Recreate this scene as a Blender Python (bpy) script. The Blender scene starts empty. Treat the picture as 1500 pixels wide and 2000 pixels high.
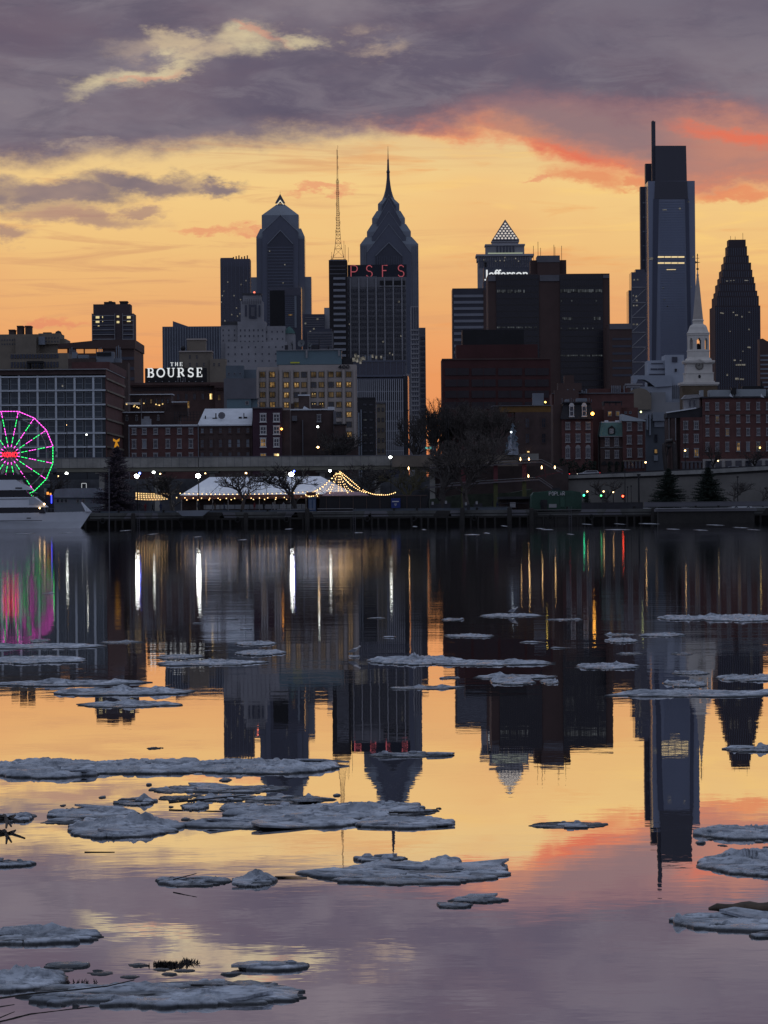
import bpy, math, random
from mathutils import Vector, Matrix, noise as MN
random.seed(7)
sc = bpy.context.scene
# ------------------------------------------------------------------ camera
F = 7900.0; CX, HY = 750.0, 980.5; H = 4.2; ROLL = math.radians(0.46)
CR, SR = math.cos(ROLL), math.sin(ROLL)
def d2(px, py):
    dx, dy = px-CX, py-HY
    return dx*CR - dy*SR, -dx*SR - dy*CR
def wp(px, py, Y):
    a, b = d2(px, py)
    return a*Y/F, H + b*Y/F
def wx(px, py, Y): return wp(px, py, Y)[0]
def wz(px, py, Y): return wp(px, py, Y)[1]
cd = bpy.data.cameras.new('camera'); cam = bpy.data.objects.new('camera', cd); sc.collection.objects.link(cam)
cd.sensor_fit = 'HORIZONTAL'; cd.sensor_width = 36.0; cd.lens = F/1500*36.0
cd.shift_y = -(1000-HY)/1500.0
cd.clip_start = 0.5; cd.clip_end = 40000
cam.location = (0, 0, H); cam.rotation_euler = (Matrix.Rotation(math.radians(90), 4, 'X') @ Matrix.Rotation(-ROLL, 4, 'Z')).to_euler()
sc.camera = cam
# ------------------------------------------------------------------ render look
sc.view_settings.view_transform = 'Standard'; sc.view_settings.look = 'None'
sc.view_settings.exposure = 0.0; sc.view_settings.gamma = 1.0
sc.render.engine = 'CYCLES'
sc.cycles.use_denoising = True; sc.cycles.max_bounces = 6; sc.cycles.glossy_bounces = 4; sc.cycles.diffuse_bounces = 2
sc.cycles.caustics_reflective = False; sc.cycles.caustics_refractive = False
def lin(c):
    return tuple((v/255/12.92 if v/255 <= .04045 else ((v/255+.055)/1.055)**2.4) for v in c)
# ------------------------------------------------------------------ dusk sky (a dome of light with clouds, by direction)
world = bpy.data.worlds.new('World'); sc.world = world; world.use_nodes = True
nt = world.node_tree; nt.nodes.clear(); L = nt.links
def N(t, **k):
    n = nt.nodes.new(t)
    for a, v in k.items(): setattr(n, a, v)
    return n
def put(sock, v):
    if isinstance(v, bpy.types.NodeSocket): L.new(v, sock)
    elif v is not None: sock.default_value = v
def m(op, a, b=None, c=None, clamp=False):
    n = N('ShaderNodeMath', operation=op, use_clamp=clamp)
    for i, v in enumerate((a, b, c)):
        if v is not None: put(n.inputs[i], v)
    return n.outputs[0]
def mr(v, a, b, c=0.0, d=1.0, t='SMOOTHSTEP'):
    n = N('ShaderNodeMapRange', interpolation_type=t)
    put(n.inputs[0], v)
    for i, x in enumerate((a, b, c, d)): put(n.inputs[i+1], x)
    return n.outputs[0]
def mix(f, a, b):
    n = N('ShaderNodeMix', data_type='RGBA'); put(n.inputs[0], f)
    for i, v in ((6, a), (7, b)):
        put(n.inputs[i], (*lin(v), 1) if isinstance(v, tuple) else v)
    return n.outputs[2]
tc = N('ShaderNodeTexCoord').outputs['Generated']
sx = N('ShaderNodeSeparateXYZ'); L.new(tc, sx.inputs[0]); X_, Y_, Z_ = sx.outputs
U = m('MULTIPLY', m('ARCTAN2', X_, Y_), F/1000); V = m('MULTIPLY', m('ARCSINE', Z_), F/1000)
cmb = N('ShaderNodeCombineXYZ'); L.new(U, cmb.inputs[0]); L.new(V, cmb.inputs[1]); UV = cmb.outputs[0]
def noise(sx_, sy_, det, off=0, rough=.55, dist=0.0, col=False):
    mp = N('ShaderNodeMapping'); L.new(UV, mp.inputs[0]); mp.inputs['Scale'].default_value = (sx_, sy_, 1); mp.inputs['Location'].default_value = (off, off*.7, off*1.3)
    n = N('ShaderNodeTexNoise'); L.new(mp.outputs[0], n.inputs['Vector']); n.inputs['Scale'].default_value = 1; n.inputs['Detail'].default_value = det; n.inputs['Roughness'].default_value = rough; n.inputs['Distortion'].default_value = dist
    return n.outputs['Color' if col else 'Fac']
# warped coordinates so that cloud edges billow
wn = noise(7, 16, 5, 3, .6, col=True)
vs = N('ShaderNodeVectorMath', operation='MULTIPLY_ADD'); L.new(wn, vs.inputs[0]); vs.inputs[1].default_value = (.16, .085, 0); vs.inputs[2].default_value = (-.08, -.0425, 0)
wn2 = noise(26, 48, 5, 13, .7, col=True)
vs2 = N('ShaderNodeVectorMath', operation='MULTIPLY_ADD'); L.new(wn2, vs2.inputs[0]); vs2.inputs[1].default_value = (.055, .034, 0); L.new(vs.outputs[0], vs2.inputs[2])
vs3 = N('ShaderNodeVectorMath', operation='ADD'); L.new(vs2.outputs[0], vs3.inputs[0]); vs3.inputs[1].default_value = (-.0275, -.017, 0)
ad = N('ShaderNodeVectorMath', operation='ADD'); L.new(UV, ad.inputs[0]); L.new(vs3.outputs[0], ad.inputs[1]); UW = ad.outputs[0]
sw = N('ShaderNodeSeparateXYZ'); L.new(UW, sw.inputs[0]); Uw, Vw = sw.outputs[0], sw.outputs[1]
def blob(px, py, rx, ry, ang=0, lo=1.25, hi=.35):
    a, b = d2(px, py)
    mp = N('ShaderNodeMapping', vector_type='TEXTURE'); L.new(UW, mp.inputs[0])
    mp.inputs['Location'].default_value = (a/1000, b/1000, 0); mp.inputs['Rotation'].default_value = (0, 0, math.radians(ang)); mp.inputs['Scale'].default_value = (rx/1000, ry/1000, 1)
    ln = N('ShaderNodeVectorMath', operation='LENGTH'); L.new(mp.outputs[0], ln.inputs[0])
    return mr(ln.outputs['Value'], lo, hi)
def union(*bs):
    r = bs[0]
    for b in bs[1:]: r = m('MAXIMUM', r, b)
    return r
def curve(pts):
    n = N('ShaderNodeFloatCurve'); c = n.mapping.curves[0]
    P = []
    for px, py in pts:
        a, b = d2(px, py); P.append(((a/1000+1)/2, b/1000))
    c.points[0].location = P[0]; c.points[1].location = P[-1]
    for p in P[1:-1]: c.points.new(*p)
    n.mapping.update(); put(n.inputs['Value'], m('MULTIPLY_ADD', U, .5, .5)); return n.outputs[0]
ramp = N('ShaderNodeValToRGB'); cr = ramp.color_ramp; L.new(V, ramp.inputs[0])
for i, (p, c) in enumerate([(0, (216, 122, 84)), (.16, (235, 144, 86)), (.3, (237, 163, 104)), (.4, (236, 177, 115)), (.5, (240, 194, 127)), (.62, (244, 205, 137)), (.72, (228, 197, 145)), (.85, (205, 185, 150))]):
    e = cr.elements[i] if i < 2 else cr.elements.new(p)
    e.position = p; e.color = (*lin(c), 1)
col = ramp.outputs[0]
big = noise(1.6, 5, 3, 11); st = noise(2.2, 26, 5, 5, .6, 1.2)
col = mix(m('MULTIPLY', mr(big, .5, .74), .4), col, (232, 166, 114))
col = mix(m('MULTIPLY', mr(st, .5, .68), m('MULTIPLY', mr(V, .2, .35), mr(U, .35, -.3, .12, .5))), col, (206, 148, 110))
col = mix(m('MULTIPLY', mr(noise(2.5, 20, 4, 21, .6, .8), .5, .7), m('MULTIPLY', mr(U, -.1, .25), mr(V, .35, .5, 0, .6))), col, (252, 208, 126))
col = mix(m('MULTIPLY', mr(noise(3, 24, 4, 33, .6, .8), .55, .72), mr(U, -.3, .1, 0, .5)), col, (232, 152, 92))
# small pink clouds
pk = union(blob(410, 446, 75, 9), blob(620, 374, 62, 8), blob(95, 627, 70, 10, 3), blob(480, 452, 30, 6), blob(1060, 350, 40, 7))
col = mix(m('MULTIPLY', pk, .55), col, (226, 128, 104))
pm = union(blob(1150, 352, 85, 22, -8), blob(1430, 378, 80, 14), blob(1240, 362, 50, 14))
col = mix(m('MULTIPLY', pm, .8), col, (228, 136, 96))
# grey wedges on the left
g1 = union(blob(120, 380, 190, 30, 2), blob(280, 362, 150, 27, -1), blob(425, 366, 68, 17, -4), blob(-60, 380, 120, 36))
g2 = union(blob(150, 425, 170, 21, -3), blob(10, 466, 60, 20), blob(-120, 470, 130, 36), blob(275, 410, 60, 12))
gn = noise(4, 9, 4, 8)
gc = mix(mr(gn, .35, .68), (112, 102, 118), (152, 130, 128))
col = mix(m('MULTIPLY', g2, .72), col, mix(.35, gc, (205, 150, 130)))
col = mix(m('MULTIPLY', g1, .93), col, gc)
# salmon bank on the right
lowc = curve([(-250, 200), (600, 230), (760, 256), (830, 270), (920, 279), (1000, 287), (1060, 312), (1120, 330), (1200, 350), (1300, 374), (1400, 384), (1500, 372), (1750, 330)])
sal = mr(m('SUBTRACT', Vw, lowc), -.012, .03)
n2 = noise(4, 13, 4, 40, .6, .5)
dl = m('SUBTRACT', Vw, lowc)
sc1 = mix(mr(dl, .022, .075), mix(mr(n2, .38, .62), (212, 128, 104), (192, 132, 114)), mix(mr(n2, .38, .62), (158, 118, 120), (140, 112, 120)))
sc1 = mix(m('MULTIPLY', mr(U, .5, .68), mr(dl, .03, .08)), sc1, (190, 128, 114))
red = union(blob(1010, 283, 150, 12, -8, 1.4, .1), blob(1440, 264, 140, 18, -7, 1.4, .1), blob(900, 268, 90, 9, -3, 1.4, .1), blob(1110, 306, 90, 16, -12, 1.4, .1), blob(1180, 330, 60, 12, -12, 1.4, .1))
sc2 = mix(m('MULTIPLY', red, .9), mix(mr(m('SUBTRACT', Vw, lowc), .03, .0), sc1, (232, 138, 100)), (228, 108, 84))
col = mix(m('MULTIPLY', sal, .94), col, sc2)
# the big deck
edge = curve([(-250, 330), (0, 330), (90, 327), (180, 311), (300, 305), (400, 297), (500, 287), (600, 273), (700, 267), (770, 263), (850, 250), (940, 228), (1050, 214), (1150, 220), (1250, 236), (1350, 230), (1500, 240), (1750, 250)])
deck = mr(m('SUBTRACT', Vw, edge), -.022, .04)
dn = noise(1.8, 5.5, 5, 2, .55, .6); dn2 = noise(3.5, 9, 5, 17, .6)
dc = mix(mr(dn, .32, .68), (100, 92, 109), (134, 124, 133))
dc = mix(m('MULTIPLY', mr(dn2, .4, .7), .55), dc, (110, 94, 108))
dc = mix(m('MULTIPLY', mr(noise(5, 17, 7, 27, .68, .7), .46, .68), .5), dc, (132, 124, 134))
dc = mix(m('MULTIPLY', mr(noise(4, 13, 7, 37, .66, .5), .5, .7), .4), dc, (86, 80, 98))
dc = mix(m('MULTIPLY', mr(U, .0, .55), m('MULTIPLY', mr(V, .78, .95), .45)), dc, (92, 87, 107))
dc = mix(m('MULTIPLY', mr(m('SUBTRACT', Vw, edge), .06, -.01), .6), dc, mix(mr(U, -.2, .2), (150, 122, 124), (160, 108, 112)))
gap = union(blob(462, 84, 150, 52, 4, 1.25, 0), blob(395, 106, 90, 34, 8, 1.3, 0), blob(228, 158, 130, 34, 12, 1.3, 0), blob(325, 134, 110, 20, 14, 1.3, 0), blob(590, 88, 90, 22, 0, 1.3, 0), blob(345, 84, 70, 26, 0, 1.4, .2))
gap = mr(m('ADD', gap, m('MULTIPLY_ADD', noise(9, 22, 7, 71, .66), 1.5, -.83)), .10, 1.15)
gap2 = union(blob(620, 82, 130, 22), blob(130, 280, 95, 16, -6), blob(165, 268, 60, 11), blob(0, 333, 70, 9), blob(330, 100, 120, 30), blob(740, 90, 90, 50))
dc = mix(m('MULTIPLY', m('MULTIPLY', gap2, mr(noise(8, 20, 6, 91, .65), .42, .62)), .55), dc, (190, 168, 148))
dc = mix(m('MULTIPLY', gap, .85), dc, mix(mr(noise(6, 14, 3, 50), .42, .6), (226, 208, 166), (206, 184, 152)))
dc = mix(m('MULTIPLY', union(blob(290, 150, 70, 8, 14), blob(505, 70, 60, 12, -25)), .4), dc, (220, 140, 120))
col = mix(deck, col, dc)
# higher up, and round behind the camera, the even blue-grey of dusk
hi = mix(mr(noise(.25, .6, 4, 60), .35, .65), (138, 147, 171), (164, 172, 192))
col = mix(mr(V, 1.02, 2.6), col, hi)
col = mix(mr(m('ABSOLUTE', U), 3.5, 9.0), col, mix(mr(V, 0, 3), (148, 151, 178), hi))
col = mix(mr(V, 0, -.6), col, (30, 32, 40))
bgn = N('ShaderNodeBackground'); L.new(col, bgn.inputs[0]); bgn.inputs[1].default_value = 1.0
wo = N('ShaderNodeOutputWorld'); L.new(bgn.outputs[0], wo.inputs[0])
world.cycles.sampling_method = 'MANUAL'; world.cycles.sample_map_resolution = 1024
# ------------------------------------------------------------------ helpers
col_ = sc.collection
def newmat(name, build):
    mt = bpy.data.materials.new(name); mt.use_nodes = True
    t = mt.node_tree; t.nodes.clear(); build(t); return mt
def PM(name, c, rough=.8, var=.25, scale=.6, c2=None, bump=0.0, spec=.3, metal=0.0, emit=0.0, ecol=None, det=5):
    """plain surface with two scales of weathering"""
    def b(t):
        n = t.nodes; l = t.links
        o = n.new('ShaderNodeOutputMaterial'); p = n.new('ShaderNodeBsdfPrincipled'); l.new(p.outputs[0], o.inputs[0])
        tc = n.new('ShaderNodeTexCoord'); nz = n.new('ShaderNodeTexNoise'); nz.inputs['Scale'].default_value = scale; nz.inputs['Detail'].default_value = det; nz.inputs['Roughness'].default_value = .65
        l.new(tc.outputs['Object'], nz.inputs['Vector'])
        mx = n.new('ShaderNodeMix'); mx.data_type = 'RGBA'
        mp = n.new('ShaderNodeMapRange'); mp.inputs[1].default_value = .3; mp.inputs[2].default_value = .7; l.new(nz.outputs[0], mp.inputs[0]); l.new(mp.outputs[0], mx.inputs[0])
        a = tuple(v*(1-var) for v in c); d = c2 if c2 else tuple(min(1, v*(1+var)) for v in c)
        mx.inputs[6].default_value = (*a, 1); mx.inputs[7].default_value = (*d, 1); l.new(mx.outputs[2], p.inputs['Base Color'])
        p.inputs['Roughness'].default_value = rough; p.inputs['Specular IOR Level'].default_value = spec; p.inputs['Metallic'].default_value = metal
        if bump:
            bp = n.new('ShaderNodeBump'); bp.inputs['Strength'].default_value = 1; bp.inputs['Distance'].default_value = bump; l.new(nz.outputs[0], bp.inputs['Height']); l.new(bp.outputs[0], p.inputs['Normal'])
        if emit:
            p.inputs['Emission Color'].default_value = (*(ecol or c), 1); p.inputs['Emission Strength'].default_value = emit
    return newmat(name, b)
def EM(name, c, s):
    def b(t):
        o = t.nodes.new('ShaderNodeOutputMaterial'); e = t.nodes.new('ShaderNodeEmission'); t.links.new(e.outputs[0], o.inputs[0])
        e.inputs[0].default_value = (*c, 1); e.inputs[1].default_value = s
    return newmat(name, b)
def LITM(name, c, s, sc_=1.2):
    """a lit interior behind glass: patchy"""
    def b(t):
        n = t.nodes; l = t.links
        o = n.new('ShaderNodeOutputMaterial'); e = n.new('ShaderNodeEmission'); l.new(e.outputs[0], o.inputs[0])
        tc = n.new('ShaderNodeTexCoord'); oi = n.new('ShaderNodeObjectInfo'); ad = n.new('ShaderNodeVectorMath'); ad.operation = 'ADD'
        mu = n.new('ShaderNodeMath'); mu.operation = 'MULTIPLY'; mu.inputs[1].default_value = 50; l.new(oi.outputs['Random'], mu.inputs[0])
        l.new(tc.outputs['Object'], ad.inputs[0]); l.new(mu.outputs[0], ad.inputs[1])
        nz = n.new('ShaderNodeTexNoise'); nz.inputs['Scale'].default_value = sc_; nz.inputs['Detail'].default_value = 2; l.new(ad.outputs[0], nz.inputs['Vector'])
        mp = n.new('ShaderNodeMapRange'); mp.inputs[1].default_value = .38; mp.inputs[2].default_value = .68; mp.inputs[3].default_value = s*.3; mp.inputs[4].default_value = s*1.6; l.new(nz.outputs[0], mp.inputs[0])
        e.inputs[0].default_value = (*c, 1); l.new(mp.outputs[0], e.inputs[1])
    return newmat(name, b)
LOCS = {}
def root(name, label, cat, loc, group=None, kind=None):
    o = bpy.data.objects.new(name, None); col_.objects.link(o); o.location = loc; o.empty_display_size = .5
    LOCS[o.name] = Vector(loc); meta(o, label, cat, group, kind); return o
def meta(o, label=None, cat=None, group=None, kind=None):
    if label: o['label'] = label
    if cat: o['category'] = cat
    if group: o['group'] = group
    if kind: o['kind'] = kind
    return o
class MB:
    def __init__(s): s.v = []; s.f = []; s.i = []; s.k = 0
    def add(s, vs, fs, k=None):
        b = len(s.v); s.v += [tuple(v) for v in vs]; s.f += [tuple(i+b for i in f) for f in fs]; s.i += [s.k if k is None else k]*len(fs); return s
    def box(s, x0, x1, y0, y1, z0, z1, k=None):
        return s.add([(x0,y0,z0),(x1,y0,z0),(x1,y1,z0),(x0,y1,z0),(x0,y0,z1),(x1,y0,z1),(x1,y1,z1),(x0,y1,z1)],
                     [(0,3,2,1),(4,5,6,7),(0,1,5,4),(1,2,6,5),(2,3,7,6),(3,0,4,7)], k)
    def frus(s, a, b, k=None):
        """a,b = (x0,x1,y0,y1,z) rectangles"""
        r = []
        for q in (a, b): r += [(q[0],q[2],q[4]),(q[1],q[2],q[4]),(q[1],q[3],q[4]),(q[0],q[3],q[4])]
        return s.add(r, [(0,3,2,1),(4,5,6,7),(0,1,5,4),(1,2,6,5),(2,3,7,6),(3,0,4,7)], k)
    def pb(s, x0, x1, yt, yb, Y, d, k=None, base=None, xr=None):
        """box whose front face covers photo-measured edges at distance Y"""
        ref = yt if xr is None else xr
        X0, X1 = wx(x0, ref, Y), wx(x1, ref, Y); xm = (x0+x1)/2
        z1 = wz(xm, yt, Y); z0 = base if yb is None else wz(xm, yb, Y)
        return s.box(X0, X1, Y, Y+d, z0, z1, k)
    def prism(s, pts, y0, y1, k=None):
        """pts (x,z) polygon extruded along y"""
        n = len(pts); v = [(x, y0, z) for x, z in pts]+[(x, y1, z) for x, z in pts]
        return s.add(v, [tuple(range(n))[::-1], tuple(range(n, 2*n))]+[(i, (i+1) % n, (i+1) % n+n, i+n) for i in range(n)], k)
    def pp(s, pts, Y, d, k=None): return s.prism([wp(px, py, Y) for px, py in pts], Y, Y+d, k)
    def vprism(s, pts, z0, z1, k=None):
        n = len(pts); v = [(x, y, z0) for x, y in pts]+[(x, y, z1) for x, y in pts]
        return s.add(v, [tuple(range(n))[::-1], tuple(range(n, 2*n))]+[(i, (i+1) % n, (i+1) % n+n, i+n) for i in range(n)], k)
    def lathe(s, cx, cy, prof, n=12, k=None, rot=0.0):
        v = []; f = []
        for r, z in prof:
            for i in range(n):
                a = 2*math.pi*i/n+rot; v.append((cx+r*math.cos(a), cy+r*math.sin(a), z))
        for j in range(len(prof)-1):
            for i in range(n): f.append((j*n+i, j*n+(i+1) % n, (j+1)*n+(i+1) % n, (j+1)*n+i))
        f.append(tuple(range(n))[::-1]); f.append(tuple(range((len(prof)-1)*n, len(prof)*n))); return s.add(v, f, k)
    def tube(s, pts, r, n=5, k=None, r2=None):
        pts = [Vector(p) for p in pts]; v = []; f = []; m_ = len(pts)
        for j, p in enumerate(pts):
            t = (pts[min(j+1, m_-1)]-pts[max(j-1, 0)]).normalized()
            a = t.orthogonal().normalized(); b = t.cross(a); rr = r if r2 is None else r+(r2-r)*j/(m_-1)
            for i in range(n):
                w = 2*math.pi*i/n; v.append(p+(a*math.cos(w)+b*math.sin(w))*rr)
        for j in range(m_-1):
            for i in range(n): f.append((j*n+i, j*n+(i+1) % n, (j+1)*n+(i+1) % n, (j+1)*n+i))
        f.append(tuple(range(n))[::-1]); f.append(tuple(range((m_-1)*n, m_*n))); return s.add(v, f, k)
    def ball(s, c, r, n=8, k=None, sq=1.0):
        return s.lathe(c[0], c[1], [(r*math.sin(math.pi*(j+.02)/(n/2+.04)), c[2]-r*sq*math.cos(math.pi*(j+.02)/(n/2+.04))) for j in range(n//2+1)], n, k)
    def build(s, name, mats, parent=None, label=None, cat=None, group=None, kind=None, smooth=False, origin=None):
        if not isinstance(mats, (list, tuple)): mats = [mats]
        if parent is not None: off = LOCS[parent.name]
        elif origin is not None: off = Vector(origin)
        else:
            xs = [v[0] for v in s.v]; ys = [v[1] for v in s.v]; zs = [v[2] for v in s.v]
            off = Vector(((min(xs)+max(xs))/2, (min(ys)+max(ys))/2, min(zs)))
        me = bpy.data.meshes.new(name); me.from_pydata([(v[0]-off[0], v[1]-off[1], v[2]-off[2]) for v in s.v], [], s.f)
        for q in mats: me.materials.append(q)
        me.polygons.foreach_set('material_index', s.i)
        if smooth: me.polygons.foreach_set('use_smooth', [True]*len(s.f))
        me.update(); o = bpy.data.objects.new(name, me); col_.objects.link(o)
        LOCS[o.name] = Vector(off)
        if parent is not None: o.parent = parent
        else: o.location = off
        return meta(o, label, cat, group, kind)
def clone(o, parent, loc, mat=None):
    c = o.copy(); col_.objects.link(c); c.parent = parent; c.location = loc; return c
# ------------------------------------------------------------------ water
def water_nodes(t):
    n = t.nodes; l = t.links
    o = n.new('ShaderNodeOutputMaterial'); g = n.new('ShaderNodeBsdfGlossy'); g.distribution = 'BECKMANN'; d = n.new('ShaderNodeBsdfDiffuse'); d.inputs[0].default_value = (.012, .014, .018, 1)
    mx = n.new('ShaderNodeMixShader'); mx.inputs[0].default_value = .93; l.new(d.outputs[0], mx.inputs[1]); l.new(g.outputs[0], mx.inputs[2]); l.new(mx.outputs[0], o.inputs[0])
    g.inputs['Color'].default_value = (.97, .95, .95, 1)
    tc = n.new('ShaderNodeTexCoord'); sp = n.new('ShaderNodeSeparateXYZ'); l.new(tc.outputs['Object'], sp.inputs[0])
    def nz(scx, scy, det, w):
        mp = n.new('ShaderNodeMapping'); mp.inputs['Scale'].default_value = (scx, scy, 1); mp.inputs['Location'].default_value = (w, w*2, w); l.new(tc.outputs['Object'], mp.inputs[0])
        q = n.new('ShaderNodeTexNoise'); q.inputs['Scale'].default_value = 1; q.inputs['Detail'].default_value = det; l.new(mp.outputs[0], q.inputs['Vector']); return q.outputs[0]
    def mt(op, a, b):
        q = n.new('ShaderNodeMath'); q.operation = op
        for i, v in enumerate((a, b)):
            if isinstance(v, (int, float)): q.inputs[i].default_value = v
            else: l.new(v, q.inputs[i])
        return q.outputs[0]
    def rg(v, a, b, c, e):
        q = n.new('ShaderNodeMapRange'); q.interpolation_type = 'SMOOTHSTEP'; l.new(v, q.inputs[0])
        for i, x in enumerate((a, b, c, e)): q.inputs[i+1].default_value = x
        return q.outputs[0]
    yy = sp.outputs[1]
    far = rg(yy, 60, 190, 0, 1)
    patch = rg(nz(.05, .022, 3, 3), .35, .65, 0, 1)
    rough = mt('ADD', mt('MULTIPLY', far, .034), mt('ADD', .012, mt('MULTIPLY', patch, mt('MULTIPLY', far, .016))))
    l.new(rough, g.inputs['Roughness'])
    h1 = nz(.9, .9, 3, 0); h2 = nz(3.5, 3.5, 2, 9); h3 = nz(.16, .16, 2, 5)
    amp = mt('ADD', .0010, mt('ADD', mt('MULTIPLY', rg(yy, 35, 90, 0, 1), .0010), mt('MULTIPLY', rg(yy, 110, 220, 0, 1), -.0012)))
    h4 = mt('MULTIPLY', mt('MULTIPLY', nz(.28, .42, 2, 31), rg(yy, 90, 170, 0, 1)), .0075)
    hh = mt('ADD', h4, mt('MULTIPLY', mt('ADD', mt('ADD', mt('MULTIPLY', h1, 1.0), mt('MULTIPLY', h2, .18)), mt('MULTIPLY', h3, 3.0)), mt('MULTIPLY', amp, mt('ADD', .35, mt('MULTIPLY', patch, 1.3)))))
    b = n.new('ShaderNodeBump'); b.inputs['Strength'].default_value = 1; b.inputs['Distance'].default_value = 1; l.new(hh, b.inputs['Height']); l.new(b.outputs[0], g.inputs['Normal'])
M_water = newmat('river water', water_nodes)
w = MB(); w.add([(-4000, -300, 0), (4000, -300, 0), (4000, 744, 0), (-4000, 744, 0)], [(0, 1, 2, 3)])
w.build('water', M_water, kind='structure', origin=(0, 0, 0))
# ------------------------------------------------------------------ materials
NAVY = PM('blue granite curtain wall', (.066, .076, .11), .35, .15, .05, spec=.5)  # far-tower blue lifted so that distance haze sits in the colour
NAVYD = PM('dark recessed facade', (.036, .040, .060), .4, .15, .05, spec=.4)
GLS = PM('pale reflective glass', (.12, .145, .18), .12, .2, .04, spec=.6)
GLB = PM('blue tower glass', (.125, .155, .225), .18, .12, .02, spec=.6)  # lightened colour carries the haze in front of the tall tower
GLD = PM('dark tower glass', (.030, .035, .058), .15, .2, .05, spec=.5)
EDGE = PM('pale metal edge trim', (.22, .24, .28), .5, .15, .1)
LIME = PM('limestone', (.23, .23, .245), .85, .22, .08)
LIMED = PM('sooty limestone', (.12, .12, .135), .85, .22, .08)
BEIGE = PM('beige precast concrete', (.34, .30, .275), .85, .12, .12)
BEIGED = PM('buff brick', (.17, .145, .115), .85, .2, .12)
CONC = PM('weathered concrete', (.23, .225, .205), .9, .35, .25)
BRK = PM('dark red brick', (.085, .040, .038), .9, .3, .35)
BRK2 = PM('brown brick', (.062, .042, .040), .9, .3, .35)
BRK3 = PM('plum painted brick', (.048, .024, .036), .85, .2, .35)
BRKR = PM('rust red brick', (.098, .046, .042), .9, .25, .3)
BRN = PM('brown granite', (.065, .040, .036), .7, .2, .1)
MAROON = PM('maroon brick wall', (.058, .022, .022), .85, .2, .1)
BLK = PM('black painted metal', (.008, .008, .01), .6, .3, .5)
CHAR = PM('charcoal roofing', (.03, .03, .035), .85, .3, .5)
GREY = PM('grey painted panel', (.16, .18, .21), .7, .15, .2)
WHT = PM('white painted trim', (.50, .50, .50), .7, .12, .8)
WHTD = PM('weathered white trim', (.23, .23, .24), .7, .2, .8)
SNOW = PM('old snow on roofs', (.55, .58, .62), .9, .12, .5, bump=.05)
DGL = PM('dark window glass', (.02, .024, .034), .12, .3, .5, spec=.5)
TEAL = PM('green copper mansard', (.09, .17, .16), .75, .25, .5)
GGL = PM('greenish glass wall', (.10, .16, .19), .35, .15, .06)
W1 = LITM('warm lit room', lin((190, 150, 95)), .38)
W1D = LITM('dim lit office', lin((118, 98, 72)), .30, .35)
W2 = LITM('bright warm room', lin((255, 215, 140)), 1.6)
W3 = LITM('cool lit office', lin((190, 185, 175)), .27)
W3D = LITM('dim cool office', lin((110, 115, 120)), .3, .4)
BULB = EM('warm bulb', (1, .62, .26), 3.6)
WGLOW = EM('white sign glow', (.93, .97, 1), .8)
BASE = 9.5
def B(name, label, cat, px, Y, group=None):
    return root(name, label, cat, (wx(px, 900, Y), Y, BASE), group)
def bands(par, Y, x0, x1, y0, y1, n, frac, mat, name='window_band', proud=.3, xr=None):
    st = (y1-y0)/n; q = MB(); q.pb(x0, x1, y0+st*(1-frac)/2, y0+st*(1+frac)/2, Y-proud, proud-.01, xr=xr)
    o = q.build(name, mat, par); dz = st*Y/F
    for i in range(1, n): clone(o, par, (0, 0, -dz*i))
    return o
def fins(par, Y, x0, x1, y0, y1, n, frac, mat, name='fin', proud=.5):
    st = (x1-x0)/n; q = MB(); q.pb(x0+st*(1-frac)/2, x0+st*(1+frac)/2, y0, y1, Y-proud, proud-.01)
    o = q.build(name, mat, par)
    for i in range(1, n): clone(o, par, (st*Y/F*i, 0, 0))
    return o
PW = {}
def window_proto(w, h, fr, gl, mull, sill, arch):
    key = (round(w, 2), round(h, 2), fr.name, mull, sill, arch)
    if key not in PW:
        t = min(.16, w*.14); q = MB()
        q.box(-w/2, -w/2+t, -.12, .02, -h/2, h/2); q.box(w/2-t, w/2, -.12, .02, -h/2, h/2)
        q.box(-w/2+t, w/2-t, -.115, .02, h/2-t, h/2); q.box(-w/2+t, w/2-t, -.115, .02, -h/2, -h/2+t)
        for i in range(mull[0]):
            x = -w/2+t+(w-2*t)*(i+1)/(mull[0]+1); q.box(x-t*.3, x+t*.3, -.09, .01, -h/2+t, h/2-t)
        for i in range(mull[1]):
            z = -h/2+t+(h-2*t)*(i+1)/(mull[1]+1); q.box(-w/2+t, w/2-t, -.085, .008, z-t*.35, z+t*.35)
        if sill: q.box(-w/2-.12, w/2+.12, -.24, .02, -h/2-.17, -h/2-.003); q.box(-w/2-.08, w/2+.08, -.17, .02, h/2+.003, h/2+.19)
        if arch: q.prism([(w/2*math.cos(a), h/2+.2+w/2*math.sin(a)) for a in [math.pi*i/8 for i in range(9)]], -.13, .02)
        f = bpy.data.meshes.new('window'); f.from_pydata(q.v, [], q.f); f.materials.append(fr)
        p = MB(); p.box(-w/2+t*.7, w/2-t*.7, -.035, .03, -h/2+t*.7, h/2-t*.7); g = bpy.data.meshes.new('pane'); g.from_pydata(p.v, [], p.f)
        PW[key] = (f, g, {})
    f, g, gs = PW[key]
    if gl.name not in gs:
        c = g.copy(); c.materials.append(gl); gs[gl.name] = c
    return f, gs[gl.name]
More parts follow.
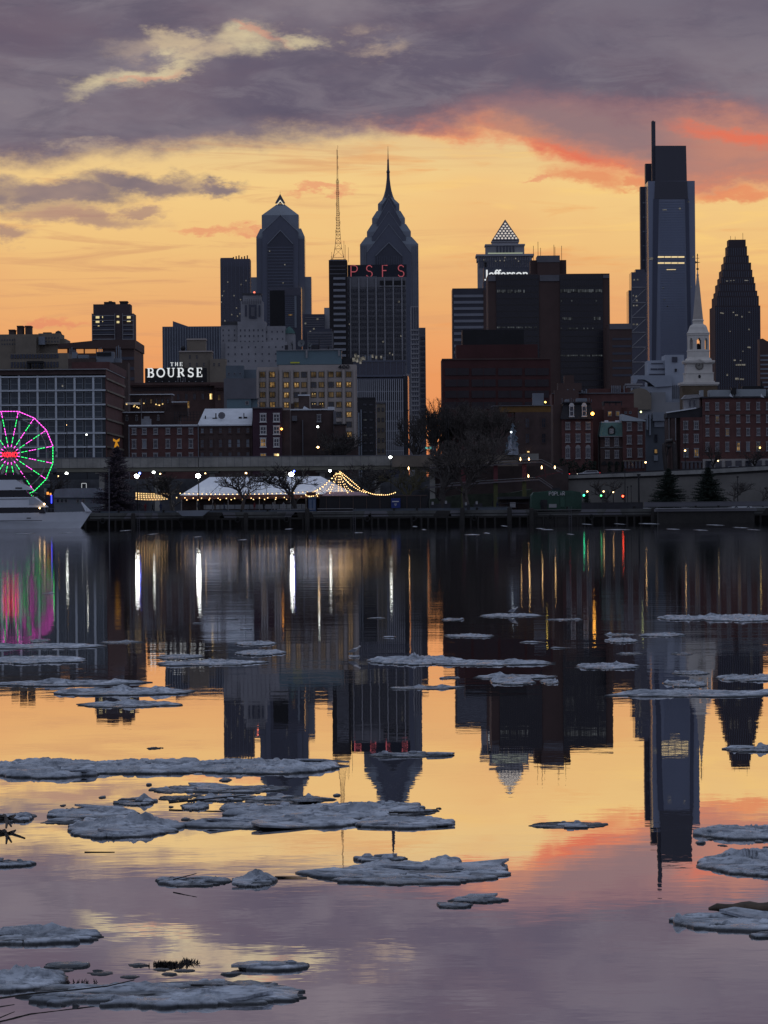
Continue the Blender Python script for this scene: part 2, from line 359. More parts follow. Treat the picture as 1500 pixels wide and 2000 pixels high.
def win(par, Y, xs, ys, wpx, hpx, fr=None, gl=None, lit={}, p=0.0, litm=None, mull=(0, 1), sill=False, arch=False, skip=(), name='window'):
    """xs, ys: centres of window columns and rows as measured; a window is frame + pane"""
    fr = fr or WHTD; gl = gl or DGL; L0 = LOCS[par.name]; w = wpx*Y/F; h = hpx*Y/F
    xm = (xs[0]+xs[-1])/2; ym = (ys[0]+ys[-1])/2
    for j, py in enumerate(ys):
        for i, px in enumerate(xs):
            if (i, j) in skip: continue
            g = lit.get((i, j)) or ((litm or W1) if random.random() < p else gl)
            f, pm = window_proto(w, h, fr, g, mull, sill, arch)
            o = bpy.data.objects.new(name, f); col_.objects.link(o); o.parent = par
            o.location = (wx(px, ym, Y)-L0[0], Y-L0[1], wz(xm, py, Y)-L0[2])
            q = bpy.data.objects.new('pane', pm); col_.objects.link(q); q.parent = o
def lits(par, Y, rects, mat, name='lit_window', proud=.35):
    for (x0, x1, y0, y1) in rects:
        q = MB(); q.pb(x0, x1, y0, y1, Y-proud, proud-.02); q.build(name, mat, par)
def one(par, name, mat, boxes, Y, **k):
    q = MB()
    for i, b in enumerate(boxes):
        q.pb(b[0], b[1], b[2], b[3], Y+(b[5] if len(b) > 5 else i*.05), b[4], base=BASE if Y > 860 else 2.6)
    return q.build(name, mat, par, **k)
def rng(a, b, n): return [a+(b-a)*i/(n-1) for i in range(n)]
def dots(par, Y, x0, x1, y0, y1, n, mat, name='lit_window', w=.5, h=.5, seed=1):
    R = random.Random(seed); q = MB(); X = wx(0, 0, Y)
    q.box(-w, w, -.3, 0, -h, h); me = None
    for i in range(n):
        px, py = R.uniform(x0, x1), R.uniform(y0, y1); x, z = wp(px, py, Y); L0 = LOCS[par.name]
        if me is None: o = q.build(name, mat, par, origin=(0, 0, 0)); o.data.transform(Matrix.Translation(L0)); me = o
        else: o = clone(me, par, (0, 0, 0))
        o.location = (x-L0[0], Y-.35-L0[1], z-L0[2])
# ------------------------------------------------------------------ text
def text_mesh(txt, h, depth=.3, offset=0.0, squeeze=1.0):
    c = bpy.data.curves.new('t', 'FONT'); c.body = txt; c.size = h/.7; c.extrude = depth/2; c.offset = offset; c.align_x = 'LEFT'; c.resolution_u = 3
    o = bpy.data.objects.new('t', c); col_.objects.link(o); dg = bpy.context.evaluated_depsgraph_get()
    me = bpy.data.meshes.new_from_object(o.evaluated_get(dg)); bpy.data.objects.remove(o); bpy.data.curves.remove(c)
    me.transform(Matrix.Rotation(math.radians(90), 4, 'X')); me.transform(Matrix.Diagonal((squeeze, 1, 1, 1)))
    return me
def text_obj(name, txt, x0, x1, yt, yb, Y, mat, parent=None, offset=0.0, **k):
    X0, zb = wp(x0, yb, Y); X1 = wx(x1, yb, Y); h = wz(x0, yt, Y)-zb
    me = text_mesh(txt, h, .3, offset); xs = [v.co.x for v in me.vertices]; s = (X1-X0)/(max(xs)-min(xs)); mn = min(xs)
    for v in me.vertices: v.co.x = (v.co.x-mn)*s
    me.materials.clear(); me.materials.append(mat)
    o = bpy.data.objects.new(name, me); col_.objects.link(o); L0 = LOCS[parent.name] if parent else Vector((0, 0, 0))
    if parent: o.parent = parent
    o.location = Vector((X0, Y, zb))-L0; LOCS[o.name] = Vector((X0, Y, zb)); return meta(o, **k)
def arc(cx, cy, rx, ry, a0, a1, n=9):
    return [(cx+rx*math.cos(math.radians(a0+(a1-a0)*i/(n-1))), cy+ry*math.sin(math.radians(a0+(a1-a0)*i/(n-1)))) for i in range(n)]
K, T = .17, .07
GL = {'T': [(K, [(.5, 0), (.5, 1)]), (T, [(.08, .965), (.92, .965)]), (T, [(.3, .03), (.7, .03)]), (T, [(.1, 1), (.1, .78)]), (T, [(.9, 1), (.9, .78)])],
 'H': [(K, [(.2, 0), (.2, 1)]), (K, [(.8, 0), (.8, 1)]), (T, [(.2, .5), (.8, .5)]), (T, [(.04, .03), (.36, .03)]), (T, [(.64, .03), (.96, .03)]), (T, [(.04, .97), (.36, .97)]), (T, [(.64, .97), (.96, .97)])],
 'E': [(K, [(.25, 0), (.25, 1)]), (T, [(.08, .965), (.85, .965)]), (T, [(.08, .035), (.88, .035)]), (T, [(.3, .5), (.68, .5)]), (T, [(.85, 1), (.85, .76)]), (T, [(.88, 0), (.88, .26)]), (T, [(.68, .38), (.68, .62)])],
 'B': [(K, [(.25, 0), (.25, 1)]), (T, [(.06, .965), (.55, .965)]), (T, [(.06, .035), (.58, .035)]), (T, [(.3, .52), (.55, .52)]), (.13, arc(.52, .75, .24, .21, 90, -90)), (.15, arc(.55, .27, .28, .235, 90, -90))],
 'O': [(.14, arc(.5, .5, .42, .45, 0, 360, 21))],
 'U': [(K, [(.22, 1), (.22, .33)]), (.1, arc(.5, .33, .28, .28, 180, 360)), (.1, [(.78, .33), (.78, 1)]), (T, [(.04, .97), (.4, .97)]), (T, [(.62, .97), (.94, .97)])],
 'R': [(K, [(.22, 0), (.22, 1)]), (T, [(.04, .965), (.5, .965)]), (T, [(.04, .03), (.4, .03)]), (T, [(.3, .5), (.5, .5)]), (.13, arc(.48, .735, .25, .225, 90, -90)), (.16, [(.5, .5), (.84, .05)]), (T, [(.75, .03), (.97, .03)])],
 'S': [(.14, arc(.5, .73, .3, .22, 30, 250, 11)+arc(.5, .27, .32, .23, 80, -150, 11)), (T, [(.8, .98), (.8, .74)]), (T, [(.17, .02), (.17, .28)])],
 'P': [(.0, [(0, 0), (0, 1), (.5, 1)]+arc(.55, .73, .4, .27, 90, -90)+[(.5, .46), (0, .46)])], 'F': [(.0, [(0, 0), (0, 1), (.9, 1)]), (.0, [(0, .55), (.7, .55)])],
 's': [(.0, arc(.5, .75, .42, .25, 20, 270, 12)+arc(.5, .25, .45, .25, 90, -160, 12))],
 'A': [(.0, [(0, 0), (.5, 1), (1, 0)]), (.0, [(.2, .38), (.8, .38)])], 'L': [(.0, [(0, 1), (0, 0), (.8, 0)])]}
GL['r'] = [(.0, GL['P'][0][1]), (.0, [(.5, .46), (.95, 0)])]; GL['o'] = [(.0, arc(.5, .5, .48, .5, 0, 360, 17))]
GL['x'] = [(.0, [(0, 0), (1, 1)]), (.0, [(0, 1), (1, 0)])]
def glyph(ch, x0, x1, z0, z1, Y, mat, par, rad=None, depth=.4, name='letter'):
    q = MB(); w = x1-x0; h = z1-z0; n = 0
    for th, pl in GL[ch]:
        if rad: q.tube([(x0+a*w, Y, z0+b*h) for a, b in pl], rad, 6); continue
        for (a, b), (c, d) in zip(pl, pl[1:]):
            p0 = Vector((x0+a*w, z0+b*h)); p1 = Vector((x0+c*w, z0+d*h)); t = (p1-p0)
            if t.length < 1e-4: continue
            t.normalize(); nn = Vector((-t[1], t[0]))*th*h*.5; e = t*th*h*.12 if len(pl) > 2 else t*0
            y = Y-.012*n; n += 1
            q.prism([tuple(p0-nn-e), tuple(p1-nn+e), tuple(p1+nn+e), tuple(p0+nn-e)], y, y+depth)
    return q.build(name, mat, par)
# ================================================================== FAR SKYLINE
# --- Liberty-style twin towers
def chevron(q, cx, half, eave, apex, bot, Y, d, k=0):
    q.pp([(cx-half, bot), (cx+half, bot), (cx+half, eave), (cx, apex), (cx-half, eave)], Y, d, k)
def trim(par, cx, half, eave, apex, Y, mat, w=1.6):
    q = MB(); y = Y-.6
    for s in (-1, 1):
        q.pp([(cx, apex-w*.2), (cx+s*half, eave-w*.2), (cx+s*half, eave+w), (cx, apex+w)][::s], y, .55); y -= .05
    q.build('gable_trim', mat, par)
b = B('skyscraper', 'spired blue-grey skyscraper with stacked chevron gables behind the red neon letters', 'skyscraper', 760, 3300)
Y = 3300; c = 759.5
def tier(q, x0, x1, e, e2, x2, x3, d, Yf, k):
    """a box to the eave e, then shoulders sloping in to x2..x3 at e2"""
    X0, X1 = wx(x0, e, Yf), wx(x1, e, Yf); X2, X3 = wx(x2, e2, Yf), wx(x3, e2, Yf); z1 = wz(c, e, Yf); z2 = wz(c, e2, Yf)
    q.box(X0, X1, Yf, Yf+d, BASE, z1, k); s = (X1-X0)/2; q.frus((X0+.05, X1-.05, Yf+.05, Yf+d-.05, z1), (X2, X3, Yf+(X2-X0), Yf+d-(X2-X0), z2), k)
q = MB()
tier(q, 703, 817, 477, 462, 714, 804, 46, Y, 0)
tier(q, 716.5, 802.5, 452, 437, 726, 793, 37, Y+4.5, 0)
tier(q, 726.5, 791, 426, 411, 736, 782, 28, Y+9, 0)
tier(q, 738, 780, 398, 384, 752, 766, 18, Y+14, 0)
q.build('wall', GLS, b)
q = MB()
chevron(q, c, 43, 492, 437, 800, Y-2.5, 8); chevron(q, c, 33, 461, 412, 560, Y+2.0, 8); chevron(q, c, 24, 433, 388, 470, Y+7.3, 8); chevron(q, c, 14, 402, 380, 440, Y+12.5, 6)
q.build('gable_bay', NAVY, b)
for (h_, e, a, yy) in ((43, 492, 437, Y-2.5), (33, 461, 412, Y+2), (24, 433, 388, Y+7.3), (14, 402, 380, Y+12.5)): trim(b, c, h_, e, a, yy, EDGE, 1.1)
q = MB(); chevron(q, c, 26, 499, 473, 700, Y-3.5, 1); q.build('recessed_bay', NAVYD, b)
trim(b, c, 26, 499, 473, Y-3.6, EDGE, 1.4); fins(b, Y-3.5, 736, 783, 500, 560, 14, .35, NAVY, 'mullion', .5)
q = MB(); X, z0 = wp(758.5, 386, Y+23); zt = wz(757.5, 285, Y+23)
z = lambda py: wz(758, py, Y+23)
q.lathe(X, Y+23, [(5.2, z(390)), (3.9, z(383)), (2.6, z(372)), (1.9, z(362)), (1.25, z(348)), (1.2, z(338)), (1.55, z(336)), (.95, z(332)), (.7, z(315)), (.75, z(313)), (.38, z(310)), (.1, zt)], 8)
q.build('spire', NAVYD, b)
fins(b, Y-.1, 704, 717, 480, 600, 4, .3, NAVY, 'glazing_bar', .4); fins(b, Y-.1, 803, 817, 480, 600, 4, .3, NAVY, 'glazing_bar', .4)
dots(b, Y, 708, 814, 500, 640, 9, W3, seed=4)

b = B('skyscraper', 'blue-grey skyscraper with one pointed gable and small pyramid tip, left of the lattice mast', 'skyscraper', 548, 3200)
Y = 3200; c = 547.5
q = MB(); tier(q, 500.5, 595, 462, 446, 508, 588, 40, Y, 0); tier(q, 511, 583.5, 420, 396, 541, 554, 30, Y+5, 0)
q.pb(489, 608, 541, None, Y+8, 30, base=BASE); q.build('wall', GLS, b)
q = MB(); chevron(q, c, 35, 452, 419, 800, Y-2.5, 8); q.build('gable_bay', NAVY, b); trim(b, c, 35, 452, 419, Y-2.5, EDGE, 1.2)
q = MB(); chevron(q, c, 25, 476, 449, 800, Y-3.4, .8); q.build('recessed_bay', NAVYD, b); trim(b, c, 25, 476, 449, Y-3.5, EDGE, 1.3)
q = MB(); q.pb(500.5, 521.5, 466, None, Y-1, .9, base=BASE); q.pb(573.5, 595, 466, None, Y-1, .9, base=BASE); q.build('corner_panel', NAVY, b)
q = MB(); X = wx(547.3, 395, Y+20); z = lambda py: wz(547, py, Y+20)
q.lathe(X, Y+20, [(5.6, z(397)), (.15, z(379))], 4, rot=math.pi/4); q.tube([(X, Y+20, z(380)), (X, Y+20, z(374))], .12, 4); q.build('roof_cap', NAVYD, b)
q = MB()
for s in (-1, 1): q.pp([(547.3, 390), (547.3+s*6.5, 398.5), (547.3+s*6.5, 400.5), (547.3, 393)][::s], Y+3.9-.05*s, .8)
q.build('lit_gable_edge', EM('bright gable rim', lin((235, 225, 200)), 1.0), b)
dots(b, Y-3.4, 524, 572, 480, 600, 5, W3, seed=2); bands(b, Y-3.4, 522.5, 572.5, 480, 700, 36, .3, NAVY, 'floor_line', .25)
q = MB(); q.pb(586.5, 588.5, 562, 612, Y-4, 3); q.build('painted_gleam_edge', EM('painted sky gleam', lin((255, 215, 150)), .9), b)  # sky reflection on the wing's edge, put in as a glowing strip

b = B('office_tower', 'slim dark office tower with a flat notched roof, left of the gabled skyscraper', 'tower', 460, 2900)
one(b, 'wall', GLD, [(430, 488, 505.5, None, 25), (430.5, 455, 503.5, None, 24)], 2900)
fins(b, 2900, 433, 487, 512, 650, 7, .12, NAVY, 'pilaster'); bands(b, 2900, 431, 488, 520, 640, 30, .25, NAVYD, 'floor_line', .2)
dots(b, 2900, 432, 486, 540, 640, 14, W3, seed=9, w=.4)
q = MB(); X, z = wp(466, 504, 2910)
for k in range(6): q.box(X-4+k*2, X-3.2+k*2, 2905, 2908, z-1, z+.6+.5*(k % 3))
q.build('roof_plant', CHAR, b)
b = B('office_tower', 'black slab tower with a grey right half, directly in front of the gabled skyscraper', 'tower', 556, 2600)
one(b, 'wall', GLD, [(526, 588, 562, None, 25)], 2600)
q = MB(); q.pb(556, 585.5, 576, None, 2598, 2, base=BASE); q.build('grey_bay', NAVYD, b)
q = MB(); q.pb(527, 555.5, 567, 636, 2598.4, 1.6); q.build('blank_panel', BLK, b); lits(b, 2600, [(529, 543, 572, 573.4)], W3D)
bands(b, 2598, 557, 575, 580, 640, 16, .4, NAVY, 'floor_line', .2); lits(b, 2598, [(563, 571, 614, 616)], W1)
q = MB(); q.pb(575, 579, 578, 640, 2597.5, .5); q.build('bright_strip', GREY, b)
b = B('office_building', 'low dark flat building wedged between the gabled skyscraper and the neon-lettered tower', 'building', 615, 2400)
one(b, 'wall', NAVYD, [(592, 634, 613.5, None, 20), (594, 612, 628, None, 22), (595, 648, 642, None, 25, -6)], 2400); bands(b, 2400, 596, 633, 618, 640, 5, .3, LIMED, 'floor_line', .3)
one(b, 'stair_tower', LIME, [(633, 643, 601, None, 12, 3)], 2400); one(b, 'lower_wing', LIMED, [(600, 650, 648, None, 20, -9)], 2400); bands(b, 2391, 602, 648, 650, 680, 6, .4, NAVYD, 'floor_line', .3)
dots(b, 2394, 596, 632, 618, 655, 4, W3, seed=12)
# --- PSFS
Y = 2500
b = B('office_tower', 'tall grey slab tower with a dark service core, carrying red neon letters on its roof', 'tower', 720, Y)
one(b, 'wall', PM('grey glazed brick', (.14, .14, .155), .6, .15, .1), [(675, 793, 541, None, 20), (675, 736, 540, None, 18, .6)], Y)
one(b, 'service_core', PM('black glazed brick', (.012, .010, .012), .5, .2, .1), [(642, 678, 508, None, 24, -4), (645, 676, 506.5, None, 20, -3)], Y)
q = MB(); q.pb(642, 676, 507.5, 509.5, Y-4.4, .35); q.pb(643, 675, 519, 520.2, Y-4.4, .35); q.pb(643, 675, 526, 527.2, Y-4.4, .35); q.pb(643, 675, 534, 535.5, Y-4.4, .35); q.build('cornice', LIMED, b)
bands(b, Y-4, 651, 674.5, 538, 700, 14, .38, PM('pale spandrel', (.20, .21, .24), .6, .15, .1), 'spandrel', .5)
bands(b, Y, 677, 792, 562, 715, 14, .48, PM('dark glazing', (.03, .032, .042), .3, .3, .3), 'window_band', .35)
fins(b, Y, 675.5, 793, 543, 715, 7, .14, LIME, 'pier', 1.1); fins(b, Y, 677, 792, 560, 715, 35, .16, LIMED, 'mullion', .6)
q = MB(); q.pb(742, 791, 548, 557, Y-.8, .78); q.build('roof_terrace', BLK, b); q = MB(); q.pb(741, 792, 558, 559.5, Y-1.3, 1.25); q.build('ledge', LIME, b)
dots(b, Y-.4, 680, 790, 575, 700, 6, W3, seed=5)
q = MB(); q.pb(679, 794, 517, 541, Y+3, 6); g = q.build('sign_screen', PM('blue-black sign screen', (.014, .018, .03), .6, .1, .1), b)
sg = root('neon_sign', 'four large red neon letters PSFS on the roof of the grey slab tower', 'sign', (wx(740, 541, Y), Y+2, wz(740, 541, Y)))
NEON = EM('red neon', lin((225, 112, 125)), .42)
for ch, a, e in (('P', 685.5, 698.5), ('s', 715, 727.5), ('F', 747, 758), ('s', 777, 789.5)):
    glyph(ch, wx(a, 530, Y), wx(e, 530, Y), wz(740, 540.5, Y), wz(740, 518, Y), Y+2, NEON, sg, rad=.30)
ms = root('radio_mast', 'tall thin lattice radio mast on the roof of the neon-lettered tower', 'mast', (wx(660, 506, Y), Y+6, wz(660, 507, Y)))
q = MB(); YM = Y+6; z0 = wz(660, 506, YM); z = lambda py: wz(659, py, YM)
RED = PM('red and white mast paint', (.16, .05, .045), .6, .4, .08)
cxm = lambda py: wx(661-(506-py)*.0125, py, YM)
prof = [(506, 11.5), (494, 8.2), (480, 6), (465, 4.5), (445, 3.4), (420, 2.7), (390, 2.1), (360, 1.6), (345, .9), (330, .7), (292, .35)]
for sx_, sy_ in ((-1, -1), (1, -1), (1, 1), (-1, 1)):
    q.tube([(cxm(p)+sx_*r*Y/F, YM+sy_*r*Y/F, z(p)) for p, r in prof], .16, 4)
def rad(py):
    for (a, ra), (e, re) in zip(prof, prof[1:]):
        if a >= py >= e: return ra+(re-ra)*(a-py)/(a-e)
    return .4
py = 503.0
while py > 350:
    r = rad(py)*Y/F; p2 = py-max(4, rad(py)*1.6); r2 = rad(p2)*Y/F
    for s in (-1, 1):
        q.tube([(cxm(py)-r*s, YM-r, z(py)), (cxm(p2)+r2*s, YM-r2, z(p2))], .09, 3)
    q.tube([(cxm(py)-r, YM-r, z(py)), (cxm(py)+r, YM-r, z(py))], .1, 3); q.tube([(cxm(py)-r, YM+r, z(py)), (cxm(py)+r, YM+r, z(py))], .1, 3); py = p2
q.build('lattice', RED, ms)
q = MB()
for p, s in ((290, 1), (310, 1), (330, 1), (358, -1), (358, 1), (380, -1), (380, 1), (402, -1), (420, 1), (430, -1), (438, 1), (455, -1)):
    X = cxm(p); r = (rad(p)+1)*Y/F; q.tube([(X, YM, z(p)), (X+s*r, YM, z(p)), (X+s*r, YM, z(p-6))], .11, 3)
for xx, tp in ((672, 470), (674.5, 478), (680.5, 483), (648, 492), (647, 500)): q.tube([(wx(xx, 500, YM), YM, wz(xx, 512, YM)), (wx(xx, 500, YM), YM, wz(xx, tp, YM))], .12, 3)
q.build('antenna', RED, ms)
# --- Pyramid-topped tower
Y = 3200
b = B('skyscraper', 'grey stone skyscraper crowned by a glowing lattice pyramid', 'skyscraper', 987, Y)
one(b, 'wall', LIME, [(934, 1037, 509, None, 30), (932, 1039, 501, 509, 31, -.5), (949, 1024, 480, 498, 24, 4)], Y)
one(b, 'cornice', PM('pale stone cornice', (.30, .30, .32), .8, .1, .1), [(930, 1043, 496, 500, 33, -2), (947.5, 1025.5, 476.5, 479.5, 26, 3), (960, 1014, 470, 472.5, 19, 6), (961.5, 1012.5, 472.5, 477, 18, 7)], Y)
fins(b, Y-.5, 935, 1035, 501, 523, 22, .5, GLD, 'window', .4); fins(b, Y+4, 968, 1006, 481, 494, 6, .5, GLD, 'window', .4)
q = MB(); q.pb(953, 1021, 493.5, 495.5, Y+3, .9); q.build('uplight', EM('crown uplight', lin((190, 200, 175)), .6), b)
q = MB(); X, zt = wp(986.5, 428.5, Y+16); zb = wz(986.5, 470.5, Y+16); R_ = 26.8*Y/F
q.lathe(X, Y+16, [(R_*1.414, zb), (.05, zt)], 4, rot=math.pi/4); q.build('pyramid', PM('pyramid lattice', (.10, .105, .13), .6, .1, .1), b)
q = MB(); hh = zt-zb
for row in range(7):
    zz = zb+hh*(.075+row*.118); n = 7-row; hw = R_*(1-(zz-zb)/hh)
    for i in range(n):
        xx = X+(i-(n-1)/2)*R_*.255; yy = Y+16-hw-.3; q.lathe(0, 0, [(1e-3, 0), (1, .0)], 6) if False else None
        s = .95; q.prism([(xx+s*math.cos(a), zz+s*math.sin(a)) for a in [math.pi/6+math.pi/3*t for t in range(6)]][::-1], yy, yy+.4)
q.build('lit_opening', EM('pyramid light', lin((225, 215, 205)), .9), b)
dots(b, Y-.8, 945, 1030, 500, 512, 7, W3, seed=6)
b = B('office_building', 'dark hospital block just below the pyramid tower, carrying the white Jefferson name on its parapet', 'building', 990, 2300)
one(b, 'wall', NAVYD, [(945, 1036, 522, None, 20), (944, 953, 550, None, 22, -1)], 2300)
q = MB(); X, z = wp(948.5, 521, 2300); q.tube([(X, 2302, z-2), (X, 2302, z+1.8)], .7, 6); q.ball((X, 2302, z+2.3), .9); q.build('vent', BLK, b)
text_obj('rooftop_sign', 'Jefferson', 946, 1031, 527, 542.5, 2298, WGLOW, offset=.12, label='white glowing rooftop lettering Jefferson, lower half hidden by the dark brick block', cat='sign')
Y = 2000
b = B('office_building', 'mid-rise with alternating pale and dark horizontal stripes at the left of the dark brick block', 'building', 915, Y)
one(b, 'wall', PM('dark stripe glazing', (.03, .032, .045), .3, .2, .1), [(883.5, 953, 563, None, 25)], Y)
bands(b, Y, 886, 944, 572, 694, 10, .42, PM('pale precast band', (.18, .19, .22), .8, .1, .1), 'spandrel', .5)
q = MB(); q.pb(944, 953, 566, 700, Y-.7, .65); q.build('end_pier', BRN, b)
Y = 1500
b = B('office_block', 'massive dark brown brick block with two black glass bays and a roof penthouse', 'building', 1070, Y)
one(b, 'wall', BRN, [(953, 1190.5, 535, None, 30)], Y)
one(b, 'penthouse', BRN, [(1050, 1093, 499.5, 535, 14, 6), (1036, 1106, 508, 535, 14, 9)], Y); one(b, 'penthouse_cap', LIMED, [(1049.5, 1093.5, 499, 512, 14.4, 5.8)], Y)
GL1 = PM('black curtain glass', (.010, .011, .018), .15, .3, .2, spec=.35)
q = MB(); q.pb(969, 1052, 536.5, 790, Y-.5, .48); q.pb(1093.5, 1177, 536.5, 790, Y-.5, .48); q.build('glass_bay', GL1, b)
for a_, e_, t_, h_ in ((1054, 1092.5, 537, 549), (953.5, 968, 538, 549), (1178, 1190, 537, 543)): q = MB(); q.pb(a_, e_, t_, h_, Y-.4, .38); q.build('louvre_panel', LIMED, b)
MU = PM('bronze mullion', (.02, .018, .018), .4, .1, .2)
fins(b, Y-.5, 969.5, 1051.5, 537, 790, 24, .16, MU, 'mullion', .15); fins(b, Y-.5, 1094, 1176.5, 537, 790, 24, .16, MU, 'mullion', .15)
bands(b, Y-.5, 969.5, 1051.5, 540, 786, 20, .12, MU, 'floor_line', .12); bands(b, Y-.5, 1094, 1176.5, 540, 786, 20, .12, MU, 'floor_line', .12)
R = random.Random(3); rr = []
for (x0, x1, y0, h_, p) in ((971, 1030, 566, 6, .8), (971, 1051, 638, 3, .9), (1095, 1176, 565, 6.5, .95), (1095, 1176, 586, 4, .2), (1095, 1120, 620, 5, .7), (1160, 1176, 619, 6, .7), (1095, 1160, 640, 3, .6), (1095, 1176, 693, 3, .9), (1150, 1176, 694, 7, .7), (1100, 1176, 713, 4, .4), (1136, 1176, 732, 8, .8), (1026, 1040, 656, 6, .8), (1038, 1050, 622, 6, .5)):
    x = x0
    while x < x1-2:
        if R.random() < p: rr.append((x, x+2.4, y0, y0+h_*R.uniform(.7, 1)))
        x += 3.42
lits(b, Y-.7, rr[:100], W3D, 'lit_window', .25)
q = MB()
for xx, tp in ((1042, 480), (1051, 472), (1056, 484), (1082, 478), (1084, 482), (1097, 480)): q.tube([(wx(xx, 500, Y+12), Y+12, wz(xx, 508, Y+12)), (wx(xx, 500, Y+12), Y+12, wz(xx, tp, Y+12))], .1, 3)
q.build('antenna', BLK, b)
b = B('office_building', 'plain dark brown slab joined low on the right of the brick block', 'building', 1211, 1460)
one(b, 'wall', BRN, [(1190, 1234, 632, None, 25)], 1460); one(b, 'parapet', LIMED, [(1190.5, 1234.5, 632, 643, 25, -.3)], 1460); bands(b, 1460, 1196, 1233, 655, 740, 6, .3, NAVYD, 'window_band', .1)
Y = 1350
b = B('office_building', 'stepped maroon brick low-rise with a black rooftop box behind the bare trees', 'building', 965, Y)
one(b, 'wall', MAROON, [(863, 1075, 700, None, 25), (891, 1050, 673, 702, 22, 3)], Y); one(b, 'rooftop_box', BLK, [(903, 1023, 644, 675, 18, 5)], Y)
for i in range(4):
    for j in range(4):
        x0 = 869+i*52; y0 = 719+j*22; q = MB(); q.pb(x0, x0+47, y0, y0+14, Y-.25, .2); o = q.build('window_band', PM('w', (.02, .014, .018), .3, .2, .3) if i+j == 0 else mw, b)
        if i+j == 0: mw = o.data.materials[0]; mw.name = 'recessed dark glazing'
        fins(b, Y-.25, x0, x0+47, y0, y0+14, 1, .02, MAROON, 'mullion', .1)
q = MB(); q.pb(863, 1075, 699.6, 702.5, Y-.35, .3); q.build('cornice', BRN, b)
# --- truss building and tall glass tower
Y = 3300
b = B('office_tower', 'dark narrow tower with white diagonal truss bracing left of the tall glass tower', 'tower', 1246, Y)
one(b, 'wall', GLD, [(1233, 1262, 531.5, None, 30), (1241, 1259, 526, 532, 20, 4), (1227.5, 1234, 567, None, 28, 2)], Y)
yy = [561, 591, 620, 649, 678, 707, 736]; q = MB(); P = lambda x, y: (wx(x, y, Y-1), Y-1, wz(x, y, Y-1))
for i, y in enumerate(yy):
    q.tube([P(1234, y), P(1261, y)], .42, 4)
    if i < 6: q.tube([P(1235, yy[i+1]-2), P(1261, y+3)], .42, 4)
q.tube([P(1233.5, 561), P(1233.5, 740)], .3, 4); q.build('bracing', LIME, b)
lits(b, Y, [(1237, 1240, 545, 548), (1244, 1247, 545, 548), (1236, 1238, 576, 579), (1241, 1244, 577, 581), (1242, 1245, 585, 589), (1236, 1239, 595, 598), (1242, 1246, 595, 598), (1236, 1239.5, 632, 635), (1242, 1246, 632, 635)], W3)
Y = 3500
b = B('skyscraper', 'tallest blue glass tower with a dark box crown and a thin square mast', 'skyscraper', 1308, Y)
q = MB(); q.pb(1265.5, 1357, 353.5, None, Y, 40, base=BASE); q.build('shaft', GLB, b)
q = MB(); q.pp([(1280, 388), (1280, 284.5), (1340, 284.5), (1342.5, 388)], Y+1, 40); q.pp([(1278, 388.2), (1279.5, 353.8), (1342, 353.8), (1343.5, 388.2)], Y-.9, .85); q.build('crown', PM('dark crown glass', (.016, .020, .034), .14, .1, .02, spec=.5), b)
q = MB(); q.pp([(1276, 388.4), (1287, 388.4), (1281, 705), (1273, 705)][::-1], Y-.7, .65); q.pp([(1338, 388.4), (1345, 388.4), (1351, 705), (1344, 705)][::-1], Y-.7, .65); q.build('edge_strip', PM('dark strip glass', (.045, .055, .09), .2, .1, .02), b)
fl = 0
BL = PM('blue grey floor line', (.10, .125, .19), .3, .1, .02)
bands(b, Y-.1, 1288, 1337, 392, 700, 62, .35, BL, 'floor_line', .2)
q = MB(); q.pb(1272.5, 1280, 237, 400, Y+8, 5); q.pb(1274, 1277, 235.5, 237, Y+9, 2); q.build('mast', NAVYD, b)
q = MB(); q.pb(1260.5, 1273.5, 319.5, None, Y+42, 12, base=BASE); q.pb(1250.5, 1261, 364.5, None, Y+44, 12, base=BASE); q.build('service_core', NAVYD, b)
q = MB()
for k in range(7): q.pb(1255.5, 1259, 395+k*28, 397+k*28, Y+43.6, .3)
q.build('core_bracing', EDGE, b)
LB = EM('lit sky lobby', lin((250, 222, 165)), .95)
lits(b, Y-.35, [(1285+k*13.2, 1297+k*13.2, 500.5, 503.2) for k in range(4)]+[(1285+k*13.2, 1297+k*13.2, 512.4, 515) for k in range(4)]+[(1302, 1320, 526, 527)], LB)
lits(b, Y-.35, [(1268, 1276, 503, 507), (1294, 1302, 409, 410.5), (1326, 1329.5, 405.5, 409), (1352, 1356, 500, 503), (1343, 1346, 393, 395)], W3)
dots(b, Y-.4, 1290, 1350, 550, 600, 4, W3D, seed=8)
# --- stepped dark tower
Y = 3400
b = B('skyscraper', 'dark brown ziggurat-stepped skyscraper at the right edge behind the white steeple', 'skyscraper', 1440, Y)
st = [(1423.5, 1456.5, 468), (1421, 1459, 481), (1418, 1462.5, 499), (1414.5, 1467, 513), (1411, 1469.5, 527), (1408.5, 1473, 541), (1405, 1475.5, 553), (1402.5, 1479, 568), (1400, 1482, 578), (1396.5, 1485, 597)]
q = MB()
for i, (a, e, t) in enumerate(st): q.pb(a, e, t, None, Y+20-i*2.1, 20+i*4.2, base=BASE)
q.build('wall', PM('brown granite facade', (.036, .028, .034), .5, .15, .06), b)
q = MB()
for i, (a, e, t) in enumerate(st[1:]):
    for k in range(int((e-a)/4.4)): X = a+2+k*4.4; q.pb(X, X+1.2, t+3, st[i+2][2] if i+2 < len(st) else 760, Y+20-(i+1)*2.1-.3, .28)
q.build('rib', NAVY, b)
bands(b, Y+.8, 1397, 1484.5, 600, 755, 36, .3, NAVYD, 'floor_line', .2)
R = random.Random(5)
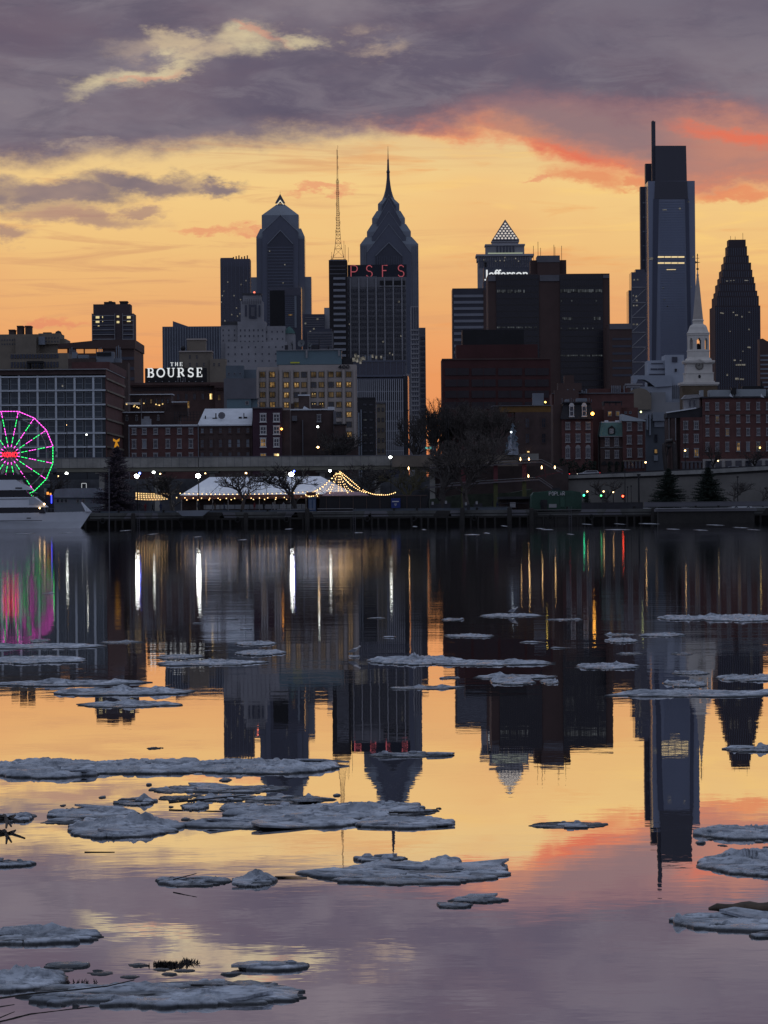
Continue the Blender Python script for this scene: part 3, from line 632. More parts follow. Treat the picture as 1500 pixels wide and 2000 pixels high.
lits(b, Y+.5, [(1404+R.random()*4, 1409+R.random()*5, 610, 612.5), (1411, 1414, 611, 613), (1431, 1434, 609, 611), (1462, 1465, 609, 610.5), (1436, 1441, 614, 617), (1448, 1451, 617, 620), (1433, 1437, 702, 705), (1445, 1448, 703, 705), (1437, 1456, 711, 714), (1436, 1443, 738, 742), (1445, 1453, 739, 742), (1460, 1466, 677, 680), (1419, 1422, 730, 734), (1425, 1427, 646, 648), (1462, 1464, 642, 645), (1450, 1452, 685, 687)], W3)
lits(b, Y+5, [(1418, 1422, 548, 549.5), (1426, 1429, 547.5, 549), (1432, 1435, 547, 548.5), (1454, 1462, 547, 548.5)], W3)
q = MB()
for xx, tp in ((1427, 461), (1436, 462), (1451, 455)): q.tube([(wx(xx, 468, Y+30), Y+30, wz(xx, 470, Y+30)), (wx(xx, 468, Y+30), Y+30, wz(xx, tp, Y+30))], .2, 3)
q.build('antenna', BLK, b)
b = B('office_building', 'round-shouldered dark building at the right edge beyond the stepped tower', 'building', 1495, 3000)
q = MB(); q.pp([(1484, 800), (1484, 662), (1490, 661), (1498, 666), (1512, 668), (1530, 668), (1530, 800)][::-1], 3000, 20); q.build('wall', BRN, b)
bands(b, 3000, 1485, 1529, 690, 760, 8, .35, GREY, 'window_band', .3)
# --- others behind, left
Y = 2000
b = B('office_building', 'beige residential tower with dense dark windows, its right flank open to the orange sky', 'building', 815, Y)
one(b, 'wall', LIME, [(802, 818, 598, None, 16), (794, 819, 730, None, 18, 2)], Y); fins(b, Y, 803, 817, 600, 880, 3, .55, NAVYD, 'window_strip', .2)
bands(b, Y-.2, 802, 818, 640, 880, 26, .3, LIME, 'spandrel', .3)
b = B('apartment_tower', 'slim apartment tower with balconies at the edge of the orange sky gap', 'building', 824, 2050)
one(b, 'wall', LIMED, [(818, 831, 640, None, 12)], 2050); bands(b, 2050, 821, 830, 655, 880, 22, .5, NAVYD, 'window_band', .4)
Y = 2200
b = B('office_building', 'blue-grey mid-rise with vertical fins and a wedge on its roof', 'building', 375, Y)
one(b, 'wall', NAVY, [(317, 432, 637.5, None, 22)], Y); fins(b, Y, 319, 431, 639, 760, 22, .35, GREY, 'fin', .7)
q = MB(); q.pp([(337.5, 638), (337.5, 627), (369, 638)], Y+3, 8); q.build('roof_wedge', NAVY, b)
q = MB(); q.pb(427.5, 429.5, 640, 700, Y-1, .5); q.build('painted_gleam_corner', GREY, b)  # corner gleam put in as a paler grey strip
Y = 1900
b = B('office_building', 'pale stone art deco tower with a columned crown and stepped shoulders', 'building', 490, Y)
one(b, 'wall', LIME, [(474, 509, 573, None, 14), (470, 513, 588, None, 18, -2), (464, 519, 628, None, 20, -4), (431, 470, 629, None, 18, -1), (518, 557, 637, None, 18, -3), (440, 560, 668, None, 24, -7), (557, 576, 651, None, 12, 0)], Y)
one(b, 'cornice', PM('dark cornice', (.05, .05, .055), .7, .2, .2), [(431, 463, 628, 634, 18, -1.4), (473, 510, 572.5, 576, 15, -.5)], Y)
q = MB(); q.pb(486, 501, 595, 622, Y-2.4, .4); q.pb(478.5, 482, 596, 618, Y-2.4, .35); q.pb(505, 508.5, 596, 618, Y-2.4, .35); q.build('crown_opening', NAVYD, b)
q = MB(); q.pb(490, 497.5, 600, 618, Y-2.9, .45); q.build('statue_niche', LIMED, b); fins(b, Y-2, 472, 511, 584, 594, 9, .3, LIMED, 'pilaster', .3)
q = MB(); q.pp([(556, 651), (560, 641), (566, 637), (572, 643), (577, 651)][::-1], Y-.5, 12); q.build('dome_roof', TEAL, b)
q = MB(); q.ball((wx(496, 570, Y), Y+5, wz(496, 570, Y)), .5); q.build('beacon', EM('red beacon', (1, .2, .12), 2), b)
win(b, Y-4, rng(470, 513, 6), rng(645, 690, 5), 2.4, 4, LIMED, NAVYD, mull=(0, 0)); win(b, Y-7, rng(446, 552, 9), rng(678, 705, 3), 2.4, 3.6, LIMED, NAVYD, mull=(0, 0))
win(b, Y-3, rng(521, 552, 4), rng(648, 662, 2), 2.4, 3.6, LIMED, NAVYD, mull=(0, 0)); win(b, Y-1, rng(436, 458, 3), rng(645, 665, 3), 2.2, 3.4, LIMED, NAVYD, mull=(0, 0))
# ================================================================== MIDDLE CITY
CHIM = PM('sooty chimney brick', (.07, .05, .045), .9, .3, .5)
# far left
Y = 1700
b = B('hospital_building', 'grey concrete hospital block with three square chimneys at the left edge', 'building', 60, Y)
one(b, 'wall', BEIGED, [(-30, 76, 653, None, 30), (75, 117, 651, 672, 24, 2), (74, 128, 662, None, 26, 4), (30, 70, 657, None, 20, -4)], Y)
one(b, 'stair_tower', GREY, [(75, 87, 657, 673, 8, -1)], Y)
for x0, x1, t in ((17, 28, 643.5), (33, 44, 636), (49, 60, 636)): one(b, 'chimney', CHIM, [(x0, x1, t, 656, 9, 2), (x0-.6, x1+.6, t, t+2, 10, 1.5)], Y)
q = MB(); q.ball((wx(111, 652, Y), Y+8, wz(111, 651, Y)), 1.5); q.box(wx(82, 650, Y), wx(98, 650, Y), Y+5, Y+9, wz(90, 653, Y), wz(90, 648, Y)); q.build('roof_plant', CHAR, b)
win(b, Y, rng(4, 70, 14), [664, 672], 2.6, 3, LIMED, NAVYD, mull=(0, 0)); win(b, Y+2, rng(90, 113, 5), [660, 667], 2.4, 3, LIMED, NAVYD, mull=(0, 0)); dots(b, Y-1, 30, 60, 673, 678, 4, W3, w=.6)
Y = 2000
b = B('apartment_tower', 'stocky brown apartment tower with pale balcony lines and a few lit windows near the top', 'tower', 220, Y)
one(b, 'wall', PM('brown tower brick', (.065, .05, .055), .85, .15, .1), [(182, 254, 594, None, 16, 2), (179, 261, 612.5, None, 20)], Y)
one(b, 'roof_plant', CHAR, [(203, 224, 589.5, 594, 8, 5), (212, 218, 588, 590, 6, 6)], Y); one(b, 'roof_plant', CHAR, [(234, 248, 590, 594, 8, 5), (233, 249, 588, 590.5, 9, 4.6)], Y)
for x0, x1 in ((180, 224.5), (239, 261)):
    bands(b, Y, x0, x1, 612, 667, 6, .16, LIME, 'balcony_line', .8)
q = MB()
for x in (179.3, 223.5, 239, 259.5): q.pb(x, x+1.1, 612, 668, Y-.9, .5, xr=640)
q.build('frame', LIME, b)
WT = EM('cream room light', lin((245, 225, 165)), .85)
lits(b, Y, [(187, 194, 617, 622), (199.5, 201, 617.5, 621), (228, 232.5, 616.5, 620), (248, 255, 617, 622), (187, 194, 626.5, 630.5), (200, 201, 627, 629), (228, 233, 627, 631), (248, 255, 626.5, 628.5), (191, 194, 635.5, 637)], WT)
for x0, x1, y0 in ((181, 223, 618), (181, 223, 628), (181, 223, 638), (181, 223, 647), (240, 259, 638), (240, 259, 648), (240, 259, 657)): lits(b, Y, [(x0, x1, y0, y0+4.5)], NAVYD, 'window_band', .25)
Y = 1500
b = B('office_building', 'long dark brown office block whose top ribbon window glows with sunset', 'building', 205, Y)
one(b, 'wall', BRN, [(113, 262, 681, None, 58, 1)], Y)
q = MB(); q.pp([(113, 680.5), (113, 672), (200, 663.5), (264, 663.5), (264, 680.8)][::-1], Y, 58); q.build('roof', BRN, b)
SUNG = EM('painted sunset glow in the top floor', lin((205, 140, 85)), .8)  # sunset behind the see-through windows put in as emissive panels
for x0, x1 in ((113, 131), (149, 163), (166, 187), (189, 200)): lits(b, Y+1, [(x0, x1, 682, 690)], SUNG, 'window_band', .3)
bands(b, Y+1, 202, 262, 690, 750, 3, .3, NAVYD, 'window_band', .2); bands(b, Y+1, 115, 200, 693, 720, 3, .4, NAVYD, 'window_band', .2)
Y = 1400
b = B('office_building', 'grey green low block with dark windows at the left edge above the white-framed apartments', 'building', 55, Y)
one(b, 'wall', BEIGED, [(-30, 132, 690, None, 20)], Y); fins(b, Y, 20, 115, 692, 700, 16, .7, NAVYD, 'window', .3); fins(b, Y, 20, 115, 707, 718, 16, .6, NAVYD, 'window', .3)
one(b, 'roof_shed', BLK, [(52, 84, 705, 709, 6, -8), (53, 58, 709, 722, 5, -7.5), (78, 82, 709, 722, 5, -7.5)], Y)
Y = 1100
b = B('mechanical_penthouse', 'cluttered rooftop plant with grey duct boxes and antenna poles above the white-framed apartments', 'building', 190, Y)
one(b, 'wall', CHIM, [(133, 187, 700.5, None, 10), (187, 250, 708, None, 9, 2)], Y); one(b, 'duct', GREY, [(188, 222, 687, 708, 6, 1), (184, 236, 700, 709, 5, 2.5), (140, 150, 688, 700, 3, 2), (152, 172, 693, 700, 4, 2)], Y)
one(b, 'louvre', BLK, [(189, 217, 688, 695, 1, .6)], Y)
q = MB()
for xx, tp in ((135, 680), (139, 677), (143, 682), (147, 684), (192, 679), (196, 678), (226, 676), (230, 674), (233, 677), (235, 683)): q.tube([(wx(xx, 690, Y), Y+3, wz(xx, 702, Y)), (wx(xx, 690, Y), Y+3, wz(xx, tp, Y))], .16, 4)
q.build('antenna', GREY, b)
# white-framed apartment block
Y = 880
b = B('apartment_block', 'long apartment block with white window frames and red brick end wall, behind the wheel', 'building', 110, Y)
q = MB(); X1 = wx(206, 725, Y); q.box(wx(-60, 725, Y), X1, Y, Y+62, BASE, wz(206, 734, Y)); q.build('wall', PM('dark infill panel', (.03, .034, .04), .5, .2, .2), b)
one(b, 'brick_end_wall', BRKR, [(205.5, 206.8, 722.5, None, 62.5, -.1)], Y, label='dark red brick end wall'); one(b, 'cornice', BRK2, [(-60, 206, 722.5, 732, 62, -.15)], Y)
q = MB(); q.pb(-60, 208, 720.8, 722.6, Y-.8, 63.6); q.build('roof_edge', WHTD, b)
one(b, 'penthouse', BRK, [(140, 214, 707, 722, 60, 35)], Y)
FRW = PM('pale painted frame', (.46, .50, .54), .7, .12, .5)
q = MB()
for x in (-36, 1, 37.5, 73.5, 109.5, 146, 182.5): q.pb(x-1.9, x+1.9, 734, 893, Y-.5, .45, xr=800)
q.build('frame_post', FRW, b)
for y in (736, 763, 791, 819, 846.5, 873.5): q = MB(); q.pb(-60, 206, y-1.5, y+1.5, Y-.6, .3); q.build('frame_band', FRW, b)
xs = [-27, -9, 10, 28.5, 46.5, 64.5, 82.5, 100.5, 118.5, 137, 155, 173.5, 192]
win(b, Y-.02, xs, [750, 777, 805, 833, 860, 885], 15.5, 22, PM('thin aluminium frame', (.16, .18, .20), .6, .1, .5), PM('grey blue glass', (.035, .048, .06), .15, .4, .25), mull=(0, 1))
q = MB()
for y in (740, 763, 791, 819, 846, 873): # stone courses on the brick end
    X = X1+.28; q.box(X-.1, X+.12, Y+.2, Y+61.8, wz(206, y, Y)-.15, wz(206, y, Y)+.25)
q.build('stone_course', BEIGED, b)
dots(b, Y-.7, 10, 190, 745, 880, 3, W3, seed=3, w=.15, h=.2)
# Bourse
Y = 1300
b = B('exchange_building', 'broad dark brown stone exchange building with arched windows below the BOURSE sign', 'building', 370, Y)
RST = PM('brown sandstone', (.075, .045, .04), .9, .3, .15)
one(b, 'wall', RST, [(253, 455, 751, None, 25), (420, 484, 758, None, 22, -3)], Y)
one(b, 'cornice', RST, [(253, 457, 747, 751.5, 28, -1.6), (253, 456, 751.6, 754.5, 27, -1.1), (419, 489, 753, 757, 25, -4.6), (420, 487, 757, 760.5, 24, -4), (410, 470, 747.5, 753, 20, -2.6)], Y)
win(b, Y, rng(268, 412, 10), [775], 6, 13, BRN, DGL, arch=True, lit={(9, 0): W2}, mull=(1, 0)); win(b, Y-3, [428, 442, 456, 470], [776], 6, 12, BRN, DGL, arch=True, lit={(0, 0): W1D}, mull=(1, 0)); fins(b, Y, 258, 415, 757, 764, 40, .4, CHAR, 'frieze_window', .3)
sg = root('rooftop_sign', 'white serif letters THE BOURSE on a black roof scaffold', 'sign', (wx(342, 745, Y), Y+3, wz(342, 747, Y)))
q = MB(); q.pb(283, 404, 719, 747, Y+3.4, .5); q.pb(300, 318, 738, 747, Y+2.6, .5); q.pb(357, 366, 735, 747, Y+2.6, .3); q.build('sign_screen', BLK, sg)
q = MB()
for k in range(9): x = 290+k*13; q.pb(x, x+2.2, 744.3, 746, Y+2.2, .3)
for x in (347, 352, 357, 361): q.pb(x, x+.9, 737, 746, Y+2.1, .2)
q.build('floodlight_bracket', LIME, sg)
zb, zt = wz(342, 736, Y), wz(342, 718, Y); xe = [285.5, 304.5, 324.5, 344.5, 364.5, 382, 398]
for i, ch in enumerate('BOURSE'): glyph(ch, wx(xe[i], 728, Y), wx(xe[i+1]-3.2, 728, Y), zb, zt, Y+3, WGLOW, sg)
zb, zt = wz(342, 714, Y), wz(342, 707, Y)
for i, ch in enumerate('THE'): glyph(ch, wx(331.5+i*9, 710, Y), wx(338+i*9, 710, Y), zb, zt, Y+3, WGLOW, sg)
q = MB(); x, z = wp(331, 714, Y)
q.tube([(wx(328, 714, Y), Y+3.6, wz(342, 716.5, Y)), (wx(360, 714, Y), Y+3.6, wz(342, 716.5, Y))], .12, 4)
for xx in (330, 344, 358): q.tube([(wx(xx, 714, Y), Y+3.6, wz(342, 720, Y)), (wx(xx, 714, Y), Y+3.6, wz(342, 708, Y))], .1, 4)
q.build('letter_rail', BLK, sg)
Y = 1500
b = B('office_building', 'buff stepped art deco building with square dark windows above the BOURSE sign', 'building', 390, Y)
one(b, 'wall', BEIGED, [(365, 401, 662, None, 10, 4), (350, 413, 686, None, 14), (410, 441, 701, None, 10, -2)], Y); one(b, 'cornice', BEIGE, [(364, 402, 661, 664, 11, 3.6), (349, 414, 685, 687.5, 15, -.5)], Y)
win(b, Y, [371, 384.5, 398], [697, 712], 4, 8, BEIGED, DGL, skip=((2, 0),), mull=(0, 1)); win(b, Y-2, [418, 428], [712], 4, 7, BEIGED, DGL, mull=(0, 1))
q = MB(); q.ball((wx(357, 680, Y), Y+2, wz(357, 680, Y)), 1.0); q.build('water_tank', BLK, b)
Y = 1200
b = B('office_building', 'low grey flat-roofed building between the BOURSE sign and the number 400 block', 'building', 460, Y)
one(b, 'wall', LIMED, [(437, 505, 739, None, 12)], Y); one(b, 'penthouse', PM('blue grey sheet metal', (.10, .125, .15), .6, .15, .3), [(441, 476, 714, 739, 8, 3), (470, 506, 722, 739, 8, 5)], Y)
win(b, Y+3, [447, 458, 469], [730], 4, 5, GREY, DGL, mull=(0, 0))
# number 400
Y = 1050
b = B('office_building', 'beige concrete office building numbered 400 with rows of dim amber windows', 'building', 600, Y)
one(b, 'wall', BEIGE, [(544, 696, 712.5, None, 18), (502.5, 545, 717, None, 16, 3)], Y)
one(b, 'penthouse', GGL, [(540, 667, 684, 712, 12, 4)], Y); one(b, 'penthouse_roof', WHTD, [(539, 668, 682.8, 684.2, 13, 3.5)], Y); one(b, 'penthouse_post', WHTD, [(597, 600.5, 684.5, 699, .4, 3.4), (660.5, 664, 684.5, 695, .4, 3.4)], Y)
lits(b, Y+4, [(567, 585, 707, 709.5)], PM('yellow hoarding', (.5, .5, .05), .7, .1, .5), 'yellow_panel', .3)
q = MB()
for x in (549, 571, 604, 637, 671.5, 693): q.pb(x-2.2, x+2.2, 722, None, Y-.7, .65, base=BASE, xr=800)
for x in (503.5, 523, 541.5): q.pb(x-2.2, x+2.2, 722, None, Y+2.3, .65, base=BASE, xr=800)
q.build('pier', BEIGE, b)
AMB = W1; lt = {}
R = random.Random(11); rows = [731.5, 751.5, 771, 790.5, 810, 829.5, 849, 868.5]
xs = [559.5, 579.5, 594, 613, 628, 647, 662, 681.5]
for j in range(8):
    for i in range(8):
        r = R.random(); lt[(i, j)] = W1D if r < .62 else (W1 if r < .74 else None)
for k in ((3, 1), (3, 3), (1, 2), (2, 2), (6, 5), (7, 5)): lt[k] = None
for k in ((0, 1), (1, 1), (7, 1), (0, 2), (0, 3), (7, 3), (7, 4), (7, 6)): lt[k] = W1
OFR = PM('bronze office frame', (.08, .07, .055), .6, .1, .5)
win(b, Y, xs, rows, 11, 11.5, OFR, DGL, lit={k: v for k, v in lt.items() if v}, mull=(1, 0))
win(b, Y+3, [513, 532], rows[:6], 11, 11.5, OFR, W1D, lit={(1, 0): W1, (1, 1): W1, (1, 3): W1}, mull=(1, 0))
R = random.Random(2); rr = []
for i, x in enumerate(xs):
    for j, y in enumerate(rows):
        if lt[(i, j)] is W1 or R.random() < .12: rr += [(x-3, x-2, y-2, y-1), (x+1.5, x+2.6, y-2.4, y-1.2)]
lits(b, Y, rr[:44], EM('ceiling lamp', lin((255, 215, 140)), 1.2), 'ceiling_lamp', .2)
text_obj('number_sign', '400', 660, 683, 712.8, 720, Y-.4, CHAR, b, offset=.02)
DISH = PM('dull dish paint', (.12, .13, .14), .7, .2, 1)
for i, (x, y, r, lb) in enumerate(((571, 671, 6, 'edge-on satellite dish, leftmost on the roof above the amber windows'), (589, 671, 7.5, 'large round satellite dish, second from left on the roof above the amber windows'), (604, 674, 5.5, 'smallest pale satellite dish, third from left on the roof above the amber windows'))):
    d = root('satellite_dish', lb, 'dish', (wx(x, y, Y+8), Y+8, wz(x, 684, Y+8)), 'satellite dishes on the beige roof')
    q = MB(); c = Vector((wx(x, y, Y+8), Y+8, wz(x, y, Y+8))); rr_ = r*Y/F; ax = Vector(((-.95, -.1, .3), (-.3, -.9, .3), (.5, -.7, .4))[i]).normalized(); u = ax.orthogonal().normalized(); v = ax.cross(u)
    vs = []; fs = []
    for k in range(4):
        for a in range(12): t = 2*math.pi*a/12; vs.append(c+(u*math.cos(t)+v*math.sin(t))*rr_*k/3+ax*(k/3)**2*rr_*.35)
    n0 = len(vs)
    for k in range(3):
        for a in range(12): fs.append((k*12+a, k*12+(a+1) % 12, (k+1)*12+(a+1) % 12, (k+1)*12+a))
    q.add(vs, fs); q.add([p-ax*.06 for p in vs], [f[::-1] for f in fs]); q.build('reflector', DISH, d)
    q = MB(); q.tube([(c.x, c.y, wz(x, 684, Y+8)), tuple(c)], .12, 5); q.tube([tuple(c), tuple(c+ax*rr_*.8)], .05, 4); q.build('stand', CHAR, d)
for x0, x1, t in ((556, 562, 674), (608, 622, 674), (622.2, 624, 662), (640, 643, 676), (664, 690, 700)): q = MB(); q.pb(x0, x1, t, 684.5 if x0 < 660 else 712, Y+6, 3); q.build('roof_plant', CHAR, b)
dots(b, Y+2, 688, 712, 690, 708, 6, W3, name='roof_light', seed=14, w=.3)
Y = 1300
b = B('museum_building', 'white-finned modern building with a dark glazed top storey right of the beige 400 block', 'building', 745, Y)
one(b, 'wall', NAVYD, [(690, 788, 738, None, 20)], Y); one(b, 'glazed_storey', GLD, [(690, 792, 705, 735.5, 16, 1.5)], Y); one(b, 'roof_edge', NAVY, [(689, 793, 704, 706.5, 17, 1), (689, 793, 732, 736, 17, 1)], Y)
fins(b, Y+1.5, 697, 792, 706, 732, 8, .14, NAVY, 'mullion', .4)
WF = PM('white fin', (.27, .28, .31), .6, .1, .2)
fins(b, Y, 697, 788, 741, 893, 23, .42, WF, 'fin', 1.0); bands(b, Y, 696, 788, 755, 890, 7, .10, WF, 'floor_edge', .6)
q = MB(); X0, X1, X2 = wx(788, 800, Y), wx(797, 800, Y), wx(797, 800, Y); q.vprism([(X0, Y), (X1, Y+2), (X1+.55, Y+30), (X0, Y+30)], BASE, wz(792, 732, Y)); q.build('glass_flank', PM('polished flank glass', (.05, .06, .08), .06, .1, .1, spec=.8), b)
q = MB(); q.pb(788.2, 796, 734, None, Y-.05, 1.6, base=BASE); q.build('end_pier', CHAR, b)
for x0, t in ((704, 697), (712, 694), (718, 696), (722, 693), (733, 699), (748, 697)): q = MB(); q.pb(x0, x0+3.2, t, 705, Y+6, 3); q.build('roof_plant', GREY, b); dots(b, Y+5, 700, 755, 694, 702, 6, W3, name='roof_light', seed=21, w=.3)
Y = 980
b = B('office_building', 'narrow black glass building wedged right of the beige 400 block', 'building', 716, Y)
one(b, 'wall', PM('near black cladding', (.014, .014, .017), .4, .2, .3), [(698, 733.5, 778, None, 14)], Y); one(b, 'roof', CHAR, [(697.5, 734, 776, 778.5, 14.6, -.3)], Y)
win(b, Y, [713, 725], rng(790, 880, 7), 8, 5, CHAR, DGL, lit={(0, 2): W3D, (0, 4): W3D}, mull=(1, 0)); one(b, 'side_pier', GREY, [(699, 702, 806, None, 1, -1.2), (704, 706.5, 800, None, 1, -1.2)], Y)
b = B('office_building', 'narrow grey brown stone building with planted roof between the black building and the white fins', 'building', 744, 1000)
one(b, 'wall', BEIGED, [(735, 752.5, 786, None, 12)], 1000); one(b, 'parapet', LIMED, [(734.5, 753, 784.5, 788, 12.5, -.3)], 1000); win(b, 1000, [740, 748], rng(800, 880, 5), 4.5, 8, CHAR, DGL)
# ---- mid row, left: houses behind the elevated highway
TERR = BLK
Y = 935
b = B('rooftop_terrace_house', 'dark rooftop terraces with snowy edges and strings of tiny lights behind the brick row', 'house', 300, Y)
one(b, 'wall', BRK2, [(240, 348, 805, None, 14), (254, 335, 771, 806, 8, 5), (320, 366, 790, 812, 8, 2)], Y)
one(b, 'snow_ledge', SNOW, [(238, 320, 804, 806, 14, -.5), (253, 337, 769.5, 771, 9, 4.4), (245, 272, 786, 790, 5, 1), (335, 366, 784, 786, 7, 1.2)], Y)
win(b, Y, [248, 267, 309], [818], 5, 8, WHTD, DGL, arch=True); win(b, Y+5, rng(262, 328, 7), [784], 5, 9, BLK, DGL, lit={(1, 0): W1D, (3, 0): W1D})
q = MB()
for k in range(16): x = wx(282+k*3.3, 800, Y); q.tube([(x, Y-.2, wz(300, 803, Y)), (x, Y-.2, wz(300, 795, Y))], .05, 3)
q.build('railing', BLK, b)
q = MB(); x0, x1 = wx(341, 815, Y-6), wx(391, 815, Y-6)
for z_ in (806, 811, 816, 822): q.tube([(x0, Y-6, wz(366, z_, Y)), (x1, Y-6, wz(366, z_, Y))], .07, 4)
for k in range(9): x = x0+(x1-x0)*k/8; q.tube([(x, Y-6, wz(366, 824, Y)), (x, Y-6, wz(366, 805, Y))], .08, 4)
q.build('balcony_rail', CHAR, b)
dots(b, Y+.8, 246, 272, 789, 797, 5, W2, name='string_bulb', seed=2, w=.13, h=.13); dots(b, Y+4.6, 280, 320, 784, 792, 5, W2, name='string_bulb', seed=5, w=.12, h=.12)
lits(b, Y, [(366, 369.5, 784, 797)], W1, 'lit_doorway')
q = MB()
q.tube([(wx(276, 800, Y-1), Y-1, wz(276, 830, Y)), (wx(276, 800, Y-1), Y-1, wz(276, 779, Y))], .09, 4); q.build('pole', LIME, b)
Y = 880
b = B('brick_rowhouse', 'brick row with six columns of white-framed windows and a snowy flat roof left of centre', 'house', 320, Y)
one(b, 'wall', BRK, [(251.5, 387, 832, None, 10)], Y); one(b, 'snow_roof', SNOW, [(251, 388, 829.5, 832, 10.4, -.3)], Y); one(b, 'chimney', PM('grey render', (.16, .165, .18), .9, .2, 1), [(276, 294, 818, 830, 3, 2), (281, 291, 813.5, 819, 2.4, 2.2)], Y); one(b, 'gutter', LIMED, [(251, 388, 832.2, 834.2, .35, -.35)], Y)
win(b, Y, [262, 282, 304, 328, 350.5, 373], [842.5], 8.5, 10.5, WHTD, DGL, sill=True); win(b, Y, [262, 282, 304, 328, 350.5, 373], [867, 894], 8.5, 16.5, WHTD, DGL, sill=True, lit={(1, 0): GREY})
one(b, 'downpipe', GREY, [(251.2, 252.4, 835, None, .2, -.3), (386.5, 387.6, 834, None, .2, -.3)], Y)
b = B('brick_rowhouse', 'brown brick house with long snowy sloping roof and dish, left of the plum-coloured house', 'house', 440, Y)
one(b, 'wall', BRK2, [(387.5, 492.5, 829, None, 12, .15)], Y)
q = MB(); X0, X1 = wx(386, 815, Y), wx(492, 815, Y); z0, z1 = wz(440, 829, Y), wz(440, 798, Y+9); q.add([(X0, Y-.3, z0), (X1, Y-.3, z0), (X1, Y+9, z1), (X0+1.2, Y+9, z1), (X0, Y-.3, z0-.3), (X1, Y-.3, z0-.3), (X1, Y+9, z0-.3), (X0+1.2, Y+9, z0-.3)], [(0, 1, 2, 3), (0, 4, 5, 1), (1, 5, 6, 2), (2, 6, 7, 3), (3, 7, 4, 0), (4, 7, 6, 5)]); q.build('snow_roof', SNOW, b)
win(b, Y+.15, [395, 412.5, 430.7, 449, 466, 484], [841], 7.5, 11, BRN, DGL, sill=True, lit={(0, 0): GREY, (1, 0): GREY}); win(b, Y+.15, [395, 412.5, 430.7, 449, 466, 484], [866, 891], 8, 17, BRN, DGL, sill=True, lit={(3, 0): GREY, (4, 0): GREY, (5, 0): GREY})
q = MB()
for x0, x1, t, bb in ((415, 424, 816, 821), (420.5, 422.5, 807, 819), (466, 472, 814, 820), (475.5, 477, 807, 818), (477, 482.5, 814, 820), (400, 402, 812, 821)): q.pb(x0, x1, t, bb, Y+3, .8)
q.build('chimney', BLK, b)
q = MB(); q.lathe(0, 0, [(.05, 0), (.5, .08), (.8, .25)], 10); me = q; R_ = Matrix.Rotation(math.radians(80), 4, 'X'); q.v = [tuple((R_@Vector(v))+Vector((wx(433, 812, Y+2), Y+2, wz(433, 812, Y+2)))) for v in q.v]; q.build('satellite_dish', LIMED, b)
Y = 893
b = B('rooftop_extension', 'blue green glazed rooftop box with a snowy top behind the sloping snow roof', 'building', 466, Y)
one(b, 'wall', GGL, [(443, 490, 779, None, 6), (488, 503, 779, None, 6, 1)], Y); one(b, 'roof', LIMED, [(442, 504, 777.5, 779, 7, -.3)], Y); win(b, Y, [482.5], [787], 7, 8, WHTD, DGL, mull=(0, 0))
Y = 878
b = B('townhouse', 'plum-coloured brick house with eight white double windows, the lowest ones lit', 'house', 527, Y)
one(b, 'wall', BRK3, [(493, 550, 797, None, 12)], Y); one(b, 'side_wing', BRK2, [(550, 566, 801, None, 11, 1)], Y); one(b, 'cornice', LIMED, [(492, 551, 795, 797.5, 12.6, -.4)], Y)
win(b, Y, [514, 540], [816, 840.5], 12.5, 15.5, WHT, DGL, sill=True, mull=(1, 1)); win(b, Y, [514, 540], [864.5], 11.5, 16.5, WHT, DGL, sill=True, mull=(1, 1), lit={(0, 0): W1}); win(b, Y, [514, 540], [891], 12, 12, WHTD, W1, mull=(1, 0), lit={(1, 0): W2})
def wall_lamp(name, label, px, py, Y, r, c, s, group=None, bracket=True):
    o = root(name, label, 'lamp', (wx(px, py, Y), Y, wz(px, py, Y)), group)
    q = MB(); x, z_ = wp(px, py, Y); q.ball((x, Y-.5, z_), r); q.build('lamp_globe', EM(name+' light', c, s), o)
    q = MB(); q.tube([(x, Y-.5, z_+r*.9), (x, Y-.3, z_+r*1.8), (x, Y+.1, z_+r*1.8)], .05, 4); q.build('bracket', BLK, o)
wall_lamp('wall_lamp', 'orange lamp on the corner of the plum-coloured brick house', 550, 838, 878, .26, lin((255, 170, 80)), 5)
Y = 905
b = B('warehouse', 'dark brown warehouse with snowy parapet, one small window and a square rooftop tank', 'building', 610, Y)
one(b, 'wall', BRK2, [(568, 652, 801, None, 12)], Y); one(b, 'snow_parapet', SNOW, [(567, 640, 798.5, 801, 3, -.3), (640, 653, 794.5, 801, 3, -.2)], Y)
q = MB(); q.pp([(591, 799), (594, 793), (604, 799)], Y+1, 2); q.pb(582, 605, 770.5, 773, Y+3.8, 4); q.build('snow_cap', SNOW, b); one(b, 'roof_tank', CHIM, [(583, 604, 773, 799, 3.6, 4), (568, 574, 788, 799, 2, 5), (608, 628, 792, 799, 3, 4)], Y)
win(b, Y, [623], [817], 8, 13, WHTD, DGL, sill=True); one(b, 'side_stair', LIMED, [(655-4, 656, 803, None, 6, -.8)], Y); one(b, 'drain', LIMED, [(590, 592, 820, None, .4, -.4), (570, 580, 812, 822, 1.6, -1.8)], Y)
b = B('garage_building', 'small dark lean-to house with an irregular roofline right of the warehouse', 'building', 670, 900)
one(b, 'wall', BRK2, [(652, 675, 829, None, 8), (652, 690, 858, None, 6, -3), (675, 700, 872, None, 6, -5)], 900); one(b, 'roof', CHAR, [(651, 677, 827.5, 829.5, 8.5, -.3), (651, 691, 856.5, 858.3, 6.6, -3.3)], 900); win(b, 897, [660, 672], [868], 5, 8, LIMED, DGL)
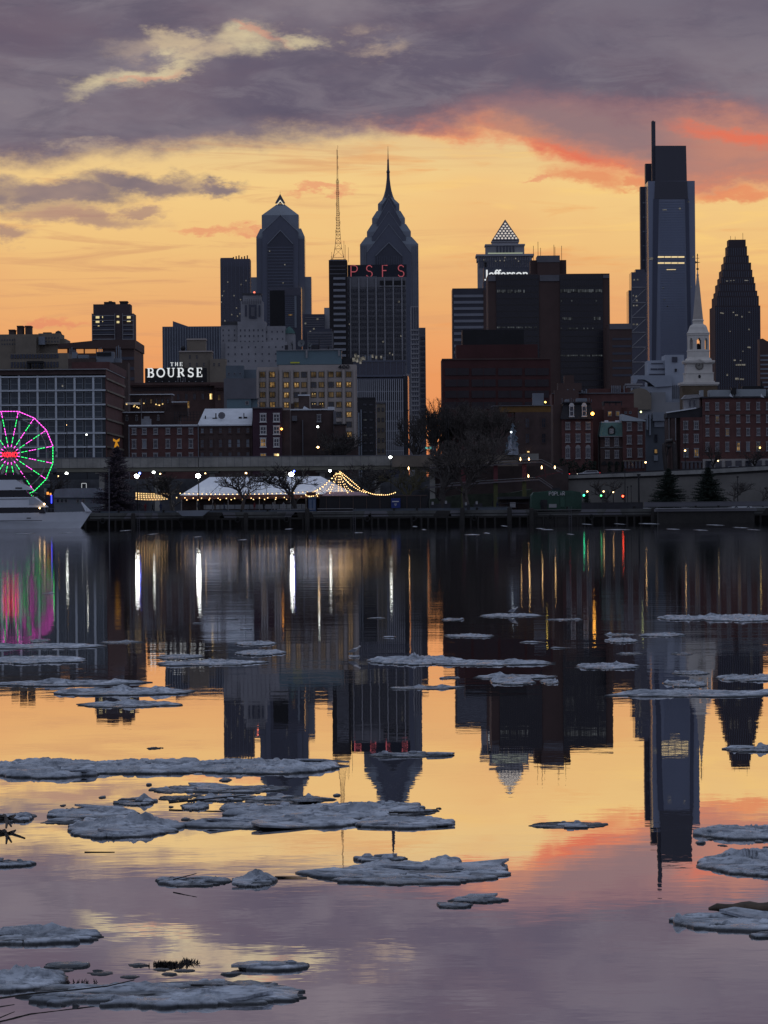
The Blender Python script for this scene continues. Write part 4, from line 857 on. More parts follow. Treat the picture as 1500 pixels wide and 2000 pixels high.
# ---- right of centre
Y = 960
b = B('brick_office', 'plain brown brick building with an ochre top band behind the monument', 'building', 1020, Y)
one(b, 'wall', BRK2, [(1006, 1082, 805, None, 10), (960, 1010, 815, None, 9, 1), (930, 1082, 832, None, 12, 4)], Y); one(b, 'ochre_band', PM('ochre render', (.15, .085, .03), .9, .2, .4), [(975, 1083, 793, 805, 9, .6)], Y); one(b, 'roof_edge', LIMED, [(962, 1082, 791.5, 793, 10, .2)], Y)
one(b, 'roof_hut', GREY, [(1041, 1062, 768, 792, 5, 3)], Y); win(b, Y, [1030, 1062], [826, 856], 9, 20, BRK2, DGL, mull=(1, 1)); win(b, Y+1, [978, 990], [822], 8, 9, CHAR, DGL)
dots(b, Y-.1, 1028, 1040, 880, 884, 2, W2, seed=3, w=.15, h=.15)
wall_lamp('wall_lamp', 'yellow lamp beside the grey rooftop hut behind the monument', 1065, 785.5, 955, .22, lin((255, 220, 110)), 5)
Y = 1000
b = B('brick_warehouse', 'long rust brick building with rooftop vents behind the mansard houses', 'building', 1160, Y)
one(b, 'wall', BRKR, [(1078, 1238, 768, None, 14), (1150, 1226, 759, 770, 8, 3)], Y); one(b, 'gable_wall', BRN, [(1083, 1130, 762, 800, 4, -3), (1102, 1121, 733, 756, 4, 5), (1090, 1136, 748, 764, 6, 2)], Y)
q = MB()
for k, x in enumerate((1108, 1112, 1116, 1120, 1136, 1140, 1144, 1194, 1198, 1202, 1206, 1210, 1218)): q.pb(x, x+2, 760+(k % 3)*2 if x < 1190 else 753, 768, Y-1.5 if x < 1150 else Y+2, .6)
q.build('roof_vent', GREY, b); one(b, 'gutter', LIMED, [(1078, 1238, 767, 769, .5, -.4)], Y)
Y = 880
b = B('mansard_house', 'tall brick house with a black mansard roof, two white dormers and arched windows', 'house', 1128, Y)
one(b, 'wall', BRK, [(1097, 1158, 817, None, 12)], Y); one(b, 'side_wall', BRN, [(1080, 1097.2, 790, None, 11, 1.5)], Y)
q = MB(); X0, X1 = wx(1097, 817, Y), wx(1158, 817, Y); z0, z1 = wz(1128, 817, Y), wz(1128, 787, Y); q.frus((X0-.3, X1+.3, Y-.4, Y+12, z0), (X0+.5, X1-.5, Y+.9, Y+11, z1)); q.build('mansard_roof', PM('black slate', (.012, .012, .015), .6, .3, 1), b)
one(b, 'cornice', CHAR, [(1096, 1159, 816, 818.6, 12.8, -.7), (1099, 1156, 784.5, 787.4, 10, .3)], Y)
win(b, Y-.2, [1116.5, 1141], [803], 9, 20, WHT, DGL, arch=True, sill=True, name='dormer_window'); one(b, 'roof_plant', GREY, [(1126, 1146, 778, 785, 3, 3), (1104, 1112, 780, 785, 2, 4)], Y)
q = MB()
for k in range(14): x = wx(1098+k*4.4, 780, Y+2); q.tube([(x, Y+2, wz(1128, 786, Y)), (x, Y+2, wz(1128, 777+(k*7 % 4), Y))], .06, 3)
q.build('roof_railing', GREY, b)
win(b, Y, [1109, 1129, 1148.5], [832], 9, 13, WHTD, DGL, sill=True, mull=(1, 1)); win(b, Y, [1109, 1129, 1148.5], [856], 9, 15, WHTD, DGL, sill=True, mull=(1, 1)); win(b, Y, [1109, 1129, 1148.5], [885], 9, 20, WHTD, DGL, arch=True, sill=True, mull=(1, 1))
wall_lamp('wall_lamp', 'bright orange lamp right of the black mansard roof', 1157, 808, 878, .38, lin((255, 175, 70)), 9)
Y = 895
b = B('brick_house', 'dark red upper storey with balcony and two warmly lit openings behind the green mansard', 'house', 1200, Y)
one(b, 'wall', BRKR, [(1180, 1214, 792, None, 8), (1213, 1246, 796, None, 8, 1), (1158, 1181, 800, None, 7, 2)], Y); one(b, 'parapet', CHAR, [(1179, 1215, 783.5, 786, 8, -.2), (1179, 1181, 784, 792, 7, 0), (1190, 1192, 786, 792, .5, 0), (1202, 1204, 786, 792, .5, 0), (1213, 1215, 786, 792, .5, 0)], Y)
win(b, Y, [1191, 1206.5], [808], 8, 10, WHTD, DGL, lit={(0, 0): W1, (1, 0): W1D}, mull=(0, 0)); win(b, Y+1, [1222, 1231], [806], 5, 5, GREY, DGL, mull=(0, 0))
wall_lamp('wall_lamp', 'small greenish lamp on the brick house right of the green mansard roof', 1251.5, 804.5, 890, .2, lin((230, 240, 160)), 4)
Y = 882
b = B('mansard_house', 'narrow brick house with a pale green mansard roof and one black-hooded dormer', 'house', 1194, Y)
one(b, 'wall', BRK2, [(1172.5, 1216, 852, None, 10)], Y); q = MB(); X0, X1 = wx(1172, 852, Y), wx(1216, 852, Y); z0, z1 = wz(1194, 852, Y), wz(1194, 825, Y); q.frus((X0-.2, X1+.1, Y-.3, Y+8, z0), (X0+.3, X1, Y+.9, Y+7, z1)); q.build('mansard_roof', TEAL, b)
one(b, 'roof_snow', SNOW, [(1174, 1216, 823.5, 825.3, 6, 1), (1181, 1188, 821, 824, 1.5, 2), (1202, 1209, 821, 824, 1.5, 2)], Y); one(b, 'eave', WHTD, [(1171.5, 1216.5, 851.5, 853.2, .8, -.6), (1173, 1217, 873.5, 874.5, .3, -.2)], Y)
q = MB(); q.pp([(1188, 836), (1195, 831), (1201, 836), (1201, 848), (1188, 848)], Y-.35, 1); q.build('dormer', BLK, b); win(b, Y-.5, [1194.3], [842], 7, 9, WHT, DGL, mull=(1, 1), name='dormer_window')
win(b, Y, [1186, 1204.5], [863.5, 887.5], 8.5, 14, WHTD, DGL, mull=(1, 1), sill=True)
q = MB(); [q.prism([(wx(1180+i*12.5, 905, Y)+r*math.cos(a), wz(1194, 908, Y)+r*1.3*math.sin(a)) for r, a in [(.62, math.pi*t/8) for t in range(9)]], Y-.25, Y-.02) for i in range(3)]; q.build('arched_opening', BLK, b)
b = B('brick_house', 'brick house with snowy lean-to roof and six white windows, right of the green mansard', 'house', 1238, 880)
Y = 880
one(b, 'wall', BRK, [(1216.3, 1260, 822, None, 10)], Y); q = MB(); q.pp([(1214.5, 822), (1214.5, 808.5), (1261.5, 821), (1261.5, 823)][::-1], Y-.4, 9); q.build('snow_roof', PM('blue grey snow roof', (.33, .38, .42), .9, .1, .5), b)
win(b, Y, [1229, 1250], [833], 9, 15, WHTD, DGL, mull=(0, 1), sill=True); win(b, Y, [1229, 1250], [859, 884.5], 9, 15.5, WHTD, DGL, mull=(1, 1), sill=True)
one(b, 'shopfront', BEIGED, [(1217, 1260, 899, 901, .5, -.4)], Y); fins(b, Y-.05, 1218, 1260, 901, 915, 6, .6, DGL, 'shop_window', .2)
Y = 930
b = B('office_building', 'narrow pale grey metal-clad building in the alley right of the white-windowed brick house', 'building', 1280, Y)
one(b, 'wall', PM('dark zinc', (.06, .07, .085), .6, .15, .3), [(1261, 1299, 818, None, 12)], Y); one(b, 'upper_panel', GREY, [(1275, 1298, 805, 822, 8, -1), (1263, 1266, 808, 840, 6, -1), (1268, 1271, 806, 850, 6, -1)], Y)
win(b, Y-.1, [1281], [881.5], 7, 9, CHAR, W1, mull=(0, 0)); win(b, Y-.1, [1281], [856], 6, 15, CHAR, DGL, mull=(0, 0)); one(b, 'panel', GREY, [(1277, 1285, 889, 900, .3, -.4), (1278, 1297, 822.5, 834, .4, -.3)], Y)
Y = 1200
b = B('museum_building', 'cluster of pale grey blocks with a barrel-vaulted roof in front of the tall glass tower', 'building', 1285, Y)
PG = PM('pale grey cladding', (.30, .33, .38), .8, .1, .1); PG2 = PM('pale concrete', (.20, .205, .215), .85, .12, .15)
one(b, 'wall', PG, [(1299, 1336, 693, None, 16, 6), (1265, 1300, 704, None, 14, 8), (1311, 1350, 747, None, 12, 3), (1237, 1312, 755, None, 12, 2)], Y)
one(b, 'window_band', NAVYD, [(1271, 1284, 719.5, 722, .3, 7.6), (1285, 1298.5, 719.5, 722, .3, 7.6), (1312.5, 1323, 697, 707, .3, 5.6), (1268, 1299, 730, 733, .3, 7.6), (1272, 1295, 709, 710.5, .3, 7.6)], Y)
q = MB(); q.pp([(1236, 762), (1236, 733), (1311.5, 733), (1312.5, 754), (1280, 756), (1268, 746), (1258, 741), (1246, 741)][::-1], Y+1, 10); q.build('vault_roof', PM('metal vault roof', (.24, .27, .32), .5, .1, .2), b)
q = MB(); q.pp([(1226, 800), (1226, 762)]+[(1249+23*math.cos(a), 776-18*math.sin(a)) for a in [math.pi*(1-t/10) for t in range(11)]]+[(1272, 800)], Y-6, 4); q.build('stone_arch', BEIGED, b)
q = MB(); q.pb(1222, 1255, 749, 752, Y-5, 5); q.pb(1224, 1250, 752, 757, Y-4.6, 4); q.build('cornice', LIME, b); one(b, 'lower_wall', PG2, [(1238, 1340, 786, None, 8, -5), (1272, 1300, 766, 790, 6, -3), (1336, 1352, 770, None, 6, -2)], Y)
win(b, Y-5, [1248, 1264], [789], 13, 9, CHAR, DGL, mull=(2, 0)); fins(b, Y+3, 1313, 1336, 752, 778, 7, .35, LIMED, 'fin', .4)
q = MB(); q.pb(1318, 1322, 720, 726, Y+5.4, .3); q.build('emblem', CHAR, b)
# ---- steeple
Y = 1000; cx = 1366.5
b = B('church_steeple', 'white wooden church steeple with an open arched belfry, clock and weathervane', 'steeple', cx, Y)
WS = PM('white painted timber', (.52, .50, .46), .75, .10, .5)
X = wx(cx, 650, Y); z = lambda py: wz(cx, py, Y); k = Y/F; yc = Y+5
q = MB(); q.box(X-34.5*k, X+34.5*k, yc-34.5*k, yc+34.5*k, BASE, z(752)); q.build('brick_tower', PM('old tower brick', (.10, .075, .05), .9, .25, .5), b)
def sq(q, hw, y0, y1): q.box(X-hw*k, X+hw*k, yc-hw*k, yc+hw*k, z(y0), z(y1))
q = MB(); sq(q, 38, 750.5, 746.5); sq(q, 36, 752.8, 750.5); sq(q, 30, 746.5, 744); q.build('base_cornice', WS, b)
q = MB(); sq(q, 27.5, 744, 729); sq(q, 28.5, 729, 727); sq(q, 25.5, 727, 708); sq(q, 26.5, 708, 706); q.frus((X-26.5*k, X+26.5*k, yc-26.5*k, yc+26.5*k, z(706)), (X-23*k, X+23*k, yc-23*k, yc+23*k, z(699))); q.build('clock_stage', WS, b)
q = MB(); sq(q, 30.5, 706.8, 703.5); sq(q, 29.5, 709, 707)
for s in (-1, 1): q.prism([(X+s*30*k, z(706)), (X+s*12*k, z(705)), (X, z(701)), (X, z(703.5)), (X+s*12*k, z(708.5))][::-s], yc-31*k-.1*s, yc-24*k)
q.build('clock_cornice', WS, b)
q = MB(); q.lathe(0, 0, [(.95, 0), (1.0, .2)], 20); q.v = [(X+v[0], yc-25.5*k-v[2], z(714)+v[1]) for v in q.v]; q.build('clock_rim', PM('clock rim', (.10, .09, .08), .6, .1, 1), b)
q = MB(); q.lathe(0, 0, [(.78, 0), (.78, .26)], 20); q.v = [(X+v[0], yc-25.5*k-v[2], z(714)+v[1]) for v in q.v]; q.build('clock_face', PM('clock face', (.20, .19, .17), .6, .1, 1), b)
q = MB(); yy = yc-25.5*k-.32; q.prism([(X-.05, z(714)), (X+.05, z(714)), (X+.12, z(714)+.66), (X+.02, z(714)+.66)], yy, yy+.04); q.prism([(X, z(714)-.06), (X, z(714)+.06), (X-.42, z(714)+.16), (X-.42, z(714)+.06)], yy-.05, yy-.01); q.build('clock_hand', BLK, b)
q = MB(); sq(q, 3, 737, 731) if 0 else q.prism([(X+(2.6*math.cos(a))*k, z(735)+3.5*k*math.sin(a)) for a in [math.pi*2*t/10 for t in range(10)]], yc-27.5*k-.1, yc-27.5*k); q.build('oval_window', CHAR, b)
q = MB(); pr = [(22.7, 699), (22.7, 698), (22, 697), (22, 685.5), (22.8, 685), (22.8, 683), (15, 682.9)]
q.lathe(X, yc, [(r*k*1.05, z(y)) for r, y in pr], 8, rot=math.pi/8); q.build('belfry_base', WS, b)
q = MB(); Ro = 21.5*k*1.05
for i in range(8):
    a0, a1 = math.pi/8+i*math.pi/4, math.pi/8+(i+1)*math.pi/4
    p0, p1 = Vector((math.cos(a0), math.sin(a0)))*Ro, Vector((math.cos(a1), math.sin(a1)))*Ro; t = (p1-p0).normalized(); n_ = Vector((t.y, -t.x)); Ls = (p1-p0).length; c = Vector((X, yc))
    def slab(a, e, za, zb):
        A, E = c+p0+t*a, c+p0+t*e; q.vprism([tuple(A), tuple(E), tuple(E-n_*.5), tuple(A-n_*.5)], za, zb)
    m0, m1 = Ls*.26, Ls*.74; slab(0, m0, z(683), z(655)); slab(m1, Ls, z(683), z(655)); slab(m0, m1, z(659.5), z(655)); slab(m0, m0+(m1-m0)*.22, z(663), z(659.5)); slab(m1-(m1-m0)*.22, m1, z(663), z(659.5)); slab(m0, m1, z(683), z(681.5))
q.build('belfry_arcade', WS, b)
q = MB(); q.lathe(X, yc, [(.4, z(683)), (.9, z(679)), (.85, z(674)), (.35, z(671)), (.1, z(669))], 10); q.build('bell', CHAR, b)
q = MB(); pr = [(21.5, 655.3), (23, 654), (23.3, 650.5), (24, 649), (22, 647.5), (19.5, 642), (18.5, 638), (16, 634), (12, 632), (11, 631), (11, 626), (12, 625), (12, 623.5), (10.6, 622)]
q.lathe(X, yc, [(r*k, z(y)) for r, y in pr], 8, rot=math.pi/8); q.build('bell_roof', WS, b, label='bell-shaped roof cap')
q = MB(); q.lathe(X, yc, [(10.6*k, z(622)), (7.6*k, z(592)), (4.6*k, z(560)), (2.0*k, z(537)), (2.6*k, z(536)), (2.3*k, z(534)), (1.2*k, z(532)), (.9*k, z(527))], 8, rot=math.pi/8); q.build('spire', PM('spire shingles', (.36, .33, .30), .8, .12, .5), b)
q = MB(); GO = PM('dull gilt', (.16, .12, .06), .45, .2, 1, metal=.5); q.tube([(X, yc, z(528)), (X, yc, z(493))], .1, 5); q.ball((X, yc, z(523)), 2.6*k); q.ball((X, yc, z(496)), 1.4*k)
q.prism([(X-5.8*k, z(507)), (X-2*k, z(508.5)), (X+2.5*k, z(509.5)), (X+2.5*k, z(511)), (X-2*k, z(511.5)), (X-5.8*k, z(513)), (X-4.4*k, z(510))], yc-.06, yc+.06); q.tube([(X-3.5*k, yc, z(502)), (X+3.5*k, yc, z(502))], .08, 4); q.tube([(X+2*k, yc, z(510)), (X+5*k, yc, z(510))], .08, 4); q.build('weathervane', GO, b)
q = MB()
for s in (-1, 1):
    for j in (-1, 1): q.lathe(X+s*25*k, yc+j*25*k, [(1.4*k, z(744)), (1.6*k, z(742)), (2.4*k, z(739)), (.8*k, z(735)), (1.6*k, z(732)), (.1, z(726))], 6)
q.build('corner_urn', WS, b)
# ---- right brick buildings
Y = 865
b = B('brick_building', 'brick corner house with sloping roof and white cupola, left of the long brick range', 'house', 1340, Y)
one(b, 'wall', BRK, [(1329, 1372, 815, None, 12)], Y); one(b, 'side_wall', BRK2, [(1304, 1329.2, 806, None, 10, 2), (1310, 1322, 812, None, 1, 1.2)], Y)
q = MB(); q.pp([(1302, 807), (1360, 798.5), (1373, 793), (1373, 816), (1302, 816)][::-1], Y+1, 9); q.build('roof', CHAR, b); q = MB(); q.pp([(1302, 806.8), (1360, 798), (1360, 795.6), (1302, 804.6)], Y+.6, 1.2); q.build('snow_ledge', SNOW, b)
one(b, 'cupola', WHTD, [(1336, 1366, 776, 803, 4, 1.5)], Y); q = MB(); q.pp([(1332, 779), (1339, 771.5), (1362, 770), (1369, 773), (1369, 776), (1334, 780)][::-1], Y+1, 5); q.build('cupola_roof', WHTD, b); win(b, Y+1.4, [1347.5, 1356], [788], 6, 15, WHTD, DGL, mull=(0, 0))
win(b, Y, [1339.5, 1360], [831, 856.5, 884.5], 9, 15, WHTD, DGL, sill=True, lit={(1, 2): W1}, mull=(1, 1)); one(b, 'downpipe', LIME, [(1306, 1307, 812, 860, .2, 1.1), (1318.5, 1320, 812, 860, .2, 1.1)], Y)
one(b, 'shopfront', LIMED, [(1330, 1372, 901, 903, .5, -.4)], Y); fins(b, Y-.05, 1331, 1371, 903, 917, 5, .6, DGL, 'shop_window', .2)
b = B('brick_building', 'long four-storey brick range with a white ground floor at the right edge', 'building', 1450, Y)
one(b, 'wall', BRKR, [(1372, 1560, 776, None, 14)], Y); one(b, 'roof', CHAR, [(1371, 1561, 774, 777, 14.6, -.4)], Y); one(b, 'roof_hut', PM('pale roof huts', (.26, .29, .31), .8, .1, .5), [(1386, 1427, 761.5, 774.5, 6, 4), (1436, 1496, 760, 774.5, 6, 4), (1500, 1550, 760, 774.5, 6, 4), (1368, 1374, 762, 775, 4, 3)], Y)
one(b, 'roof_vent', BLK, [(1429, 1438, 757, 770, 3, 3), (1444, 1446, 748, 762, 1, 5), (1450, 1492, 754, 760.5, 3, 6), (1486, 1489, 745, 756, 1, 5)], Y); q = MB(); q.pp([(1425, 774), (1432, 776), (1427, 768)][::-1], Y-.6, .8); q.pp([(1486, 775), (1493, 777), (1487, 769)][::-1], Y-.6, .8); q.build('snow_patch', SNOW, b)
one(b, 'string_course', BRN, [(1372, 1560, 808.5, 810, .3, -.2)], Y)
xs = [1381.5, 1401, 1420.5, 1442, 1461, 1481, 1500, 1520]
win(b, Y, xs, [793.5, 818.5, 844], 6.8, 13, WHTD, DGL, sill=True, mull=(1, 1), lit={(2, 2): W1D, (1, 1): W1D}); win(b, Y, xs, [872.5], 7, 16.5, WHTD, DGL, sill=True, mull=(1, 1), lit={(3, 0): W1, (4, 0): GREY})
one(b, 'shopfront', PM('pale stone shopfront', (.30, .29, .28), .8, .1, .4), [(1372.5, 1560, 896, None, .4, -.5)], Y); fins(b, Y-.5, 1374, 1550, 900, 917, 9, .62, DGL, 'shop_window', .2)
wall_lamp('wall_lamp', 'small warm lamp between upper ground-floor windows at the right end of the brick range', 1484, 874.5, Y, .2, lin((255, 215, 120)), 5)
wall_lamp('wall_lamp', 'small lamp over a white shopfront door in the brick range', 1402, 900, Y-.6, .16, lin((255, 225, 170)), 4)
# ================================================================== GROUND AND RIVERFRONT
QZ = 2.6
PAVE = PM('dark wet paving with snow patches', (.05, .05, .055), .8, .4, .15, c2=(.16, .17, .19))
q = MB(); xs_ = (-9000, 9000); pr = [(741, -2), (741, QZ), (861.5, QZ), (861.6, BASE), (30000, BASE)]
q.add([(x, y, z_) for y, z_ in pr for x in xs_], [(i*2, i*2+1, i*2+3, i*2+2) for i in range(4)]); q.build('ground', PAVE, kind='structure', origin=(0, 0, 0))
TIMB = PM('black wet timber and under-deck shade', (.014, .013, .012), .7, .4, .8)
DCON = PM('stained quay concrete', (.085, .088, .085), .9, .45, .25)
FENC = PM('blue grey fence panel', (.075, .09, .11), .8, .2, .3)
Y = 738
b = root('quay', 'long concrete quay on black timber piles along the far bank', 'quay', (wx(600, 1000, Y), Y, 0))
XL, XR = wx(-80, 1000, Y), wx(1640, 1000, Y)
q = MB(); q.box(XL, XR, Y, Y+3.1, 1.55, QZ+.004); q.build('deck', DCON, b)
q = MB(); q.box(XL, XR, Y+2.4, Y+2.9, -1.5, 1.5); q.build('wall', TIMB, b)  # black colour also carries the shade under the overhanging deck
q = MB(); q.box(XL, XR, Y-.06, Y, 1.9, 2.05); q.box(XL, XR, Y-.1, Y-.01, 1.2, 1.5); q.build('waling', TIMB, b)
pl = MB(); pl.lathe(0, 0, [(.2, -1.5), (.2, 1.5)], 7); pm = None
for k in range(90):
    x = XL+(XR-XL)*(k+.3*math.sin(k*5.1))/90
    if pm is None: pm = pl.build('pile', TIMB, b, origin=(0, 0, 0)); pm.data.transform(Matrix.Translation(LOCS[b.name])); o = pm
    else: o = clone(pm, b, (0, 0, 0))
    o.location = (x-LOCS[b.name][0], Y-.02-LOCS[b.name][1], 0)
RUB = PM('old rubber', (.02, .02, .02), .9, .3, 2)
for k in range(14):
    x = XL+6+k*11.1+2*math.sin(k*2.3); q = MB(); q.tube([(x+.42*math.cos(a), Y-.42, 1.15+.42*math.sin(a)) for a in [i*math.pi/6 for i in range(13)]], .13, 5); q.build('tyre_fender', RUB, b)
for k in range(7):
    x = XL+13+k*19.7; q = MB()
    for s in (-.22, .22): q.tube([(x+s, Y-.22, -.4), (x+s, Y-.22, QZ+.5)], .04, 4)
    for r in range(9): q.tube([(x-.22, Y-.22, -.2+r*.33), (x+.22, Y-.22, -.2+r*.33)], .03, 4)
    q.build('ladder', LIMED, b)
for k in range(16):
    x = XL+2+k*9.3+3*math.sin(k*4.1); q = MB(); q.lathe(x, Y+.5, [(.22, QZ+.004), (.16, QZ+.12), (.16, QZ+.34), (.26, QZ+.4), (.22, QZ+.48)], 8); q.build('bollard', TIMB, b)
for k in range(22):
    x = XL+3+k*6.9+2.5*math.sin(k*3.3); w_ = .5+1.6*abs(math.sin(k*1.9)); q = MB(); q.add([(x-w_, Y-.004, 1.57), (x+w_, Y-.004, 1.57), (x+w_*.8, Y-.004, QZ-.1), (x-w_*.6, Y-.004, QZ-.02)], [(0, 1, 2, 3)]); q.build('concrete_patch', LIMED if k % 3 else TIMB, b)
for i, (px, t) in enumerate(((903, 991), (995, 990), (600, 993), (1038, 992), (1276, 991), (480, 1001), (260, 1002))):
    q = MB(); x = wx(px, 1000, Y-1); q.lathe(x, Y-1, [(.42, -1.5), (.42, wz(px, t, Y-1)-.2), (.3, wz(px, t, Y-1))], 9)
    q.build('mooring_dolphin', TIMB, label='thick black mooring pile at the quay edge, number %d counted from the left' % (sorted([903, 995, 600, 1038, 1276, 480, 260]).index(px)+1), cat='pile', group='mooring piles along the quay')
def rail(name, label, x0, x1, yt, yb, Yr, mat, n, panel=True, cat='railing', group=None, pmat=None):
    o = root(name, label, cat, (wx((x0+x1)/2, yb, Yr), Yr, wz((x0+x1)/2, yb, Yr)), group)
    X0, X1 = wx(x0, yb, Yr), wx(x1, yb, Yr); zt, zb = wz((x0+x1)/2, yt, Yr), wz((x0+x1)/2, yb, Yr)
    if panel: q = MB(); q.box(X0, X1, Yr, Yr+.06, zb+.08, zt-.12); q.build('panel', pmat or mat, o)
    q = MB(); q.box(X0, X1, Yr-.06, Yr+.12, zt-.1, zt); q.box(X0, X1, Yr-.04, Yr-.005, zb+.25, zb+.33); q.build('top_rail', mat, o)
    q = MB(); q.box(-.05, .05, -.07, .02, 0, zt-zb-.1); p = q.build('post', mat, o, origin=(0, 0, 0)); p.location = (X0-LOCS[o.name][0]+.05, 0, 0)
    for k in range(1, n): clone(p, o, (X0-LOCS[o.name][0]+.05+(X1-X0-.1)*k/(n-1), 0, 0))
    return o
rail('quay_fence', 'blue grey panel fence on the quay right of the dark market stalls', 690, 912, 993, 1003, Y+.6, FENC, 14, group='panel fences on the quay')
rail('quay_fence', 'blue grey panel fence on the quay left of the thick mooring pile in the middle', 918, 1000, 990, 1001, Y+.6, FENC, 6, group='panel fences on the quay')
rail('quay_fence', 'long low fence below the big white tent', 408, 596, 996, 1004, Y+.6, FENC, 14, group='panel fences on the quay')
rail('quay_fence', 'fence right of the bow of the white yacht, below the Christmas tree', 196, 345, 998, 1005, Y+.6, FENC, 10, group='panel fences on the quay')
rail('quay_fence', 'dark blue fence right of the green shed', 1136, 1256, 981, 999, Y+.5, CHAR, 12, group='panel fences on the quay')
rail('quay_parapet', 'long grey parapet below the retaining wall at the right', 1258, 1560, 979.5, 990, Y+14, LIMED, 16)
rail('white_railing', 'white board railing in front of the red canopy stall', 541, 612, 994, 1003, Y-.4, WHTD, 5, False, group='white railings on the quay edge'); rail('white_railing', 'white board railing below the black market stall', 620, 690, 993, 1002, Y-.4, WHTD, 5, False, group='white railings on the quay edge')
q = MB(); q.pp([(344, 997.5), (409, 996.5), (395, 1008), (356, 1008)][::-1], Y-4, 3); q.build('pontoon', GREY, label='pale grey pontoon with slanted ends moored below the white tent', cat='pontoon')
# floating dock right
b = root('floating_dock', 'long low floating dock with a pale top edge at the right', 'dock', (wx(1378, 1000, Y-6), Y-6, 0))
q = MB(); q.pb(1281, 1478, 993.5, 998.5, Y-8, 5); q.build('deck', LIMED, b); q = MB(); q.pb(1284, 1476, 992.3, 993.6, Y-8.1, 5.2); q.build('deck_edge', WHTD, b); q = MB(); q.box(wx(1286, 1000, Y-8), wx(1474, 1000, Y-8), Y-7.5, Y-3.2, -.4, wz(1380, 998.6, Y-8)); q.build('float', TIMB, b)
# elevated highway
Y = 842
b = root('elevated_highway', 'stained concrete elevated highway crossing behind the tents and carousel lights', 'highway', (wx(400, 905, Y), Y, QZ))
XL, XR = wx(-80, 905, Y), wx(842, 905, Y); z = lambda py: wz(400, py, Y)
q = MB(); q.box(XL, XR, Y, Y+.4, z(912), z(893)); q.build('parapet', CONC, b); q = MB(); q.box(XL, XR, Y-.08, Y+.5, z(893)+.003, z(892)+.05); q.build('coping', LIMED, b)
q = MB(); q.box(XL, XR, Y+.3, Y+13, z(920), z(912)-.003); q.build('girder', PM('girder concrete', (.17, .165, .13), .9, .2, .15), b)
q = MB(); q.box(XL, XR, Y+.5, Y+13, z(912), z(909)); q.build('deck', PM('asphalt', (.05, .05, .05), .9), b)
for k in range(9):
    q = MB(); x = XL+6+k*11.5; q.box(x, x+1.1, Y+2, Y+3.2, QZ, z(920)); q.box(x-.8, x+1.9, Y+1.2, Y+11, z(924), z(920)-.003); q.build('pier', CONC, b)
q = MB()
for k in range(60): x = XL+k*(XR-XL)/60; q.box(x, x+.06, Y-.025, Y-.002, z(912), z(893))
q.build('panel_joint', LIMED, b)
b = root('plaza_wall', 'paler stone plaza wall behind the bare trees right of the highway', 'wall', (wx(920, 905, 845), 845, QZ))
q = MB(); q.pb(766, 1012, 889.5, 911, 839.5, 2); q.build('parapet', PM('tan stone', (.15, .125, .10), .9, .25, .3), b); q = MB(); q.pb(840, 1110, 911, None, 846, 14, base=QZ); q.build('wall', PM('brown brickwork with painted shade', (.05, .036, .034), .9, .3, .3), b); q = MB(); q.pb(1005, 1052, 886, 899, 841, 2.4); q.build('pedestal_wall', CONC, b)  # shade on the lower wall is put into its brick colour
rt = root('retaining_wall', 'tall grey retaining wall carrying the sloping road at the right', 'wall', (wx(1300, 950, 848), 848, QZ))
q = MB(); q.pp([(1100, 990), (1100, 938), (1260, 933), (1380, 929), (1580, 917), (1580, 990)][::-1], 848, 6); q.build('wall', PM('bare grey concrete', (.13, .125, .115), .9, .25, .12), rt)
q = MB(); q.pp([(1100, 935), (1100, 929), (1260, 922.5), (1380, 917), (1580, 906), (1580, 913), (1380, 925), (1260, 929.5)][::-1], 847.4, .5); q.build('road_barrier', PM('pale barrier', (.21, .21, .20), .9, .3, .4), rt)
q = MB(); q.pp([(1100, 938), (1100, 935), (1260, 929.5), (1380, 925), (1580, 913), (1580, 917), (1380, 929), (1260, 933)][::-1], 847.8, .4); q.build('ledge', TIMB, rt)
q = MB(); q.pp([(1100, 931), (1100, 927), (1580, 905), (1580, 909)][::-1], 849, 11); q.build('road_deck', CHAR, rt)
